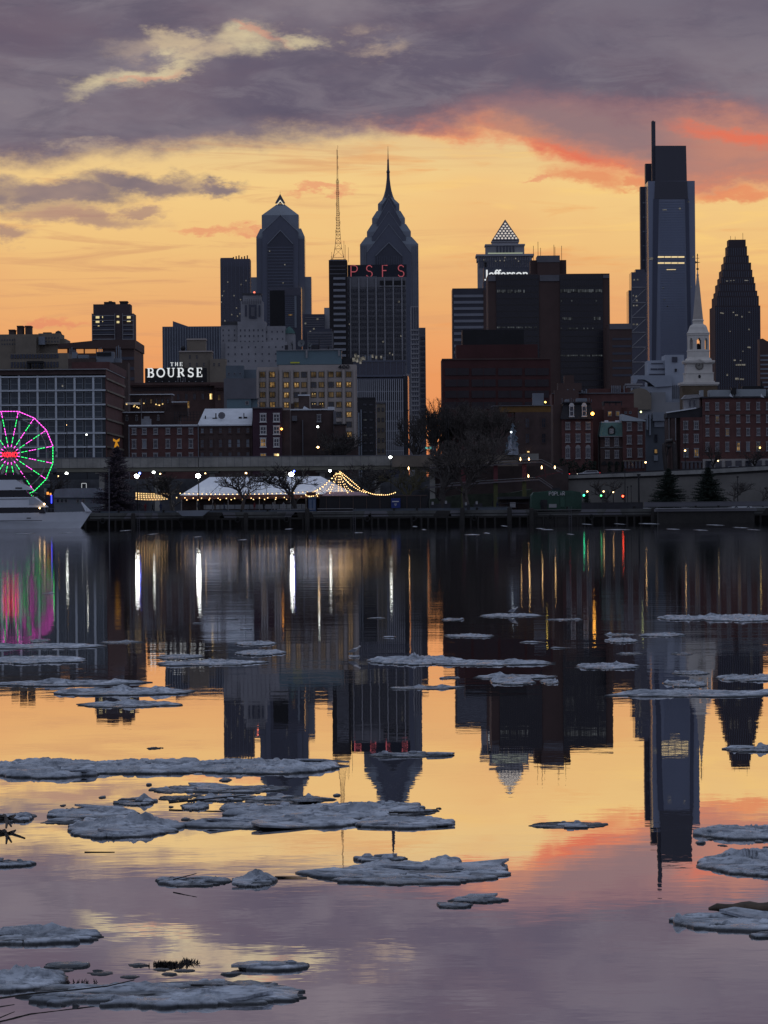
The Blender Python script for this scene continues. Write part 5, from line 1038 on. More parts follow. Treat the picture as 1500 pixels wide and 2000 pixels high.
# ---- bare trees
BARK = PM('bare grey bark', (.07, .06, .055), .95, .3, 1.5); BARKD = PM('dark bark', (.045, .04, .038), .95, .3, 1.5); BARKL = PM('pale plane bark', (.16, .145, .125), .95, .3, 1)
def bare_tree(label, px, pt, pb_, Y, wpx, seed, mat, group=None, depth=6, trunk=.22, name='bare_tree', base=None, tw=.028, up=.12, cat='tree', dens=3):
    R = random.Random(seed); T_ = []
    def grow(p, d, l, r, k):
        pts = [p]; dd = d
        for s in range(3):
            dd = (dd+Vector((R.uniform(-1, 1), R.uniform(-1, 1), R.uniform(-.6, 1)))*.17+Vector((0, 0, up*.4))).normalized(); p = p+dd*l/3; pts.append(p)
        T_.append((pts, r, r*.62, k))
        if k >= depth: return
        n = 2 if R.random() < .35 else 3
        if k == 0: n = 4
        for i in range(n):
            ax = dd.orthogonal().normalized(); ax.rotate(Matrix.Rotation(R.uniform(0, 6.28), 3, dd)); a = R.uniform(.3, .85) if k else R.uniform(.35, .95)
            nd = dd.copy(); nd.rotate(Matrix.Rotation(a, 3, ax)); grow(pts[R.choice((2, 3, 3))] if k else pts[3], nd, l*R.uniform(.62, .86), r*.6, k+1)
        if k < depth-1:
            for i in range(dens-1):
                nd = (dd+Vector((R.uniform(-1, 1), R.uniform(-1, 1), R.uniform(-.4, .8)))).normalized(); grow(pts[R.choice((1, 2))], nd, l*.5, r*.4, max(k+2, depth-1))
    grow(Vector((0, 0, 0)), Vector((0, 0, 1)), .6, .11, 0)
    zs = [q_.z for t in T_ for q_ in t[0]]; xs = sorted(q_.x for t in T_ for q_ in t[0]); n = len(xs)
    X, Z0 = wp(px, pb_, Y); Z0 = base if base is not None else Z0; hh = wz(px, pt, Y)-Z0; ww = wpx*Y/F; sz = hh/max(zs); sx_ = ww/(xs[int(n*.985)]-xs[int(n*.015)])
    a = MB(); c = MB()
    for pts, r0, r1, k in T_:
        pts = [Vector((X+q_.x*sx_, Y+q_.y*sx_, Z0+q_.z*sz)) for q_ in pts]; s_ = min(sz, sx_*1.3)
        (a if k < 1 else c).tube(pts, max(r0*s_*.95, tw), 6 if k < 1 else (4 if k < 3 else 3), r2=max(r1*s_*.95, tw*.7))
    o = root(name, label, cat, (X, Y, Z0), group); a.build('trunk', mat, o); c.build('crown', mat, o); return o
G = 'bare trees behind the plaza'
bare_tree('bare tree standing against the orange sky gap', 846, 772, 905, 885, 62, 3, BARKD, G, base=BASE, depth=7, tw=.028)
bare_tree('tall bare tree left of the maroon building corner, over the plaza wall', 880, 776, 905, 900, 100, 5, BARKD, G, base=BASE, depth=7, tw=.036)
bare_tree('tall spreading bare tree in front of the maroon building', 925, 780, 905, 890, 110, 8, BARK, G, base=BASE, depth=7, tw=.036)
bare_tree('bare tree with pale limbs left of the ochre-banded brick building', 965, 786, 905, 880, 90, 13, BARK, G, base=BASE, depth=7, tw=.036)
bare_tree('thin bare tree in front of the balcony tower beside the dark side street', 815, 800, 905, 870, 60, 17, BARKD, G, base=BASE)
bare_tree('large pale-trunked plane tree in front of the plaza wall', 912, 836, 990, 790, 170, 21, BARK, 'bare riverfront trees', base=QZ, depth=7)
bare_tree('bare tree rising over the kiosk at the end of the dark side street', 852, 800, 905, 895, 70, 101, BARKD, G, base=BASE, depth=7, tw=.03)
bare_tree('bare riverfront tree in front of the lowest ramp lights', 862, 858, 990, 795, 120, 23, BARKD, 'bare riverfront trees', base=QZ, depth=7, tw=.036)
bare_tree('round twiggy tree with green lamplight painted into its bark, right of the market stalls', 800, 903, 992, 770, 92, 29, PM('bark with green lamp tint', (.07, .062, .035), .95, .3, 1), 'bare riverfront trees', base=QZ)  # green lamp light is put into the bark colour
bare_tree('dark broad vase-shaped tree in front of the big white tent', 578, 902, 992, 746, 104, 31, BARKD, 'bare riverfront trees', base=QZ, tw=.05)
tl = bare_tree('small tree with its trunk wrapped in golden lights in front of the white tent', 473, 922, 994, 745, 92, 37, BARK, 'bare riverfront trees', base=QZ, depth=6, tw=.04)
bare_tree('bare tree behind the right slope of the string-lit tent', 715, 904, 985, 785, 100, 41, BARKD, 'bare riverfront trees', base=QZ, tw=.05)
bare_tree('thin tree at the left end of the white tent beside a floodlight', 338, 926, 992, 748, 70, 43, BARKD, 'bare riverfront trees', base=QZ, tw=.045)
bare_tree('scrubby bare tree between the ferris wheel and the Christmas tree', 95, 918, 985, 775, 80, 47, BARKD, 'bare riverfront trees', base=QZ)
bare_tree('bare tree among the rowhouses above the highway, beside the dark warehouse', 640, 835, 895, 868, 90, 53, BARKD, G, base=BASE)
bare_tree('small bare tree at the foot of the narrow beige facade above the highway', 672, 850, 895, 866, 60, 59, BARKD, G, base=BASE)
bare_tree('small bare tree in front of the retaining wall by the street lamps', 1185, 935, 985, 800, 60, 61, BARKD, 'bare riverfront trees', base=QZ, depth=5)
bare_tree('thin bare tree by the retaining wall right of the two evergreens', 1438, 938, 985, 800, 52, 67, BARKD, 'bare riverfront trees', base=QZ, depth=5)
bare_tree('bare shrub by the retaining wall at the right edge', 1490, 950, 985, 800, 44, 71, BARKD, 'bare riverfront trees', base=QZ, depth=5)
bare_tree('bare street tree in front of the white shopfronts of the brick range', 1476, 872, 915, 858, 50, 73, BARKD, G, base=BASE, depth=5)
bare_tree('bare street tree in front of the long brick range, near its left end', 1392, 868, 915, 858, 34, 74, BARKD, G, base=BASE, depth=5)
# warm bulbs wound on the tree
GB = EM('golden fairy light', lin((255, 200, 110)), 4.5)
q = MB(); q.ball((0, 0, 0), .1, 6); bp = None; R = random.Random(4); L0 = LOCS[tl.name]
for k in range(64):
    if k < 22: p = Vector((R.uniform(-.2, .2), -.3, .2+k*.12))
    else: a = R.gauss(0, 1.5); p = Vector((a*.95, -.5+R.uniform(-.4, .2), 2.75+abs(R.gauss(0, .35))+(.7 if abs(a) < .7 else 0)))
    if bp is None: bp = q.build('fairy_light', GB, tl, origin=(0, 0, 0)); o = bp
    else: o = clone(bp, tl, (0, 0, 0))
    o.location = p
# ---- evergreens
NEED = PM('dark evergreen needles', (.014, .022, .016), .9, .35, 1.2); NEED2 = PM('needles with painted purple glow', (.040, .032, .045), .9, .35, 1.2)  # second needle colour has the fairy-light glow painted in
def conifer(label, px, pt, pb_, Y, wpx, seed, mat, group=None, dens=1.0, name='evergreen_tree', base=QZ, leaf=.3, taper=.85):
    R = random.Random(seed); X = wx(px, (pt+pb_)/2, Y); h = wz(px, pt, Y)-base; r0 = wpx/2*Y/F
    o = root(name, label, 'tree', (X, Y, base), group); q = MB(); q.tube([(X, Y, base), (X, Y, base+h*.98)], .18, 6, r2=.03); q.build('trunk', BARKD, o)
    c = MB()
    for k in range(int(230*dens)):
        t = (k+.5)/int(230*dens); t = t**1.05; zz = h*(.06+.92*t); a = R.uniform(0, 6.283); ln = (r0*(1-t)**taper+.15)*R.uniform(.5, 1.22)
        dr = Vector((math.cos(a), math.sin(a), -.12-.15*(1-t)+.35*t)); p0 = Vector((X, Y, base+zz)); n = max(3, int(ln/.22*dens**.3))
        c.tube([p0, p0+dr*ln*.6, p0+dr*ln+Vector((0, 0, .1*ln))], .035, 3, r2=.012)
        for j in range(n):
            f = (j+.6)/n; p = p0+dr*ln*f+Vector((0, 0, .1*ln*f*f)); w_ = leaf*(1.15-.6*f)
            for s in range(4):
                u = Vector((R.uniform(-1, 1), R.uniform(-1, 1), R.uniform(-.75, .35))).normalized()*w_*R.uniform(.7, 1.5); v = u.cross(Vector((R.uniform(-1, 1), R.uniform(-1, 1), R.uniform(-1, 1)))).normalized()*w_*.17
                c.add([p-v, p+v, p+u+v*.4, p+u-v*.4], [(0, 1, 2, 3)])
    c.build('crown', mat, o); return o
conifer('dark spreading evergreen in front of the retaining wall, left of its taller neighbour', 1306, 914, 980, 775, 92, 5, NEED, 'evergreens at the retaining wall', dens=1.5, leaf=.38)
conifer('taller denser evergreen in front of the retaining wall', 1383, 912, 980, 772, 88, 9, NEED, 'evergreens at the retaining wall', dens=1.9, leaf=.38)
conifer('small round evergreen bush beside the green traffic light', 1146, 962, 982, 780, 22, 15, NEED, dens=.4)
xt = conifer('tall dark Christmas tree with dim coloured lights and a gold bow on top', 228, 872, 994, 752, 100, 19, NEED2, None, dens=2.3, name='christmas_tree', leaf=.36, taper=.66)
L0 = LOCS[xt.name]; h = wz(228, 872, 752)-QZ
R = random.Random(8); cols = [EM('pink fairy light', lin((225, 150, 190)), .9), EM('violet fairy light', lin((150, 110, 220)), 1.0), EM('white fairy light', lin((225, 220, 235)), 1.0), EM('magenta fairy light', lin((230, 100, 190)), 1.0)]; pr_ = []
for c_ in cols: q = MB(); q.ball((0, 0, 0), .075, 6); o = q.build('fairy_light', c_, xt, origin=(0, 0, 0)); pr_.append(o)
for k in range(96):
    t = (R.random())**(1.5 if k % 2 else 2.6); a = R.uniform(math.pi, 2*math.pi); r = 4.0*(1-t)**.8*.93
    o = pr_[k] if k < 4 else clone(pr_[R.choice((0, 1, 2, 3)) if t < .2 else R.choice((0, 2, 1))], xt, (0, 0, 0)); o.location = (r*math.cos(a), r*math.sin(a), .4+h*.95*t)
q = MB(); X, z0 = L0.x, QZ+h; GD = EM('glowing gold bow', lin((205, 140, 40)), .8)
q.prism([(X-.6, z0+1.5), (X, z0+1.15), (X+.6, z0+1.5), (X+.5, z0+.95), (X+.1, z0+.85), (X+.5, z0-.1), (X+.1, z0+.2), (X-.1, z0-.1), (X-.45, z0-.2), (X-.15, z0+.85), (X-.6, z0+1.0)][::-1], L0.y-.2, L0.y+.1); q.build('bow_topper', GD, xt)
for i, x in enumerate((1190, 1204, 1216)):
    conifer(['small clipped cone bush left of two others at the brick shopfront', 'small clipped cone bush in the middle of three at the brick shopfront', 'small clipped cone bush right of two others at the brick shopfront'][i], x, 901, 918, 858, 11, 30+i, NEED, 'cone bushes at the shopfront', dens=.5, name='cone_bush', base=BASE+.4, leaf=.2)
def bush(label, px0, px1, pt, pb_, Y, seed, mat, base=None, cat='hedge', name='hedge'):
    R = random.Random(seed); X0, X1 = wx(px0, pb_, Y), wx(px1, pb_, Y); z0 = wz(px0, pb_, Y) if base is None else base; z1 = wz(px0, pt, Y); c = MB()
    for k in range(int((X1-X0)*150)):
        x = R.uniform(X0, X1); y = Y+R.uniform(0, 2.2); tp = z0+(z1-z0)*(.7+.3*math.sin(x*1.7+seed)*math.cos(x*.6)); z_ = z0+(tp-z0)*R.random()**.7; p = Vector((x, y, z_))
        u = Vector((R.uniform(-1, 1), R.uniform(-1, 1), R.uniform(-.5, 1))).normalized()*R.uniform(.2, .45); v = u.cross(Vector((R.uniform(-1, 1), R.uniform(-1, 1), .3))).normalized()*.1; c.add([p-v, p+v, p+u+v*.5, p+u-v*.5], [(0, 1, 2, 3)])
    return c.build(name, mat, label=label, cat=cat)
bush('dark hedge in front of the black mansard house', 1094, 1165, 892, 927, 856, 3, NEED, BASE)
bush('low dark shrubs behind the road barrier left of the white car', 1050, 1098, 905, 930, 856, 6, NEED, BASE)
# ---- lamps
LW = EM('white floodlight', (.97, 1, .95), 45); LW2 = EM('white lamp', (.95, 1, .92), 14); LWM = EM('warm lamp', lin((255, 205, 140)), 9); LBL = EM('blue beacon', (.1, .15, 1), 14); LRD = EM('red signal', (1, .07, .03), 9); LGR = EM('green signal', (.05, 1, .45), 6); LCY = EM('small green lamp', (.15, .95, .35), 2.6); LRS = EM('small red lamp', (1, .12, .14), 2.6)
def lamp(label, px, py, Y, r, em, pole=True, cat='lamp', group='lamps along the riverfront', base=QZ, top=None, extra=None, name='street_lamp', head=True):
    x, z_ = wp(px, py, Y); o = root(name, label, cat, (x, Y, base if pole else z_), group)
    q = MB(); q.ball((x, Y, z_), r, 8, sq=.8); q.build('lamp_globe', em, o)
    if pole:
        zt = wz(px, top, Y) if top else z_; q = MB(); q.tube([(x+.05, Y+r+.15, base), (x+.05, Y+r+.15, zt)], .11, 6, r2=.07); q.box(x-.05, x+.15, Y, Y+r+.2, z_+r*.8, z_+r*.8+.08); q.build('pole', BLK, o)
    else: q = MB(); q.box(x-r*.8, x+r*.8, Y-.1, Y+.5, z_+r*.75, z_+r*.75+.12); q.build('hood', BLK, o)
    if extra: x2, z2 = wp(*extra[:2], Y); q = MB(); q.ball((x2, Y-.2, z2), .2, 6); q.build('beacon', extra[2], o)
    return o
lamp('bright white floodlight with a blue beacon right of the Christmas tree', 267, 930, 748, .42, LW, extra=(273, 924.5, LBL))
lamp('bright white lamp on a tall black pole at the left end of the tent roof', 387, 929.5, 748, .46, LW, top=893)
lamp('bright white floodlight with a blue beacon over the middle of the white tent', 569, 926.5, 748, .48, LW, extra=(574.5, 920.5, LBL))
lamp('white lamp under the highway left of the Christmas tree', 130, 924.5, 800, .30, LW2); lamp('white lamp under the highway between the Christmas tree and the tent', 300, 922.5, 800, .30, LW2)
lamp('white lamp under the highway left of the string-lit peak', 644.5, 919.5, 800, .30, LW2); lamp('small lamp under the highway above the tent roof', 480.5, 924, 810, .2, LWM)
lamp('small lamp under the highway above the left tent slope', 401, 924.5, 812, .14, LWM, pole=False); lamp('tiny lamp under the highway right of the floodlight and Christmas tree', 313, 925.5, 815, .16, LWM, pole=False)
lamp('faint lamp under the highway at the far left', 114, 930, 820, .14, LWM, pole=False)
lamp('white lamp on a black pole at the right end of the highway', 762.5, 893, 770, .3, LW2)
lamp('white lamp on a tall thin pole in front of the dark warehouse', 620.5, 833.5, 866, .24, LW2, base=BASE); lamp('warm lamp in the small tree in front of the dark warehouse', 621, 873.5, 865, .26, LWM, base=BASE)
lamp('small lamp on a thin pole in front of the white-framed apartments', 169, 849, 862, .16, LW2, base=BASE); lamp('tiny unlit-looking lamp pole right of centre in front of the white-framed apartments', 130, 830, 862, .06, LWM, base=BASE)
lamp('white lamp on a tall pole in front of the brick corner house', 1338, 880, 852, .18, LWM, base=BASE, top=820); lamp('small lamp at the brick shopfront left of the dark arch', 1261, 903, 856, .2, LWM, base=BASE)
for i, (x, y) in enumerate(((1147, 960), (1179, 960), (1197.5, 961))): lamp(['white teardrop street lamp above the green traffic light', 'white teardrop street lamp in the middle of three before the retaining wall', 'white teardrop street lamp, rightmost of three before the retaining wall'][i], x, y, 800, .17, LWM, group='teardrop street lamps')
for i, (x, y) in enumerate(((1016.5, 896.6), (1033, 896), (1058, 912.7), (1083.6, 912.7), (1032, 929.5), (798, 914.6))):
    lamp(['thick upright tube lamp left of two on the upper ramp', 'thin upright tube lamp right of two on the upper ramp', 'upright tube lamp half way down the ramp stair', 'upright tube lamp at the foot of the upper ramp stair', 'upright tube lamp under the upper ramp between its columns', 'lone upright tube lamp over the olive-tinted tree'][i], x, y, 812, .13, LWM, pole=False, group='upright tube lamps on the ramps', name='tube_lamp')
    o = bpy.context.scene.collection.objects[-2]
for o in [o for o in col_.objects if o.name.startswith('tube_lamp')]:
    for c_ in o.children:
        if c_.name.startswith('lamp_globe'): c_.scale = (1, 1, 3.2)
for i, (x, t, bt, w_) in enumerate(((1221, 918, 985, .1), (1248, 926, 985, .2), (1226, 950, 985, .07), (1233, 948, 985, .07), (1441, 930, 985, .1), (1348, 840, 917, .09), (845, 838, 905, .08), (858, 820, 905, .08), (872, 800, 905, .1), (876, 806, 905, .1), (797, 800, 905, .14), (838, 850, 905, .1))):
    Yp = 790 if bt > 950 else 866; q = MB(); x_ = wx(x, bt, Yp); q.tube([(x_, Yp, QZ if bt > 950 else BASE), (x_, Yp, wz(x, t, Yp))], w_, 6, r2=w_*.7); q.box(x_-w_*1.8, x_+w_*1.8, Yp-.2, Yp+.2, wz(x, t, Yp)-.3, wz(x, t, Yp))
    q.build('utility_pole', BLK, label=['black pole right of the red traffic light', 'thickest black pole before the retaining wall, left of the evergreens', 'thin short black pole, left of a close pair before the retaining wall', 'thin short black pole, right of a close pair before the retaining wall', 'black pole among the bare trees right of the evergreens', 'slim black pole before the brick corner house with snowy roof', 'slim black pole over the plaza, second from left', 'slim black pole over the plaza, third from left', 'tall black pole over the plaza, left of a close pair', 'tall black pole over the plaza, right of a close pair', 'stout black pole beside the shining glass flank of the white-finned building', 'short black pole over the plaza beside the green-lit kiosk'][i], cat='pole', group='black poles')
def signal(label, px, py, em, Y=790):
    x, z_ = wp(px, py, Y); o = root('traffic_light', label, 'traffic light', (x, Y, QZ), 'traffic lights')
    q = MB(); q.tube([(x+.25, Y+.3, QZ), (x+.25, Y+.3, z_+.6)], .07, 5); q.build('pole', BLK, o); q = MB(); q.box(x-.2, x+.2, Y, Y+.25, z_-.7, z_+.4); q.build('housing', BLK, o); q = MB(); q.ball((x, Y-.06, z_), .2, 8); q.build('signal_lamp', em, o)
signal('traffic light showing green beside the green shed', 1140.5, 967.5, LGR); signal('fainter green traffic light in front of the retaining wall', 1174, 968, LCY); signal('traffic light showing red before the retaining wall', 1216.5, 969, LRD)
# ---- dark arch, monument
b = root('arch_sculpture', 'dark rounded metal arch standing before the alley at the right', 'sculpture', (wx(1307, 925, 862), 862, BASE))
q = MB(); Y = 856; pts = [(1301, 923), (1297, 880), (1297.5, 868), (1303, 862), (1312, 861), (1316, 866), (1318, 885), (1319, 923)]
q.tube([(wx(x, y, Y), Y, wz(x, y, Y)) for x, y in pts], .42, 8, r2=.55); q.build('arch', PM('dark bronze', (.035, .032, .032), .45, .3, 1, metal=.4), b); q = MB(); q.ball((wx(1306, 870, Y), Y-.4, wz(1306, 872, Y)), .5); q.tube([(wx(1305, 868, Y), Y-.4, wz(1305, 868, Y)), (wx(1303, 890, Y), Y-.4, wz(1303, 890, Y))], .15, 5); q.build('hanging_piece', BLK, b)
b = root('monument', 'pale snow-dusted stepped monument crowded with bronze figures above the ramps', 'monument', (wx(999, 888, 850), 850, BASE))
Y = 838; q = MB(); q.pp([(990, 888.5), (990, 872), (994, 862), (997, 848), (999.5, 836), (1003, 836), (1006, 850), (1009, 866), (1012, 876), (1013, 888.5)][::-1], Y, 2.4); q.pp([(992, 874), (996, 858), (999, 858), (1001, 880), (1001, 888), (992, 888)][::-1], Y-.8, .75); q.build('plinth', PM('snowy pale stone', (.30, .33, .38), .9, .3, 1.2), b)
BZ = PM('blue green bronze', (.09, .12, .15), .6, .4, 2)
for x, y, h in ((1001.5, 833, 12), (999, 842, 9), (1005, 843, 9), (994, 856, 10), (1008, 856, 10), (990, 868, 9), (1010, 868, 8), (988, 882, 11), (1003, 852, 8), (1000, 862, 8)):
    q = MB(); k = Y/F; X, z_ = wp(x, y, Y-.6 if x > 992 else Y); hm = h*k
    q.lathe(X, Y-.4, [(.1, z_-hm*.5), (.26, z_-hm*.48), (.22, z_-hm*.1), (.30, z_+hm*.18), (.24, z_+hm*.25), (.09, z_+hm*.3), (.16, z_+hm*.38), (.13, z_+hm*.48), (.03, z_+hm*.5)], 8); q.tube([(X+.25, Y-.4, z_+hm*.15), (X+.4, Y-.7, z_-.05), (X+.2, Y-.9, z_)], .07, 5); q.build('bronze_figure', BZ, b)
q = MB(); q.ball((wx(998.5, 844, Y-2), Y-2, wz(998.5, 844, Y-2)), .22); q.build('spotlight', EM('monument spotlight', (.75, .88, 1), 2.5), b)
# ---- ramps with coloured lamps
b = root('ramp_bridge', 'two-level pedestrian ramp with red lamps above green lamps in front of the plaza wall', 'footbridge', (wx(1030, 960, 815), 815, QZ))
SL = PM('ramp concrete', (.11, .10, .11), .85, .2, .4); Y = 814
def ribbon(name, pts, th, mat, Yr, d=3.0):
    up = pts; lo = [(x, y+th) for x, y in pts]; q = MB()
    for i in range(len(up)-1): q.pp([lo[i], up[i], up[i+1], lo[i+1]][::-1], Yr, d)
    return q.build(name, mat, b)
ribbon('upper_ramp', [(840, 912), (970, 906), (1044, 901), (1058, 901), (1099, 923)], 3, SL, Y); ribbon('lower_ramp', [(830, 951), (942, 942), (1053, 935), (1078, 952)], 3, SL, Y+.02)
ribbon('upper_rail', [(840, 908), (970, 902), (1044, 897), (1058, 897), (1099, 918)], .8, LIME, Y-.1, .08); ribbon('lower_rail', [(830, 947.5), (942, 938.5), (1053, 931.5), (1080, 950)], .8, LIME, Y-.1, .08)
CR_ = PM('red lamplight column tint', (.10, .03, .035), .8, .2, .5); CG_ = PM('green lamplight column tint', (.07, .075, .03), .8, .2, .5)  # red and green lamp light put into the column base colours
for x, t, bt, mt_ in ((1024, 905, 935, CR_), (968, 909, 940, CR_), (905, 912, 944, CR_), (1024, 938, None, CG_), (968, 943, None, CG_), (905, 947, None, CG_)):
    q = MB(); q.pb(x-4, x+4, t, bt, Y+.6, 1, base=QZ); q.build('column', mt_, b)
q = MB()
for t_ in (0, 1): q.tube([(wx(1046+t_*16, 932 if not t_ else 905, Y), Y-.2, wz(1050, 932 if not t_ else 905, Y)), (wx(1100-t_*34, 921 if not t_ else 934, Y), Y-.2, wz(1080, 921 if not t_ else 934, Y))], .1, 4)
q.build('brace', CR_, b)
for em, pts in ((LRS, [(952, 911), (972.5, 910.5), (993.5, 909), (1014, 907), (1034, 905), (1042, 905.5), (1086.5, 922), (870, 918), (846, 938.5)]), (LCY, [(952.5, 945), (973, 943.5), (994, 941.7), (1014.5, 940), (1036.5, 938), (870.5, 951.5), (849.5, 953), (786.5, 956)])):
    q = MB(); q.ball((0, 0, 0), .17, 6); pr0 = None
    for x, y in pts:
        X, z_ = wp(x, y, Y-.4)
        if pr0 is None: pr0 = q.build('ramp_lamp', em, b, origin=(0, 0, 0)); o = pr0
        else: o = clone(pr0, b, (0, 0, 0))
        o.location = Vector((X, Y-.4, z_))-LOCS[b.name]
bank = MB(); bank.pp([(840, 992), (840, 975), (900, 966), (1000, 962), (1040, 955), (1040, 992)][::-1], 822, 18); bank.build('grass_bank', PM('dull winter grass', (.045, .055, .04), .95, .35, .5), kind='structure')
# kiosk with green-lit roof
b = root('kiosk', 'small open kiosk with a teal-lit roof at the end of the dark side street', 'kiosk', (wx(838, 890, 868), 868, BASE))
q = MB(); Y = 868; q.pp([(820, 884), (826, 875), (843, 871), (852, 873), (853, 887), (845, 889), (843, 876), (828, 878)][::-1], Y, 3); q.build('roof', GREY, b); lits(b, Y, [(831, 842, 873, 877)], EM('teal strip light', lin((110, 190, 180)), .8), 'roof_light'); q = MB()
for x in (823, 832, 841, 850): q.pb(x, x+1, 878, None, Y+.5, .2, base=BASE)
q.build('post', BLK, b)
# ---- vehicles
def car(label, x0, x1, yt, yb, Y, body, heading=1, lights=True, group='cars on the sloping road'):
    X0, X1 = wx(x0, yb, Y), wx(x1, yb, Y); z0 = wz((x0+x1)/2, yb, Y); Ln = X1-X0; h = wz((x0+x1)/2, yt, Y)-z0; s = Ln/4.6
    o = root('parked_car' if not lights else 'car', label, 'car', ((X0+X1)/2, Y, z0), group); xm = (X0+X1)/2
    P = lambda u, w: (xm+heading*u*Ln/2, z0+w*h)
    lo = [(-1, .28), (-.98, .55), (-.86, .64), (-.5, .66), (.45, .66), (.88, .56), (.99, .44), (1, .24), (.8, .18), (-.9, .18)]; lo = [P(*p) for p in lo]
    q = MB(); q.prism(lo if heading > 0 else lo[::-1], Y-.85, Y+.85); q.build('body', body, o)
    cb = [P(*p) for p in [(-.88, .64), (-.74, .98), (.1, 1.0), (.22, .96), (.52, .655)]]; q = MB(); q.prism(cb if heading > 0 else cb[::-1], Y-.72, Y+.72); q.build('roof', body, o)
    gl = [P(*p) for p in [(-.80, .68), (-.69, .93), (.08, .95), (.18, .92), (.43, .68)]]; q = MB(); q.prism(gl if heading > 0 else gl[::-1], Y-.76, Y+.76); q.build('windows', DGL, o)
    for u in (-.62, .62):
        q = MB(); X, z_ = P(u, .18); q.lathe(0, 0, [(.33, 0), (.33, 1.75)], 12); q.v = [(X+v[0], Y-.88+v[2], z_+v[1]*.9) for v in q.v]; w_ = q.build('wheel', BLK, o); q = MB(); q.lathe(0, 0, [(.18, 0), (.18, .02)], 8); q.v = [(X+v[0], Y-.9+v[2], z_+v[1]) for v in q.v]; q.build('rim', GREY, w_)
    if lights:
        q = MB(); X, z_ = P(-.97, .5); q.box(X-.12, X+.12, Y-.8, Y-.45, z_-.12, z_+.12); q.build('tail_light', EM('tail light', lin((255, 70, 80)), 2.0), o); q = MB(); X, z_ = P(.96, .42); q.box(X-.12, X+.12, Y-.82, Y-.4, z_-.08, z_+.08); q.build('headlight', EM('headlight', lin((255, 245, 225)), 2.5), o)
CW = PM('white car paint', (.42, .44, .46), .3, .05, 1, spec=.6)
car('white estate car with red tail light on the sloping road left of the evergreens', 1127, 1172, 919, 930.5, 851, CW, -1); car('pale car on the sloping road in front of the white shopfronts', 1409, 1447, 910.5, 921, 851, PM('silver car paint', (.25, .26, .28), .35, .05, 1), -1, False)
car('white car parked behind the grey parapet at the right edge', 1430, 1468, 982, 994, 760, CW, -1, False, group='parked cars'); car('car with red tail light passing behind the ramp stair', 1082, 1112, 921, 931.5, 851, PM('dark car paint', (.05, .05, .06), .35, .1, 1), -1)
# ---- green shed
b = root('boathouse', 'green barge shed with the word POPLAR in white letters on its side', 'shed', (wx(1086, 998, 742), 742, QZ))
Y = 740.5; GR = PM('dull green corrugated steel', (.018, .052, .036), .6, .25, .6)
q = MB(); q.pp([(1037, 998), (1038, 968), (1043, 961.5), (1080, 958), (1118, 958.5), (1133, 961), (1136, 968), (1137, 998)][::-1], Y, 8); q.build('wall', GR, b); fins(b, Y, 1040, 1135, 962, 997, 32, .3, GR, 'corrugation', .06)
q = MB(); q.pp([(1077, 958), (1079, 953.5), (1093, 952), (1097, 958)][::-1], Y+3, 1); q.build('roof_vent', CHAR, b); q = MB(); q.pb(1056, 1069, 976, 995, Y-.2, .12); q.build('doorway', BLK, b); q = MB(); q.pb(1072, 1087, 984.5, 991.5, Y-.2, .12); q.build('notice_board', WHTD, b)
q = MB(); q.pb(1034, 1140, 997, 999.5, Y-2.5, 2.4); q.build('walkway', LIMED, b); q = MB(); q.pb(1036, 1138, 999.5, 1026, Y-2.3, 1.2); q.build('barge', TIMB, b); q = MB(); q.pb(1094, 1103, 970, 990, Y-.2, .1); q.build('door', GR, b)
zb, zt = wz(1086, 967.5, Y), wz(1086, 960.5, Y)
for i, ch in enumerate('PoPLAr'): glyph(ch, wx(1072.5+i*5.3, 964, Y-.2), wx(1076.3+i*5.3, 964, Y-.2), zb, zt, Y-.2, WHT, b, rad=.055)
rail('gangway', 'sloping gangway with lattice sides left of the green shed', 975, 1034, 970, 986, Y-1, CHAR, 8, False, cat='gangway')
b = root('ticket_hut', 'low dark open-fronted hut with lit racks and a white sign left of the green shed', 'hut', (wx(1000, 992, 748), 748, QZ))
one(b, 'roof', CHAR, [(972, 1036, 971, 975, 5, -.5)], 748); q = MB()
for x in (974, 990, 1010, 1034): q.pb(x, x+1.4, 975, None, 748, .2, base=QZ)
q.build('post', BLK, b); one(b, 'back_wall', CHIM, [(974, 1034, 975, None, .3, 4)], 748); one(b, 'notice_board', WHTD, [(996, 1007, 981, 991, .1, -.3)], 748)
# ---- market, tents
Y = 752
TENT = PM('white tent fabric', (.72, .75, .80), .85, .06, .2)
b = root('event_tent', 'long white hip-roofed event tent lit by dusk below the highway', 'tent', (wx(520, 990, Y), Y, QZ))
q = MB(); X0, X1 = wx(351, 967, Y), wx(692, 963, Y); R0, R1 = wx(409, 932, Y+9), wx(626, 930, Y+9); ze, zr = wz(520, 966, Y), wz(520, 931, Y+9)
q.add([(X0, Y, ze), (X1, Y, ze), (X1, Y+18, ze), (X0, Y+18, ze), (R0, Y+9, zr), (R1, Y+9, zr)], [(0, 1, 5, 4), (1, 2, 5), (2, 3, 4, 5), (3, 0, 4), (0, 3, 2, 1)]); q.build('roof', TENT, b)
q = MB()
for k in range(1, 6):
    a = X0+(X1-X0)*k/6; e = R0+(R1-R0)*k/6; q.tube([(a, Y-.02, ze+.03), (e, Y+9, zr+.03)], .045, 4)
q.build('roof_seam', GREY, b); q = MB(); q.box(X0, X1, Y+.05, Y+.12, ze-.75, ze-.02); q.build('valance', PM('russet valance', (.13, .06, .05), .9, .2, .6), b)
q = MB(); q.box(X0+.3, X1-.3, Y+2.6, Y+2.7, QZ, ze-.1); q.build('back_wall', PM('dark interior', (.04, .03, .03), .9, .4, .8), b)
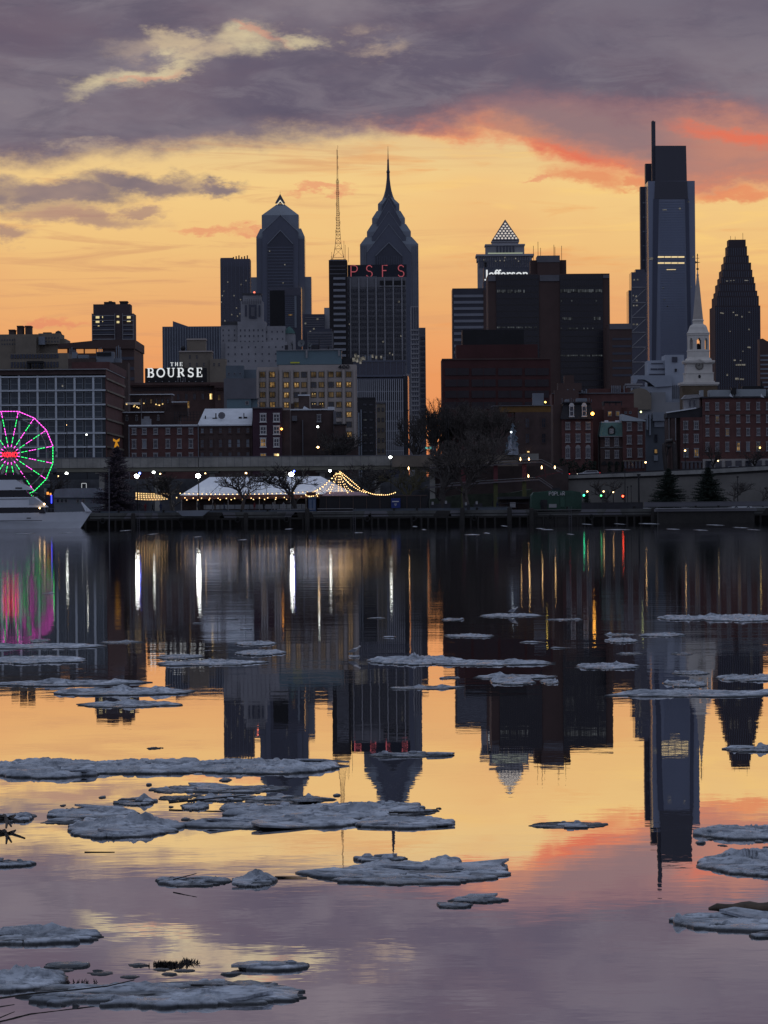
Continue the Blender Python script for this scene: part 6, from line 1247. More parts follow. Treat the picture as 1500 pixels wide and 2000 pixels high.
for k in range(12): q = MB(); x = X0+.3+(X1-X0-.6)*k/11; q.box(x-.06, x+.06, Y+.2, Y+.32, QZ, ze); q.build('post', WHTD, b)
b = root('rink_barrier', 'low white barrier in front of the big tent', 'barrier', (wx(500, 990, Y-2), Y-2, QZ)); q = MB(); q.pb(398, 596, 985.5, 994, Y-2, .12); q.build('panel', PM('dull white barrier', (.17, .18, .20), .8, .2, .5), b)
for k in range(14): q = MB(); q.pb(400+k*14.5, 401+k*14.5, 982, 994, Y-2.1, .08); q.build('post', CHAR, b)
b = root('canopy', 'pink canopy roof with a snowy ridge below the string-lit peak', 'canopy', (wx(676, 990, Y-3), Y-3, QZ))
q = MB(); X0, X1 = wx(628, 969, Y-3), wx(724, 969, Y-3); za, zb = wz(676, 969, Y-3), wz(676, 960.5, Y); xa, xb = wx(638, 960, Y), wx(706, 960, Y); q.add([(X0, Y-3, za), (X1, Y-3, za), (xb, Y, zb), (xa, Y, zb), (X0, Y+3, za), (X1, Y+3, za)], [(0, 1, 2, 3), (3, 2, 5, 4), (0, 3, 4), (1, 5, 2), (0, 4, 5, 1)]); q.build('roof', PM('pink canvas', (.26, .17, .19), .9, .15, .5), b)
q = MB()
for x in (630, 660, 692, 722): q.pb(x, x+1.2, 969, None, Y-2.8, .15, base=QZ)
q.build('post', BLK, b)
b = root('market_stall', 'row of closed black market stalls below the string lights', 'stall', (wx(700, 990, Y-5), Y-5, QZ)); one(b, 'wall', BLK, [(624, 834, 969, None, 3)], Y-5); one(b, 'roof_edge', CHIM, [(623, 835, 967.5, 969.5, 3.2, -.15)], Y-5)
fins(b, Y-5, 624, 834, 970, 996, 8, .05, CHIM, 'post', .15)
b = root('banner', 'blue banner with pale lettering at the right end of the market stalls', 'banner', (wx(772, 990, Y-5.6), Y-5.6, QZ)); q = MB(); q.pb(764, 782, 973, 992, Y-5.6, .1); q.build('cloth', PM('royal blue cloth', (.02, .035, .16), .8, .2, 1), b); q = MB(); q.pb(766, 779, 978.5, 980.5, Y-5.7, .06); q.pb(770, 775, 984, 985.2, Y-5.7, .06); q.pb(771, 774, 987, 988, Y-5.7, .06); q.build('lettering', WHT, b)
b = root('portable_toilet', 'pair-width blue cabin between the tent and the black stalls', 'cabin', (wx(610, 993, Y-6), Y-6, QZ)); one(b, 'wall', PM('blue plastic cabin', (.03, .06, .13), .6, .3, 1), [(602, 617, 972, None, 1.6)], Y-6); one(b, 'roof', GREY, [(601.5, 617.5, 970.5, 972, 1.7, -.05)], Y-6); one(b, 'door', PM('pale door', (.10, .13, .19), .7, .2, 1), [(604, 609, 976, 996, .05, -.08), (611, 616, 976, 996, .05, -.08)], Y-6)
b = root('red_sign', 'dark red sign board on posts at the left end of the black stalls', 'sign', (wx(606, 990, Y-5), Y-5, QZ)); q = MB(); q.pb(598, 617, 961, 968, Y-5.2, .15); q.build('board', PM('dark red board', (.10, .035, .03), .8, .3, 1), b); q = MB(); q.pb(600, 601, 968, None, Y-5.1, .1, base=QZ); q.pb(614, 615, 968, None, Y-5.1, .1, base=QZ); q.build('post', BLK, b)
for i, (x0, x1, h_) in enumerate(((840, 862, 984), (866, 880, 982), (905, 918, 985), (926, 942, 983))):
    b = root('utility_cabinet', ['grey cabinet left end of the row right of the blue banner', 'second grey cabinet right of the blue banner, with a pale notice', 'third grey cabinet, at the foot of the plane tree', 'fourth grey cabinet, right of the plane tree'][i], 'cabinet', (wx(x0, 998, Y-6), Y-6, QZ), 'grey cabinets on the quay'); one(b, 'body', CHAR, [(x0, x1, h_, None, 1)], Y-6); one(b, 'notice', WHTD, [(x0+3, x0+7, h_-4, h_+2, .1, -.2)], Y-6)
WIRE = BLK; q = MB(); q.ball((0, 0, 0), .095, 6); bm_ = bpy.data.meshes.new('bulb'); bm_.from_pydata(q.v, [], q.f); bm_.materials.append(BULB)
def strand(label, pts, n, Ys, sag=.0, group='strings of warm bulbs'):
    n = max(7, int(n*.72)); (xa, ya), (xe, ye) = pts; Ya, Ye = Ys; A = Vector((wx(xa, ya, Ya), Ya, wz(xa, ya, Ya))); E = Vector((wx(xe, ye, Ye), Ye, wz(xe, ye, Ye)))
    o = root('string_light', label, 'string lights', tuple(A), group); P = [A.lerp(E, t/(n-1))-Vector((0, 0, 4*sag*(t/(n-1))*(1-t/(n-1)))) for t in range(n)]
    q = MB(); q.tube([tuple(p+Vector((0, 0, .12))) for p in P], .025, 3); q.build('wire', WIRE, o)
    for p in P: c = bpy.data.objects.new('bulb', bm_); col_.objects.link(c); c.parent = o; c.location = p-A
strand('straight row of bulbs along the whole eave of the white tent', ((352, 963.5), (600, 961)), 42, (751, 751), .3)
strand('lower row of bulbs along the tent, under the eave row', ((345, 972), (620, 969)), 26, (750.5, 750.5), .25)
strand('dimly spaced third row of bulbs inside the tent front', ((365, 976.5), (560, 975)), 15, (750, 750))
for i, (y, n, x1) in enumerate(((963, 22, 336), (967, 20, 330), (970.5, 20, 332), (974.5, 17, 326))): strand(['top row of the bulb cluster right of the Christmas tree', 'second row down of the bulb cluster right of the Christmas tree', 'third row down of the bulb cluster right of the Christmas tree', 'bottom row of the bulb cluster right of the Christmas tree'][i], ((266, y), (x1, y)), n, (758+i, 758+i), .15)
pk = (661, 919)
tg = [(597, 966, 'leftmost strand from the peak, reaching far over the white tent'), (607, 963, 'second strand from the left falling from the peak'), (632, 963, 'third strand from the left falling from the peak'), (644, 963, 'fourth strand from the left, left of the mast of the peak'), (661, 962, 'strand falling straight down from the peak'), (669, 962, 'first strand right of the straight middle one'), (679, 962, 'second strand right of the straight middle one'), (690, 961, 'third strand right of the straight middle one'), (714, 962, 'rightmost long strand from the peak')]
for i, (x, y, lb) in enumerate(tg): strand(lb, (pk, (x, y)), 15 if i not in (0, 8) else 22, (756, 751+(i % 3)), .75 if i in (0, 1, 2, 7, 8) else .35)
strand('strand from the peak over the dark branches to the right', (pk, (702, 953)), 22, (757, 757), -.1); strand('short strand from the peak over the branches, inside the rightmost ones', (pk, (686, 948)), 16, (758, 758), .2); strand('swag of bulbs right of the peak above the black stalls', ((709, 957), (745, 966)), 16, (752, 752), .3); strand('swag of bulbs at the right end of the black stalls', ((738, 966), (772, 962)), 15, (752, 752), .25); strand('clump of bulbs over the left end of the black stalls', ((598, 968), (622, 964)), 12, (750, 750), .3)
q = MB(); q.tube([(wx(661, 960, 757), 757, QZ), (wx(661, 960, 757), 757, wz(661, 917, 757))], .12, 6); q.build('tent_mast', BLK, label='black mast carrying the peak of the bulb strands', cat='mast')
# pavilion left
Y = 760
b = root('pavilion', 'low grey pavilion with a snowy roof and arched windows left of the Christmas tree', 'pavilion', (wx(150, 990, Y), Y, QZ)); one(b, 'wall', GREY, [(104, 197, 970, None, 6)], Y)
q = MB(); q.pp([(102, 972), (108, 956), (128, 954), (193, 953), (198, 958), (200, 972)][::-1], Y-.5, 7.5); q.build('snow_roof', PM('snow with painted shade', (.20, .22, .26), .9, .2, .5), b); win(b, Y, [113, 121, 129, 152, 163, 184], [978], 6, 8, WHTD, DGL, mull=(0, 0), arch=False)  # roof shade put into this darker snow colour
b = root('light_frame', 'small square frame of white lights above the pavilion', 'light sign', (wx(164, 953, Y), Y+2, wz(164, 953, Y+2))); q = MB(); q.pb(159, 160, 944, 953, Y+2, .1); q.pb(168, 169, 944, 953, Y+2, .1); q.pb(160, 168, 943.5, 944.6, Y+2, .1); q.build('light_bar', EM('white led', (.9, .95, 1), .5), b); q = MB(); q.pb(161, 167, 947, 950, Y+2.05, .1); q.pb(163.5, 164.5, 950, 954, Y+2, .1); q.build('board', BLK, b)
b = root('ticket_booth', 'small booth glowing orange with a blue light bar beside the yacht', 'booth', (wx(96, 988, Y-6), Y-6, QZ)); one(b, 'body', CHAR, [(88, 104, 966, None, 2)], Y-6)
lits(b, Y-6, [(91, 95, 961, 966), (97, 100, 963, 967)], EM('orange booth light', lin((240, 150, 70)), 1.6), 'sign_light'); lits(b, Y-6, [(99.4, 101.2, 967, 983)], EM('blue light bar', lin((60, 70, 255)), 3), 'light_bar')
# ferris wheel
Y = 748; cx_, cz_ = wp(19.5, 888, Y); Rw = 86*Y/F
b = root('ferris_wheel', 'ferris wheel outlined in magenta and green lights with red XOXO at its hub', 'ferris wheel', (cx_, Y, QZ))
STL = PM('white wheel steel', (.25, .26, .28), .5, .1, .5); MG = EM('magenta led', lin((255, 80, 220)), 3.6); GN = EM('green led', lin((50, 255, 120)), 2.6); RDX = EM('red neon script', lin((255, 30, 45)), 4.0)
P = lambda r, a, dy=0: (cx_+r*math.cos(a), Y+dy, cz_+r*math.sin(a)); th = [math.radians(10.7+22.5*k) for k in range(16)]
for dy in (-.55, .55): q = MB(); q.tube([P(Rw, t, dy) for t in th+[th[0]]], .07, 5); q.build('rim', STL, b); q = MB(); q.tube([P(Rw*.84, t*1.0, dy) for t in [i*math.pi/24 for i in range(49)]], .05, 4); q.build('inner_ring', STL, b)
for t in th:
    q = MB(); q.tube([P(.3, t, -.5), P(Rw, t, -.5)], .045, 4); q.tube([P(.3, t, .5), P(Rw, t, .5)], .045, 4); q.tube([P(Rw, t, -.55), P(Rw, t, .55)], .05, 4); q.build('spoke', STL, b)
def led(r0, a0, r1, a1, n, mat, w=.062, dy=-.66):
    A, E = Vector(P(r0, a0, dy)), Vector(P(r1, a1, dy)); q = MB()
    for k in range(n): q.tube([A.lerp(E, (k+.12)/n), A.lerp(E, (k+.82)/n)], w, 4)
    q.build('light_strip', mat, b)
for k, t in enumerate(th):
    for (a, e, mt_, n) in ((.17, .24, MG, 1), (.26, .42, GN, 2), (.44, .62, MG, 3), (.64, .82, GN, 3), (.84, .99, MG, 2)): led(Rw*a, t, Rw*e, t, n, mt_)
    deg = math.degrees(t) % 360; led(Rw, t, Rw, th[(k+1) % 16]+(2*math.pi if k == 15 else 0), 6, GN if (deg > 270 or deg < 5 or 348 < deg or 150 < deg < 270) else MG, .07)
q = MB(); q.lathe(0, 0, [(.5, -.8), (.5, .8)], 14); q.v = [(cx_+v[0], Y+v[2], cz_+v[1]) for v in q.v]; q.build('hub', STL, b)
xw = 14.5*Y/F
for i, ch in enumerate('xoxo'): glyph(ch, cx_+(-15+i*7.9)*Y/F, cx_+(-8.8+i*7.9)*Y/F, cz_-4.2*Y/F, cz_+4.2*Y/F, Y-1.1, RDX, b, rad=.085)
for s in (-1, 1):
    for dy in (-1.5, 1.5): q = MB(); q.tube([(cx_, Y+dy*.6, cz_), (cx_+s*4.6, Y+dy, QZ)], .16, 6); q.build('leg', STL, b)
for k, t in enumerate(th):
    x, _, z_ = P(Rw*1.0, t); q = MB(); q.lathe(x, Y, [(.1, z_-1.75), (.62, z_-1.6), (.72, z_-1.1), (.66, z_-1.05), (.60, z_-.9)], 10); q.tube([(x, Y, z_-1.0), (x, Y, z_-.05)], .06, 4); q.lathe(x, Y, [(.75, z_-.35), (.1, z_-.08)], 10); q.build('gondola', PM('gondola paint', (.06, .07, .09), .5, .2, 1) if k == 0 else GM, b)
    if k == 0: GM = bpy.data.materials['gondola paint']
# yacht
Y = 714
b = root('yacht', 'white multi-deck motor yacht moored at the left with dark window bands', 'yacht', (wx(40, 1030, Y), Y+3, 0))
YW = PM('white yacht gelcoat', (.62, .66, .72), .35, .06, .4, spec=.5); YD = PM('tinted yacht glass', (.006, .008, .012), .1, .2, .5)
xb = wx(177, 999, Y); xk = wx(150, 1028, Y); xs0 = xb-30; q = MB(); st_ = []
for i in range(13):
    t = i/12; w_ = math.sin(min(1, (1-t)*1.6+.0)*math.pi/2) if t > .35 else 1; w_ = max(w_, .02)
    xd = xs0+(xb-xs0)*t; xw_ = xs0+(xk-xs0)*t; zd = 2.72+.25*t**3; hb = 3.2*w_
    st_.append([(xw_, Y+3.2-hb*.25, -.6), (xw_, Y+3.2-hb*.82, 0), (xw_+(xd-xw_)*.45, Y+3.2-hb*.93, 1.2), (xd, Y+3.2-hb, zd), (xd, Y+3.2+hb, zd), (xw_+(xd-xw_)*.45, Y+3.2+hb*.93, 1.2), (xw_, Y+3.2+hb*.82, 0), (xw_, Y+3.2+hb*.25, -.6)])
vs = [v for s_ in st_ for v in s_]; fs = []
for i in range(12):
    for j in range(8): fs.append((i*8+j, (i+1)*8+j, (i+1)*8+(j+1) % 8, i*8+(j+1) % 8))
fs += [tuple(range(8)), tuple(range(96, 104))[::-1]]; q.add(vs, fs); q.build('hull', YW, b)
q = MB(); q.pb(-20, 82, 1016.5, 1017.6, Y-.05, .2); q.pb(52, 60, 1011, 1013, Y-.12, .3); q.build('rubbing_strake', CHAR, b)
def deckbox(name, x0, x1t, x1b, yt, yb, mat, y0, y1): X0 = wx(x0, yb, Y); q = MB(); q.prism([(X0, wz(40, yb, Y)), (wx(x1b, yb, Y), wz(40, yb, Y)), (wx(x1t, yt, Y), wz(40, yt, Y)), (X0, wz(40, yt, Y))], Y+y0, Y+y1); return q.build(name, mat, b)
deckbox('window_band', -100, 82, 88, 991, 1003, YD, 1.0, 5.4); deckbox('lower_deckhouse', -100, 66, 90, 971, 991, YW, .7, 5.7); deckbox('window_band', -100, 46, 62, 957, 971, YD, 1.3, 5.1); deckbox('upper_deckhouse', -100, 30, 63, 937, 957, YW, 1.0, 5.4); deckbox('flybridge', -100, 40, 52, 930, 937, YD, 1.6, 4.8); deckbox('hardtop', -100, 56, 60, 926, 930, CHAR, 1.2, 5.2)
q = MB(); q.pb(30, 43, 952, 954.5, Y+.9, .15); q.pb(-10, 60, 974, 975, Y+.62, .1); q.build('recess', CHAR, b); deckbox('windscreen_slope', 56, 66.6, 88, 972, 986, PM('pale coaming', (.36, .40, .46), .4, .05, 1), .6, .66)
q = MB(); q.pp([(158, 981), (160, 981), (178, 999), (167, 999.5)], Y+2.6, 1); q.build('bow_fairing', YW, b); q = MB()
for k in range(12): x = wx(92+k*7, 995, Y); q.tube([(x, Y+.7, 2.75), (x, Y+.7, 3.5)], .03, 4)
q.tube([(wx(92, 995, Y), Y+.7, 3.5), (wx(170, 995, Y), Y+2.8, 3.6)], .03, 4); q.build('bow_rail', GREY, b)
q = MB(); q.ball((wx(86, 985, Y), Y+.4, wz(86, 984.5, Y)), .17); q.ball((wx(77, 992, Y), Y+.4, wz(77, 992.5, Y)), .13); q.build('deck_light', LWM, b)
q = MB(); q.tube([(wx(213, 985, 735), 735, -1), (wx(213, 920, 735), 735, wz(212, 915, 735))], .09, 6); q.build('flagpole', LIMED, label='bare pale mast rising from the water in front of the Christmas tree', cat='mast')
# people
def body_mesh(name, pose):
    me = bpy.data.meshes.new(name); J = dict(pel=(0, 0, .95), ch=(0, 0, 1.35), nk=(0, -.01, 1.50), hd=(0, -.02, 1.62), tp=(0, -.02, 1.74), ls=(-.18, 0, 1.42), rs=(.18, 0, 1.42), le=(-.25, .02, 1.14), re=(.25, .02, 1.14), lh=(-.24, -.1, .88), rh=(.24, -.1, .88), lt=(-.1, 0, .92), rt=(.1, 0, .92), lk=(-.11, -.03, .5), rk=(.11, .02, .5), la=(-.12, .03, .08), ra=(.12, .06, .08), lf=(-.13, -.14, .03), rf=(.13, -.12, .03)); J.update(pose)
    n = list(J); E = [('pel', 'ch'), ('ch', 'nk'), ('nk', 'hd'), ('hd', 'tp'), ('ch', 'ls'), ('ch', 'rs'), ('ls', 'le'), ('rs', 're'), ('le', 'lh'), ('re', 'rh'), ('pel', 'lt'), ('pel', 'rt'), ('lt', 'lk'), ('rt', 'rk'), ('lk', 'la'), ('rk', 'ra'), ('la', 'lf'), ('ra', 'rf')]
    rad_ = dict(pel=.16, ch=.17, nk=.06, hd=.10, tp=.06, ls=.08, rs=.08, le=.055, re=.055, lh=.045, rh=.045, lt=.10, rt=.10, lk=.07, rk=.07, la=.05, ra=.05, lf=.04, rf=.04)
    me.from_pydata([J[k] for k in n], [(n.index(a), n.index(c)) for a, c in E], []); o = bpy.data.objects.new(name, me); col_.objects.link(o); m_ = o.modifiers.new('s', 'SKIN')
    for i, k in enumerate(n): me.skin_vertices[0].data[i].radius = (rad_[k], rad_[k]*.85)
    me.skin_vertices[0].data[0].use_root = True; s = o.modifiers.new('u', 'SUBSURF'); s.levels = 1
    r = bpy.data.meshes.new_from_object(o.evaluated_get(bpy.context.evaluated_depsgraph_get())); bpy.data.objects.remove(o); return r
PO = [body_mesh('person', {}), body_mesh('person', dict(lk=(-.11, -.22, .52), la=(-.12, -.2, .1), lf=(-.12, -.36, .05), rk=(.11, .12, .5), ra=(.12, .35, .1), rf=(.12, .22, .03), lh=(-.25, -.28, .98), rh=(.26, .15, .92))), body_mesh('person', dict(rh=(.12, -.3, 1.25), re=(.27, -.1, 1.16), lh=(-.12, -.28, 1.2)))]
COAT = [PM('black coat', (.012, .012, .015), .9, .3, 3), PM('navy coat', (.015, .02, .05), .9, .3, 3), PM('pale coat', (.22, .22, .24), .9, .2, 3), PM('red coat', (.10, .015, .02), .9, .3, 3), PM('brown coat', (.05, .03, .02), .9, .3, 3)]
ppl = [(388, 0, 0, 0, 'person in black standing at the foot of the tall black lamp pole'), (420, 2, 4, .5, 'person in brown with hands raised near the left end of the tent'), (438, 1, 1, 1.5, 'person in navy walking past the tent front'), (497, 0, 3, 0, 'person in a red coat right of the golden-lit tree'), (515, 2, 0, 1, 'person in black inside the tent front, right of the red coat'), (533, 1, 2, 2, 'person in a pale coat walking below the tent eave'), (554, 0, 2, 0, 'person in a pale coat standing left of the dark vase-shaped tree'), (631, 2, 0, 0, 'person in black before the black market stalls'), (688, 0, 2, .6, 'person in a pale coat at the middle of the black stalls'), (962, 0, 0, 1.2, 'person in black standing left of the low hut'), (971, 1, 1, 1.6, 'person in navy walking beside the low hut'), (284, 2, 3, .2, 'person in a red coat below the bulb cluster'), (298, 1, 0, 1.4, 'person in black walking below the bulb cluster'), (314, 0, 1, 0, 'person in navy below the bulb cluster, rightmost'), (1058, 0, 0, 0, 'person in black in the doorway of the green shed')]
for x, p, c_, rz, lb in ppl:
    Yp = 747.8 if x != 1058 else 739.2; me = PO[p].copy(); me.materials.clear(); me.materials.append(COAT[c_]); o = bpy.data.objects.new('person', me); col_.objects.link(o); o.location = (wx(x, 995, Yp), Yp, QZ); o.rotation_euler = (0, 0, rz); meta(o, lb, 'person', 'people on the quay')
# ---- ice
ICE = None
def ice_nodes(t):
    n = t.nodes; l = t.links; o = n.new('ShaderNodeOutputMaterial'); p = n.new('ShaderNodeBsdfPrincipled'); l.new(p.outputs[0], o.inputs[0]); tc = n.new('ShaderNodeTexCoord')
    def nz(s_, d, r=.6): q = n.new('ShaderNodeTexNoise'); q.inputs['Scale'].default_value = s_; q.inputs['Detail'].default_value = d; q.inputs['Roughness'].default_value = r; l.new(tc.outputs['Object'], q.inputs['Vector']); return q.outputs[0]
    def mp(v, a, b): q = n.new('ShaderNodeMapRange'); l.new(v, q.inputs[0]); q.inputs[1].default_value = a; q.inputs[2].default_value = b; return q.outputs[0]
    def mx(f, a, b): q = n.new('ShaderNodeMix'); q.data_type = 'RGBA'; l.new(f, q.inputs[0]); [l.new(v, q.inputs[i]) if not isinstance(v, tuple) else setattr(q.inputs[i], 'default_value', (*v, 1)) for i, v in ((6, a), (7, b))]; return q.outputs[2]
    c = mx(mp(nz(1.3, 6), .35, .66), (.17, .195, .23), (.58, .63, .70)); c = mx(mp(nz(7, 6), .48, .66), c, (.14, .16, .19)); c = mx(mp(nz(24, 4), .67, .72), c, (.05, .045, .04)); l.new(c, p.inputs['Base Color'])
    l.new(mx(mp(nz(2.2, 4), .42, .56), (.16, .16, .16), (.8, .8, .8)), p.inputs['Roughness']); p.inputs['Specular IOR Level'].default_value = .4
    sp = n.new('ShaderNodeSeparateXYZ'); l.new(tc.outputs['Object'], sp.inputs[0]); wet = mx(mp(sp.outputs[2], .012, .034), (.035, .04, .045), c); l.new(wet, p.inputs['Base Color'])
    b = n.new('ShaderNodeBump'); b.inputs['Distance'].default_value = .03; b.inputs['Strength'].default_value = .9; l.new(nz(9, 8, .7), b.inputs['Height']); l.new(b.outputs[0], p.inputs['Normal'])
ICE = newmat('wet river ice and old snow', ice_nodes)
def floe(x0, x1, yt, yb, label, bumps=(), t=.07, seed=None, rough=.5, group='ice floes on the river', rings=12, N_=120, slant=.0):
    """irregular slab: edges measured in the photograph fix its distance and real size"""
    R = random.Random(seed or int(x0*7+yt*3)); hy = lambda px: HY-math.tan(ROLL)*(px-CX); t *= .52
    xm = (x0+x1)/2; Yn = F*H/(yb-hy(xm)); dpx = F*t/Yn; far = max(yt+dpx*.8, yt+(yb-yt)*.3); far = min(far, yb-1.2*(yb-yt)*.25); Yf = F*H/(far-hy(xm)); yc = (Yn+Yf)/2; ry = max((Yf-Yn)/2, .12)
    X0, X1 = (x0-CX)*Yn/F, (x1-CX)*Yn/F; X0 += 0; sh = (yb-HY)*SR*Yn/F; xc = (X0+X1)/2-sh*0; rx = (X1-X0)/2
    v = []; f = []; o1, o2, o3 = R.uniform(0, 99), R.uniform(0, 99), R.uniform(0, 99)
    def outline(a):
        p = Vector((math.cos(a)*1.5+o1, math.sin(a)*1.5+o2, 0)); r = 1+rough*.30*(MN.noise(p))+rough*.26*MN.noise(p*3.3)+rough*.16*MN.noise(p*9)+rough*.08*MN.noise(p*25)
        return r*.98
    asp = max(1, rx/ry)
    near = Yn < 70 and rings > 6
    if near: rings = max(rings, 22); N_ = max(N_, 200)
    hole = .30 if rough >= .55 else .52
    v.append([0, 0, 0])
    for j in range(1, rings+1):
        s = (j/rings)**.8
        for i in range(N_):
            a = 2*math.pi*i/N_; r = outline(a)*s; v.append([r*math.cos(a)*rx, r*math.sin(a)*ry, 0])
    for i, p in enumerate(v):
        j = 0 if i == 0 else (i-1)//N_+1; e = min(1, (rings-j)/2.0); q_ = Vector((p[0]*1.1+o3, p[1]*1.1, 0)); n1 = MN.noise(q_*1.2); n2 = MN.noise(q_*4.2); n3 = MN.noise(q_*13)
        hgt = t*(.62+.4*n1)+.012*n2*min(1, t/.05)+.008*n3; ns = MN.noise(Vector((p[0]*1.3+o1, p[1]*3.2+o2, 3))); hgt += t*.55*max(0, min(1, (ns-.02)*14))+t*.35*max(0, min(1, (MN.noise(Vector((p[0]*2.7+o2, p[1]*5+o1, 9)))-.12)*16))
        for (bx, by, br, bh) in bumps:
            bxm = (bx-xm)*Yn/F; d = math.hypot((p[0]-bxm)/br, (p[1]-by*ry)/max(br*.9, .1)); hgt += .5*bh*max(0, 1-d*d)**1.2*(1+.8*n2+.5*n3)
        nh = MN.noise(Vector((p[0]*1.6+o2, p[1]*5.5+o3, 17)))+.35*MN.noise(Vector((p[0]*6+o2, p[1]*14+o3, 5))); p[2] = hgt*(.6+.4*e**.5) if j < rings else .45*hgt
        if nh < -hole: p[2] = max(-.03, p[2]-(-hole-nh)*1.6)
    for i in range(N_): f.append((0, 1+i, 1+(i+1) % N_))
    for j in range(1, rings):
        for i in range(N_): a, b_ = 1+(j-1)*N_+i, 1+(j-1)*N_+(i+1) % N_; f.append((a, a+N_, b_+N_, b_))
    nb = len(v); L_ = [list(p) for p in v[-N_:]]
    for p in L_: v.append([p[0]*.985, p[1]*.985, -.06])
    for i in range(N_): a, b_ = nb-N_+i, nb-N_+(i+1) % N_; f.append((a, a+N_, b_+N_, b_))
    me = bpy.data.meshes.new('ice_floe'); me.from_pydata(v, [], f); me.materials.append(ICE); me.polygons.foreach_set('use_smooth', [True]*len(f)); me.update()
    o = bpy.data.objects.new('ice_floe', me); col_.objects.link(o); a_, b2 = d2(xm, yb); yv = (Yn+Yf)/2; o.location = (a_*Yn/F, yv, 0); o.rotation_euler = (0, 0, slant); LOCS[o.name] = Vector(o.location)
    if near and rx > .25:
        for k in range(min(9, 2+int(rx*3))):
            a = R.uniform(0, 6.28); rr = R.uniform(.2, .8)*outline(a); sz = R.uniform(.018, .055); cx0, cy0 = rr*math.cos(a)*rx, rr*math.sin(a)*ry; q = MB(); n = 7
            pr = [(sz*R.uniform(.8, 1.2), -sz*.3), (sz*R.uniform(.9, 1.2), sz*.3), (sz*R.uniform(.4, .8), sz*R.uniform(.7, 1.1))]
            for r_, z_ in pr:
                for i in range(n): w_ = 2*math.pi*i/n; u = r_*R.uniform(.75, 1.25); q.v.append((cx0+u*1.4*math.cos(w_), cy0+u*math.sin(w_), t*.9+z_))
            for jj in range(2):
                for i in range(n): q.f.append((jj*n+i, jj*n+(i+1) % n, (jj+1)*n+(i+1) % n, (jj+1)*n+i)); q.i.append(0)
            q.f.append(tuple(range(2*n, 3*n))); q.i.append(0); LOCS['_z'] = Vector((0, 0, 0))
            c = q.build('ice_chunk', ICE, None, origin=(0, 0, 0)); c.parent = o
        for k in range(min(5, 1+int(rx*2))):
            a = R.uniform(0, 6.28); rr = R.uniform(.3, .9); cx0, cy0 = rr*math.cos(a)*rx, rr*math.sin(a)*ry; q = MB(); n = 9; L_ = R.uniform(.12, .3)*min(1.4, rx+.3); tx, ty = R.uniform(-.08, .08), R.uniform(-.12, .12); P_ = []
            for i in range(n): w_ = 2*math.pi*i/n; u = L_*R.uniform(.6, 1.25); P_.append((u*1.3*math.cos(w_), min(ry*.8, u)*math.sin(w_)))
            for dz in (-.012, .016): q.v += [(cx0+x, cy0+y, t*1.05+dz+x*tx+y*ty) for x, y in P_]
            q.f += [tuple(range(n))[::-1], tuple(range(n, 2*n))]+[(i, (i+1) % n, (i+1) % n+n, i+n) for i in range(n)]; q.i += [0]*(n+2)
            c = q.build('ice_plate', ICE, None, origin=(0, 0, 0)); c.parent = o
    return meta(o, label, 'ice floe', group)
D = 'ice floes on the river'
floe(25, 605, 1899, 1968, 'large blue-grey floe at the bottom left with twigs frozen on top', [(80, -.6, .3, .05), (260, .4, .3, .04), (380, -.7, .35, .06), (210, -.7, .4, .05)], .055, 5, .55, rings=18, N_=220)
floe(462, 604, 1874, 1897, 'flat-topped pale plate at the right tip of the bottom left floe', [], .06, 7, .25)
floe(-60, 118, 1877, 1937, 'mounded pale floe in the bottom left corner', [(60, 0, .28, .12), (0, 0, .3, .10)], .06, 8, .4, N_=140)
floe(84, 172, 1876, 1893, 'small dark thin floe above the bottom left mound', [], .03, 9, .5); floe(168, 206, 1893, 1902, 'tiny dark floe at the edge of the bottom left floe', [], .02, 10, .6, rings=6, N_=60); floe(340, 380, 1891, 1899, 'tiny dark floe below the floating weeds', [], .02, 11, .6, rings=6, N_=60); floe(430, 470, 1897, 1905, 'small shard between the weeds and the pale plate', [], .03, 12, .6, rings=6, N_=60)
floe(395, 450, 1915, 1940, 'broken shard at the front edge of the bottom left floe', [], .05, 13, .7, rings=8, N_=80)
floe(-120, 186, 1804, 1846, 'long dark jagged floe at the left edge, above the bottom left corner', [(60, .6, .3, .09), (100, .3, .25, .07), (20, .2, .3, .08), (150, .2, .2, .03)], .06, 14, .6, N_=180)
floe(-50, 63, 1677, 1694, 'small floe at the left edge beside a patch of yellow reflection', [(50, 0, .12, .04)], .05, 15, .5)
floe(302, 445, 1708, 1732, 'slim floe with a leaning stick left of a snow-capped floe', [(325, .2, .2, .04), (410, 0, .2, .03)], .05, 16, .7); floe(447, 537, 1702, 1733, 'small floe with one round snow cap', [(497, .3, .22, .14), (455, 0, .1, .03)], .05, 17, .5)
floe(599, 996, 1672, 1728, 'wide flat cracked floe under the spire reflection', [(640, .4, .18, .05), (860, .7, .3, .10), (760, .8, .5, .06), (940, 0, .3, .03), (690, -.2, .5, .03)], .05, 18, .5, rings=20, N_=260)
floe(690, 790, 1668, 1684, 'ridge of ice along the back of the wide flat cracked floe', [], .06, 19, .6); floe(838, 905, 1674, 1693, 'upturned plate on the back right of the wide flat cracked floe', [(870, 0, .2, .07)], .07, 20, .4); floe(925, 995, 1684, 1706, 'plate at the right tip of the wide flat cracked floe', [], .05, 21, .5)
floe(852, 925, 1758, 1774, 'thin grey floe, front one of a small pair in open water', [], .03, 22, .4); floe(880, 988, 1749, 1764, 'dark narrow floe, rear one of a small pair in open water', [(900, 0, .12, .03)], .03, 23, .7)
floe(1325, 1640, 1768, 1820, 'smooth blue floe with a raised pointed tip at the lower right', [(1328, 0, .09, .14), (1345, 0, .1, .05)], .07, 24, .32, N_=180, rings=16)
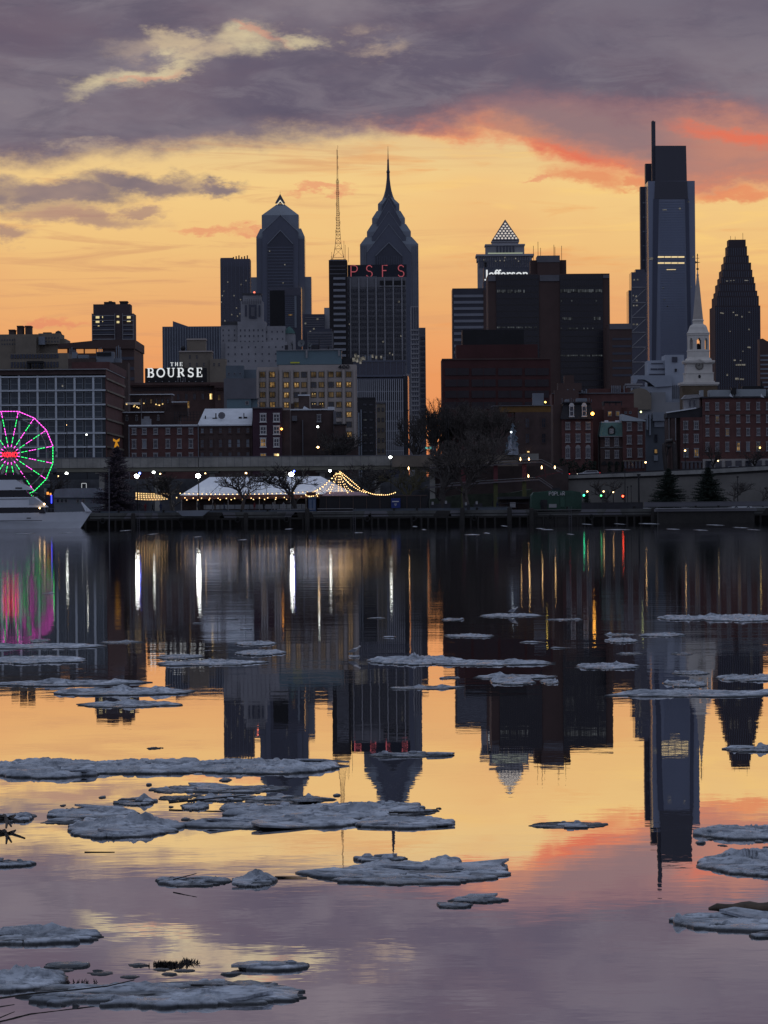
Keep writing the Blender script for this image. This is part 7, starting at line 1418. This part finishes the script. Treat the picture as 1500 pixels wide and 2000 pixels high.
floe(1470, 1530, 1818, 1834, 'small shard below the smooth blue floe at the right edge', [], .04, 25, .5)
floe(1388, 1640, 1654, 1712, 'stacked slabs of ice at the right edge with overlapping ridges', [(1500, .6, .5, .16), (1450, .3, .4, .07), (1400, 0, .2, .03)], .07, 26, .6, N_=180, rings=16); floe(1445, 1560, 1690, 1712, 'pale wedge lying against the stacked slabs at the right edge', [(1470, .2, .25, .06)], .06, 27, .5)
floe(1368, 1620, 1607, 1641, 'long thick floe with a ragged underside at the right edge, above the stacked slabs', [(1380, 0, .2, .03), (1450, 0, .5, .04)], .10, 28, .4, N_=180)
floe(1037, 1193, 1600, 1618, 'thin flat lens-shaped floe alone in yellow water', [], .02, 29, .35)
floe(113, 345, 1583, 1637, 'thick rounded snowy floe with two humps left of centre', [(275, .1, .32, .17), (200, 0, .4, .11), (150, 0, .3, .04), (240, .1, .3, .10)], .09, 30, .4, N_=180, rings=18)
floe(340, 712, 1592, 1619, 'long low floe running right from the thick rounded snowy floe', [(390, 0, .2, .03), (620, .3, .4, .05), (460, .4, .4, .04)], .07, 31, .4, N_=200)
floe(435, 765, 1563, 1606, 'long ridge of piled snow-covered ice in the centre', [(520, 0, .5, .08), (700, .2, .25, .12), (590, 0, .5, .07), (660, .3, .3, .06)], .09, 32, .45, N_=220, rings=18)
floe(670, 830, 1559, 1592, 'jagged pile at the right end of the central ridge', [(685, .2, .12, .16), (720, 0, .2, .1), (760, 0, .2, .05)], .06, 33, .8, N_=160); floe(690, 890, 1590, 1619, 'pointed dark-undersided floe right of the central ridge', [(810, .2, .06, .06), (740, 0, .4, .04)], .07, 34, .4, N_=160)
floe(770, 852, 1580, 1592, 'thin dark sliver with a twig behind the pointed dark-undersided floe', [], .02, 35, .8)
floe(218, 300, 1553, 1574, 'dark slab carrying a round snow boulder', [(275, 0, .14, .18), (290, -.3, .06, .08)], .04, 36, .6); floe(300, 395, 1530, 1549, 'small dark floe with one snow lump, topmost of the broken cluster', [(313, 0, .1, .10)], .03, 37, .8)
floe(345, 560, 1530, 1549, 'long thin back slab of the broken cluster', [(350, 0, .08, .04), (420, 0, .4, .03)], .04, 38, .7, N_=160); floe(370, 490, 1546, 1566, 'middle slab of the broken cluster with snow crumbs', [(405, .2, .1, .06), (440, 0, .3, .03)], .04, 39, .7); floe(352, 402, 1560, 1584, 'upright wedge of ice in the broken cluster', [(385, 0, .12, .10)], .04, 40, .7); floe(425, 520, 1563, 1588, 'rounded front slab of the broken cluster', [(450, 0, .2, .05)], .05, 41, .5)
floe(308, 372, 1551, 1563, 'dark sliver left of the broken cluster', [], .02, 42, .9); floe(480, 640, 1548, 1570, 'low dark slab between the broken cluster and the central ridge', [(600, .4, .06, .09), (520, 0, .3, .03)], .03, 43, .8)
floe(80, 256, 1570, 1600, 'angular grey floe with a small snow peak left of the two-humped floe', [(192, .3, .1, .10), (230, 0, .3, .05), (130, 0, .4, .03)], .06, 44, .6, N_=150); floe(-20, 60, 1582, 1606, 'pale chunk caught on a dark branch at the left edge', [(45, 0, .2, .07)], .06, 45, .5); floe(80, 190, 1598, 1610, 'dark thin slab under the angular grey floe', [], .03, 46, .6)
floe(-40, 212, 1476, 1521, 'thick left part of the long floe band across the left half', [(40, .3, .8, .10), (120, .2, .6, .06)], .11, 47, .35, N_=200, rings=16); floe(118, 452, 1478, 1512, 'middle part of the long floe band, with small openings', [(200, .2, .6, .07), (330, 0, .6, .05), (420, .2, .4, .04)], .09, 48, .55, N_=220, rings=16); floe(368, 658, 1476, 1513, 'right part of the long floe band, ending in a point', [(430, .2, .7, .08), (520, .1, .9, .06), (600, 0, .6, .03)], .10, 49, .4, N_=220, rings=16)
floe(722, 888, 1469, 1479, 'thin grey floe across the red neon reflection', [], .05, 50, .6)
mid = [(145, 347, 1366, 1382, 'floe under the reflection of the stocky apartment tower'), (88, 372, 1340, 1359, 'long thin floe just above the one under the apartment tower reflection'), (-40, 275, 1326, 1341, 'long dark floe at the left edge where the orange reflection starts'), (-40, 152, 1277, 1297, 'thick floe at the left edge below the magenta reflections'), (-40, 192, 1254, 1268, 'thin floe crossing the foot of the magenta reflections'), (50, 90, 1247, 1255, 'small lump behind the thin floe at the magenta reflections'), (300, 392, 1276, 1288, 'rough small floe above the left orange notch'), (300, 505, 1286, 1301, 'long ragged floe beside the left orange notch'), (384, 470, 1285, 1298, 'thicker piece within the ragged floe beside the left orange notch'), (455, 536, 1249, 1262, 'pale floe with chunks, upper one of a stacked pair'), (455, 553, 1266, 1281, 'pale floe with chunks, lower one of a stacked pair'), (722, 906, 1277, 1299, 'broad floe crossing the orange gap reflection'), (840, 1087, 1286, 1301, 'long floe running right from the orange gap reflection'), (932, 1092, 1315, 1327, 'thin floe above a lumpy one in the dark centre right'), (960, 1052, 1321, 1338, 'lumpy floe in the dark centre right'), (1060, 1096, 1323, 1337, 'small tilted wedge right of the lumpy floe'), (765, 903, 1337, 1347, 'thin floe under the neon tower reflection at the orange gap'), (870, 970, 1236, 1246, 'jagged thin floe in the dark reflection of the brick block'), (938, 1062, 1197, 1206, 'thin floe carrying a standing bird'), (1135, 1256, 1291, 1308, 'compact floe left of the tall glass tower reflection'), (1295, 1400, 1199, 1212, 'left of two floes joined at the upper right'), (1380, 1560, 1197, 1214, 'right of two floes joined at the upper right'), (1254, 1342, 1234, 1244, 'floe with a lump at the top of the glass tower reflection'), (1190, 1252, 1243, 1256, 'low crumbly floe left of the one at the glass tower reflection'), (1185, 1246, 1236, 1242, 'thin sliver above the crumbly floe'), (1205, 1560, 1344, 1362, 'longest thin floe spanning the right edge'), (1310, 1390, 1325, 1343, 'heaped chunks on the longest thin floe at the right'), (1322, 1388, 1307, 1319, 'floe behind the heaped chunks at the right'), (1410, 1560, 1314, 1331, 'floe at the right edge above the longest thin one'), (1428, 1560, 1455, 1469, 'lone floe at the right edge across the stepped tower reflection'), (865, 906, 1206, 1213, 'tiny floe by the orange gap reflection, upper'), (860, 898, 1321, 1327, 'tiny floe inside the orange gap reflection, lower'), (1072, 1142, 1207, 1212, 'faint sliver right of the floe with the bird'), (192, 272, 1250, 1257, 'small sliver right of the thin floe at the magenta reflections'), (1205, 1260, 1273, 1279, 'faint sliver above the compact floe'), (1315, 1355, 1274, 1280, 'faint sliver across the glass tower reflection'), (285, 318, 1459, 1463, 'tiny dark floating scrap above the long floe band')]
for i, (a, e, t_, b_, lb) in enumerate(mid):
    xm = (a+e)/2; Yn = F*H/(b_-980); R = random.Random(i); bw = (e-a)*Yn/F
    floe(a, e, t_, b_, lb, [(R.uniform(a, e), R.uniform(-.2, .4), bw*R.uniform(.06, .16), R.uniform(.04, .12)*(b_-t_)/12) for k in range(4)], max(.03, (b_-t_)*.35*Yn/F), 100+i, .75, rings=9, N_=110)
R = random.Random(77)
for i, (x, y, w_) in enumerate([(120, 1040, 22), (35, 1042, 30), (235, 1036, 14), (470, 1054, 16), (290, 1043, 12), (380, 1048, 9), (560, 1033, 14), (700, 1040, 18), (812, 1028, 10), (830, 1034, 9), (925, 1044, 32), (955, 1041, 12), (990, 1027, 10), (1075, 1034, 22), (1062, 1032, 14), (1120, 1043, 10), (1155, 1022, 14), (1215, 1034, 48), (1220, 1014, 12), (1280, 1014, 34), (1380, 1035, 20), (1410, 1025, 24), (1325, 1033, 22), (1460, 1030, 20), (1485, 1034, 10), (90, 1159, 24), (450, 1209, 28), (385, 1217, 20), (480, 1229, 22), (1040, 1254, 50), (1095, 1265, 40), (760, 1244, 26), (735, 1207, 36)]):
    y = max(y, 1033-(x*.0083)); Yn = F*H/(y+1.2-(HY-math.tan(ROLL)*(x-CX)))
    floe(x-w_/2, x+w_/2, y-1.5, y+1.5, 'tiny distant fleck of ice on the dark water', (), .06, 300+i, .6, group='distant flecks of ice', rings=3, N_=24)
R = random.Random(5)
for k in range(46):
    x, y = (R.gauss(430, 110), R.gauss(1560, 16)) if k < 22 else ((R.gauss(210, 70), R.gauss(1598, 8)) if k < 28 else ((R.gauss(780, 60), R.gauss(1580, 10)) if k < 34 else ((R.gauss(1430, 50), R.gauss(1645, 8)) if k < 39 else (R.gauss(330, 120), R.gauss(1893, 6)))))
    w_ = R.uniform(9, 26) if k < 39 else R.uniform(18, 44); floe(x-w_/2, x+w_/2, y-w_*.12-1, y+w_*.10+1, 'small loose fragment of ice floating among the larger floes', (), R.choice((.02, .03, .04)) if k < 39 else .014, 500+k, .9, group='loose fragments of ice', rings=5, N_=34)
# ---- driftwood, twigs, weeds, bird
WOOD = PM('wet driftwood', (.05, .038, .028), .8, .5, 3, c2=(.14, .105, .075), bump=.02); TW = PM('dark wet twig', (.012, .010, .009), .7, .3, 4)
def gp(px, py, z_=0.0): Yq = F*(H-z_)/(py-(HY-math.tan(ROLL)*(px-CX))); a, _ = d2(px, py); return Vector((a*Yq/F, Yq, z_))
q = MB(); A, E = gp(1384, 1775, .05), gp(1530, 1770, .05); pts = [A.lerp(E, k/9)+Vector((0, 0, .012*math.sin(k*1.7))) for k in range(10)]
rr_ = [.02, .05, .07, .075, .065, .07, .068, .07, .066, .06]
for k in range(9): pass
v0 = len(q.v); n = 12
for k, p in enumerate(pts):
    for i in range(n): a = 2*math.pi*i/n; r_ = rr_[k]*(1+.22*MN.noise(Vector((k*.9, math.cos(a)*1.5, math.sin(a)*1.5)))); q.v.append((p.x, p.y+r_*1.6*math.cos(a), p.z+r_*.75*math.sin(a)))
for k in range(9):
    for i in range(n): q.f.append((k*n+i, k*n+(i+1) % n, (k+1)*n+(i+1) % n, (k+1)*n+i)); q.i.append(0)
q.f.append(tuple(range(n))[::-1]); q.i.append(0); q.build('driftwood_log', WOOD, label='brown driftwood log lying behind the smooth blue floe at the lower right', cat='log', smooth=True)
def twig(pts, r, label, zs, name='twig'):
    q = MB(); q.tube([gp(x, y, z_) for (x, y), z_ in zip(pts, zs)], r, 6, r2=r*.5); return q.build(name, TW, label=label, cat='twig', group='twigs on the ice')
twig([(-10, 1951), (60, 1941), (150, 1933), (210, 1926), (262, 1914)], .009, 'longest thin branch lying across the bottom left floe', (.1, .085, .08, .08, .085)); twig([(-10, 1968), (28, 1962)], .007, 'short twig at the left edge below the longest branch', (.05, .03)); twig([(373, 1924), (436, 1924)], .008, 'straight short twig on the right half of the bottom left floe', (.075, .075))
twig([(338, 1718), (384, 1706)], .008, 'leaning stick on the slim floe', (.07, .13)); twig([(537, 1713), (600, 1713)], .012, 'floating stick linking the snow-capped floe and the wide cracked floe', (.01, .01)); twig([(330, 1568), (480, 1553)], .014, 'stick across the broken cluster', (.05, .12)); twig([(165, 1664), (224, 1664)], .007, 'thin floating stick in open water at the left', (.004, .004)); twig([(760, 1587), (852, 1585)], .012, 'dark twig on the thin sliver right of the centre', (.05, .05))
q = MB()
for pts in ([(-8, 1597), (20, 1594), (48, 1603)], [(8, 1590), (14, 1600), (12, 1613)], [(20, 1594), (30, 1588)], [(-8, 1590), (10, 1592), (22, 1610)]): q.tube([gp(x, y+4, .10) for x, y in pts], .035, 6, r2=.012)
q.build('branch', TW, label='knotted dark branch at the left edge holding a pale chunk of ice', cat='branch')
def weeds(label, x0, x1, y0, y1, seed, n=260):
    R = random.Random(seed); q = MB()
    for k in range(n):
        p = gp(R.gauss((x0+x1)/2, (x1-x0)/5), R.gauss((y0+y1)/2, (y1-y0)/6), 0); u = Vector((R.uniform(-1, 1), R.uniform(-1, 1), R.uniform(0, .35)))*R.uniform(.02, .06); w_ = Vector((-u.y, u.x, 0)).normalized()*.008; q.add([p-w_, p+w_, p+u+w_, p+u-w_], [(0, 1, 2, 3)]); q.add([p+u*.5-w_, p+u*.5+w_, p+u+Vector((0, 0, .03))], [(0, 1, 2)])
    q.build('floating_weeds', TW, label=label, cat='weeds')
weeds('clump of dark floating reeds above the bottom left floe', 298, 362, 1882, 1890, 3); weeds('small scatter of reeds near the clump', 350, 385, 1874, 1888, 4, 60); weeds('debris on the sloping left part of the bottom left floe', 60, 200, 1916, 1924, 5, 40)
def gull(px, py, label, s=1.0):
    p = gp(px, py); X, Yq, Z0 = p.x, p.y, .05; o = root('gull', label, 'bird', (X, Yq, Z0), 'gulls'); GW = PM('gull white feathers', (.5, .5, .5), .8, .1, 9) if 'gull white feathers' not in bpy.data.materials else bpy.data.materials['gull white feathers']
    q = MB(); sec = [(-.17, .012, .10), (-.12, .035, .11), (-.04, .06, .13), (.04, .062, .15), (.10, .04, .19), (.125, .028, .22), (.15, .033, .245), (.18, .02, .245), (.19, .004, .24)]; n = 10
    for k, (x, r_, z_) in enumerate(sec):
        for i in range(n): a = 2*math.pi*i/n; q.v.append((X+x*s, Yq+r_*s*math.cos(a)*.9, Z0+(z_+r_*math.sin(a))*s))
    for k in range(len(sec)-1):
        for i in range(n): q.f.append((k*n+i, k*n+(i+1) % n, (k+1)*n+(i+1) % n, (k+1)*n+i)); q.i.append(0)
    q.build('body', GW, o, smooth=True); q = MB(); q.prism([(X-.19*s, Z0+.10*s), (X-.02*s, Z0+.10*s), (X+.07*s, Z0+.17*s), (X-.04*s, Z0+.19*s)][::1], Yq-.065*s, Yq-.05*s); q.build('wing', PM('gull grey wing', (.2, .21, .24), .8, .1, 9) if 'gull grey wing' not in bpy.data.materials else bpy.data.materials['gull grey wing'], o)
    q = MB(); q.tube([(X+.18*s, Yq, Z0+.245*s), (X+.23*s, Yq, Z0+.235*s)], .008, 5); q.build('beak', WOOD, o); q = MB(); q.tube([(X, Yq-.02, Z0-.05), (X, Yq-.02, Z0+.08*s)], .006, 4); q.tube([(X-.02, Yq+.02, Z0-.05), (X-.02, Yq+.02, Z0+.08*s)], .006, 4); q.build('leg', WOOD, o)
floe(680, 704, 1279, 1285, 'small ice lump carrying the lone gull', (), .06, 401, .5, rings=5, N_=40)
gull(692, 1283, 'lone white gull standing on a small ice lump left of centre', .95); gull(1002, 1202, 'small white gull standing on a thin floe right of centre', 1.0)
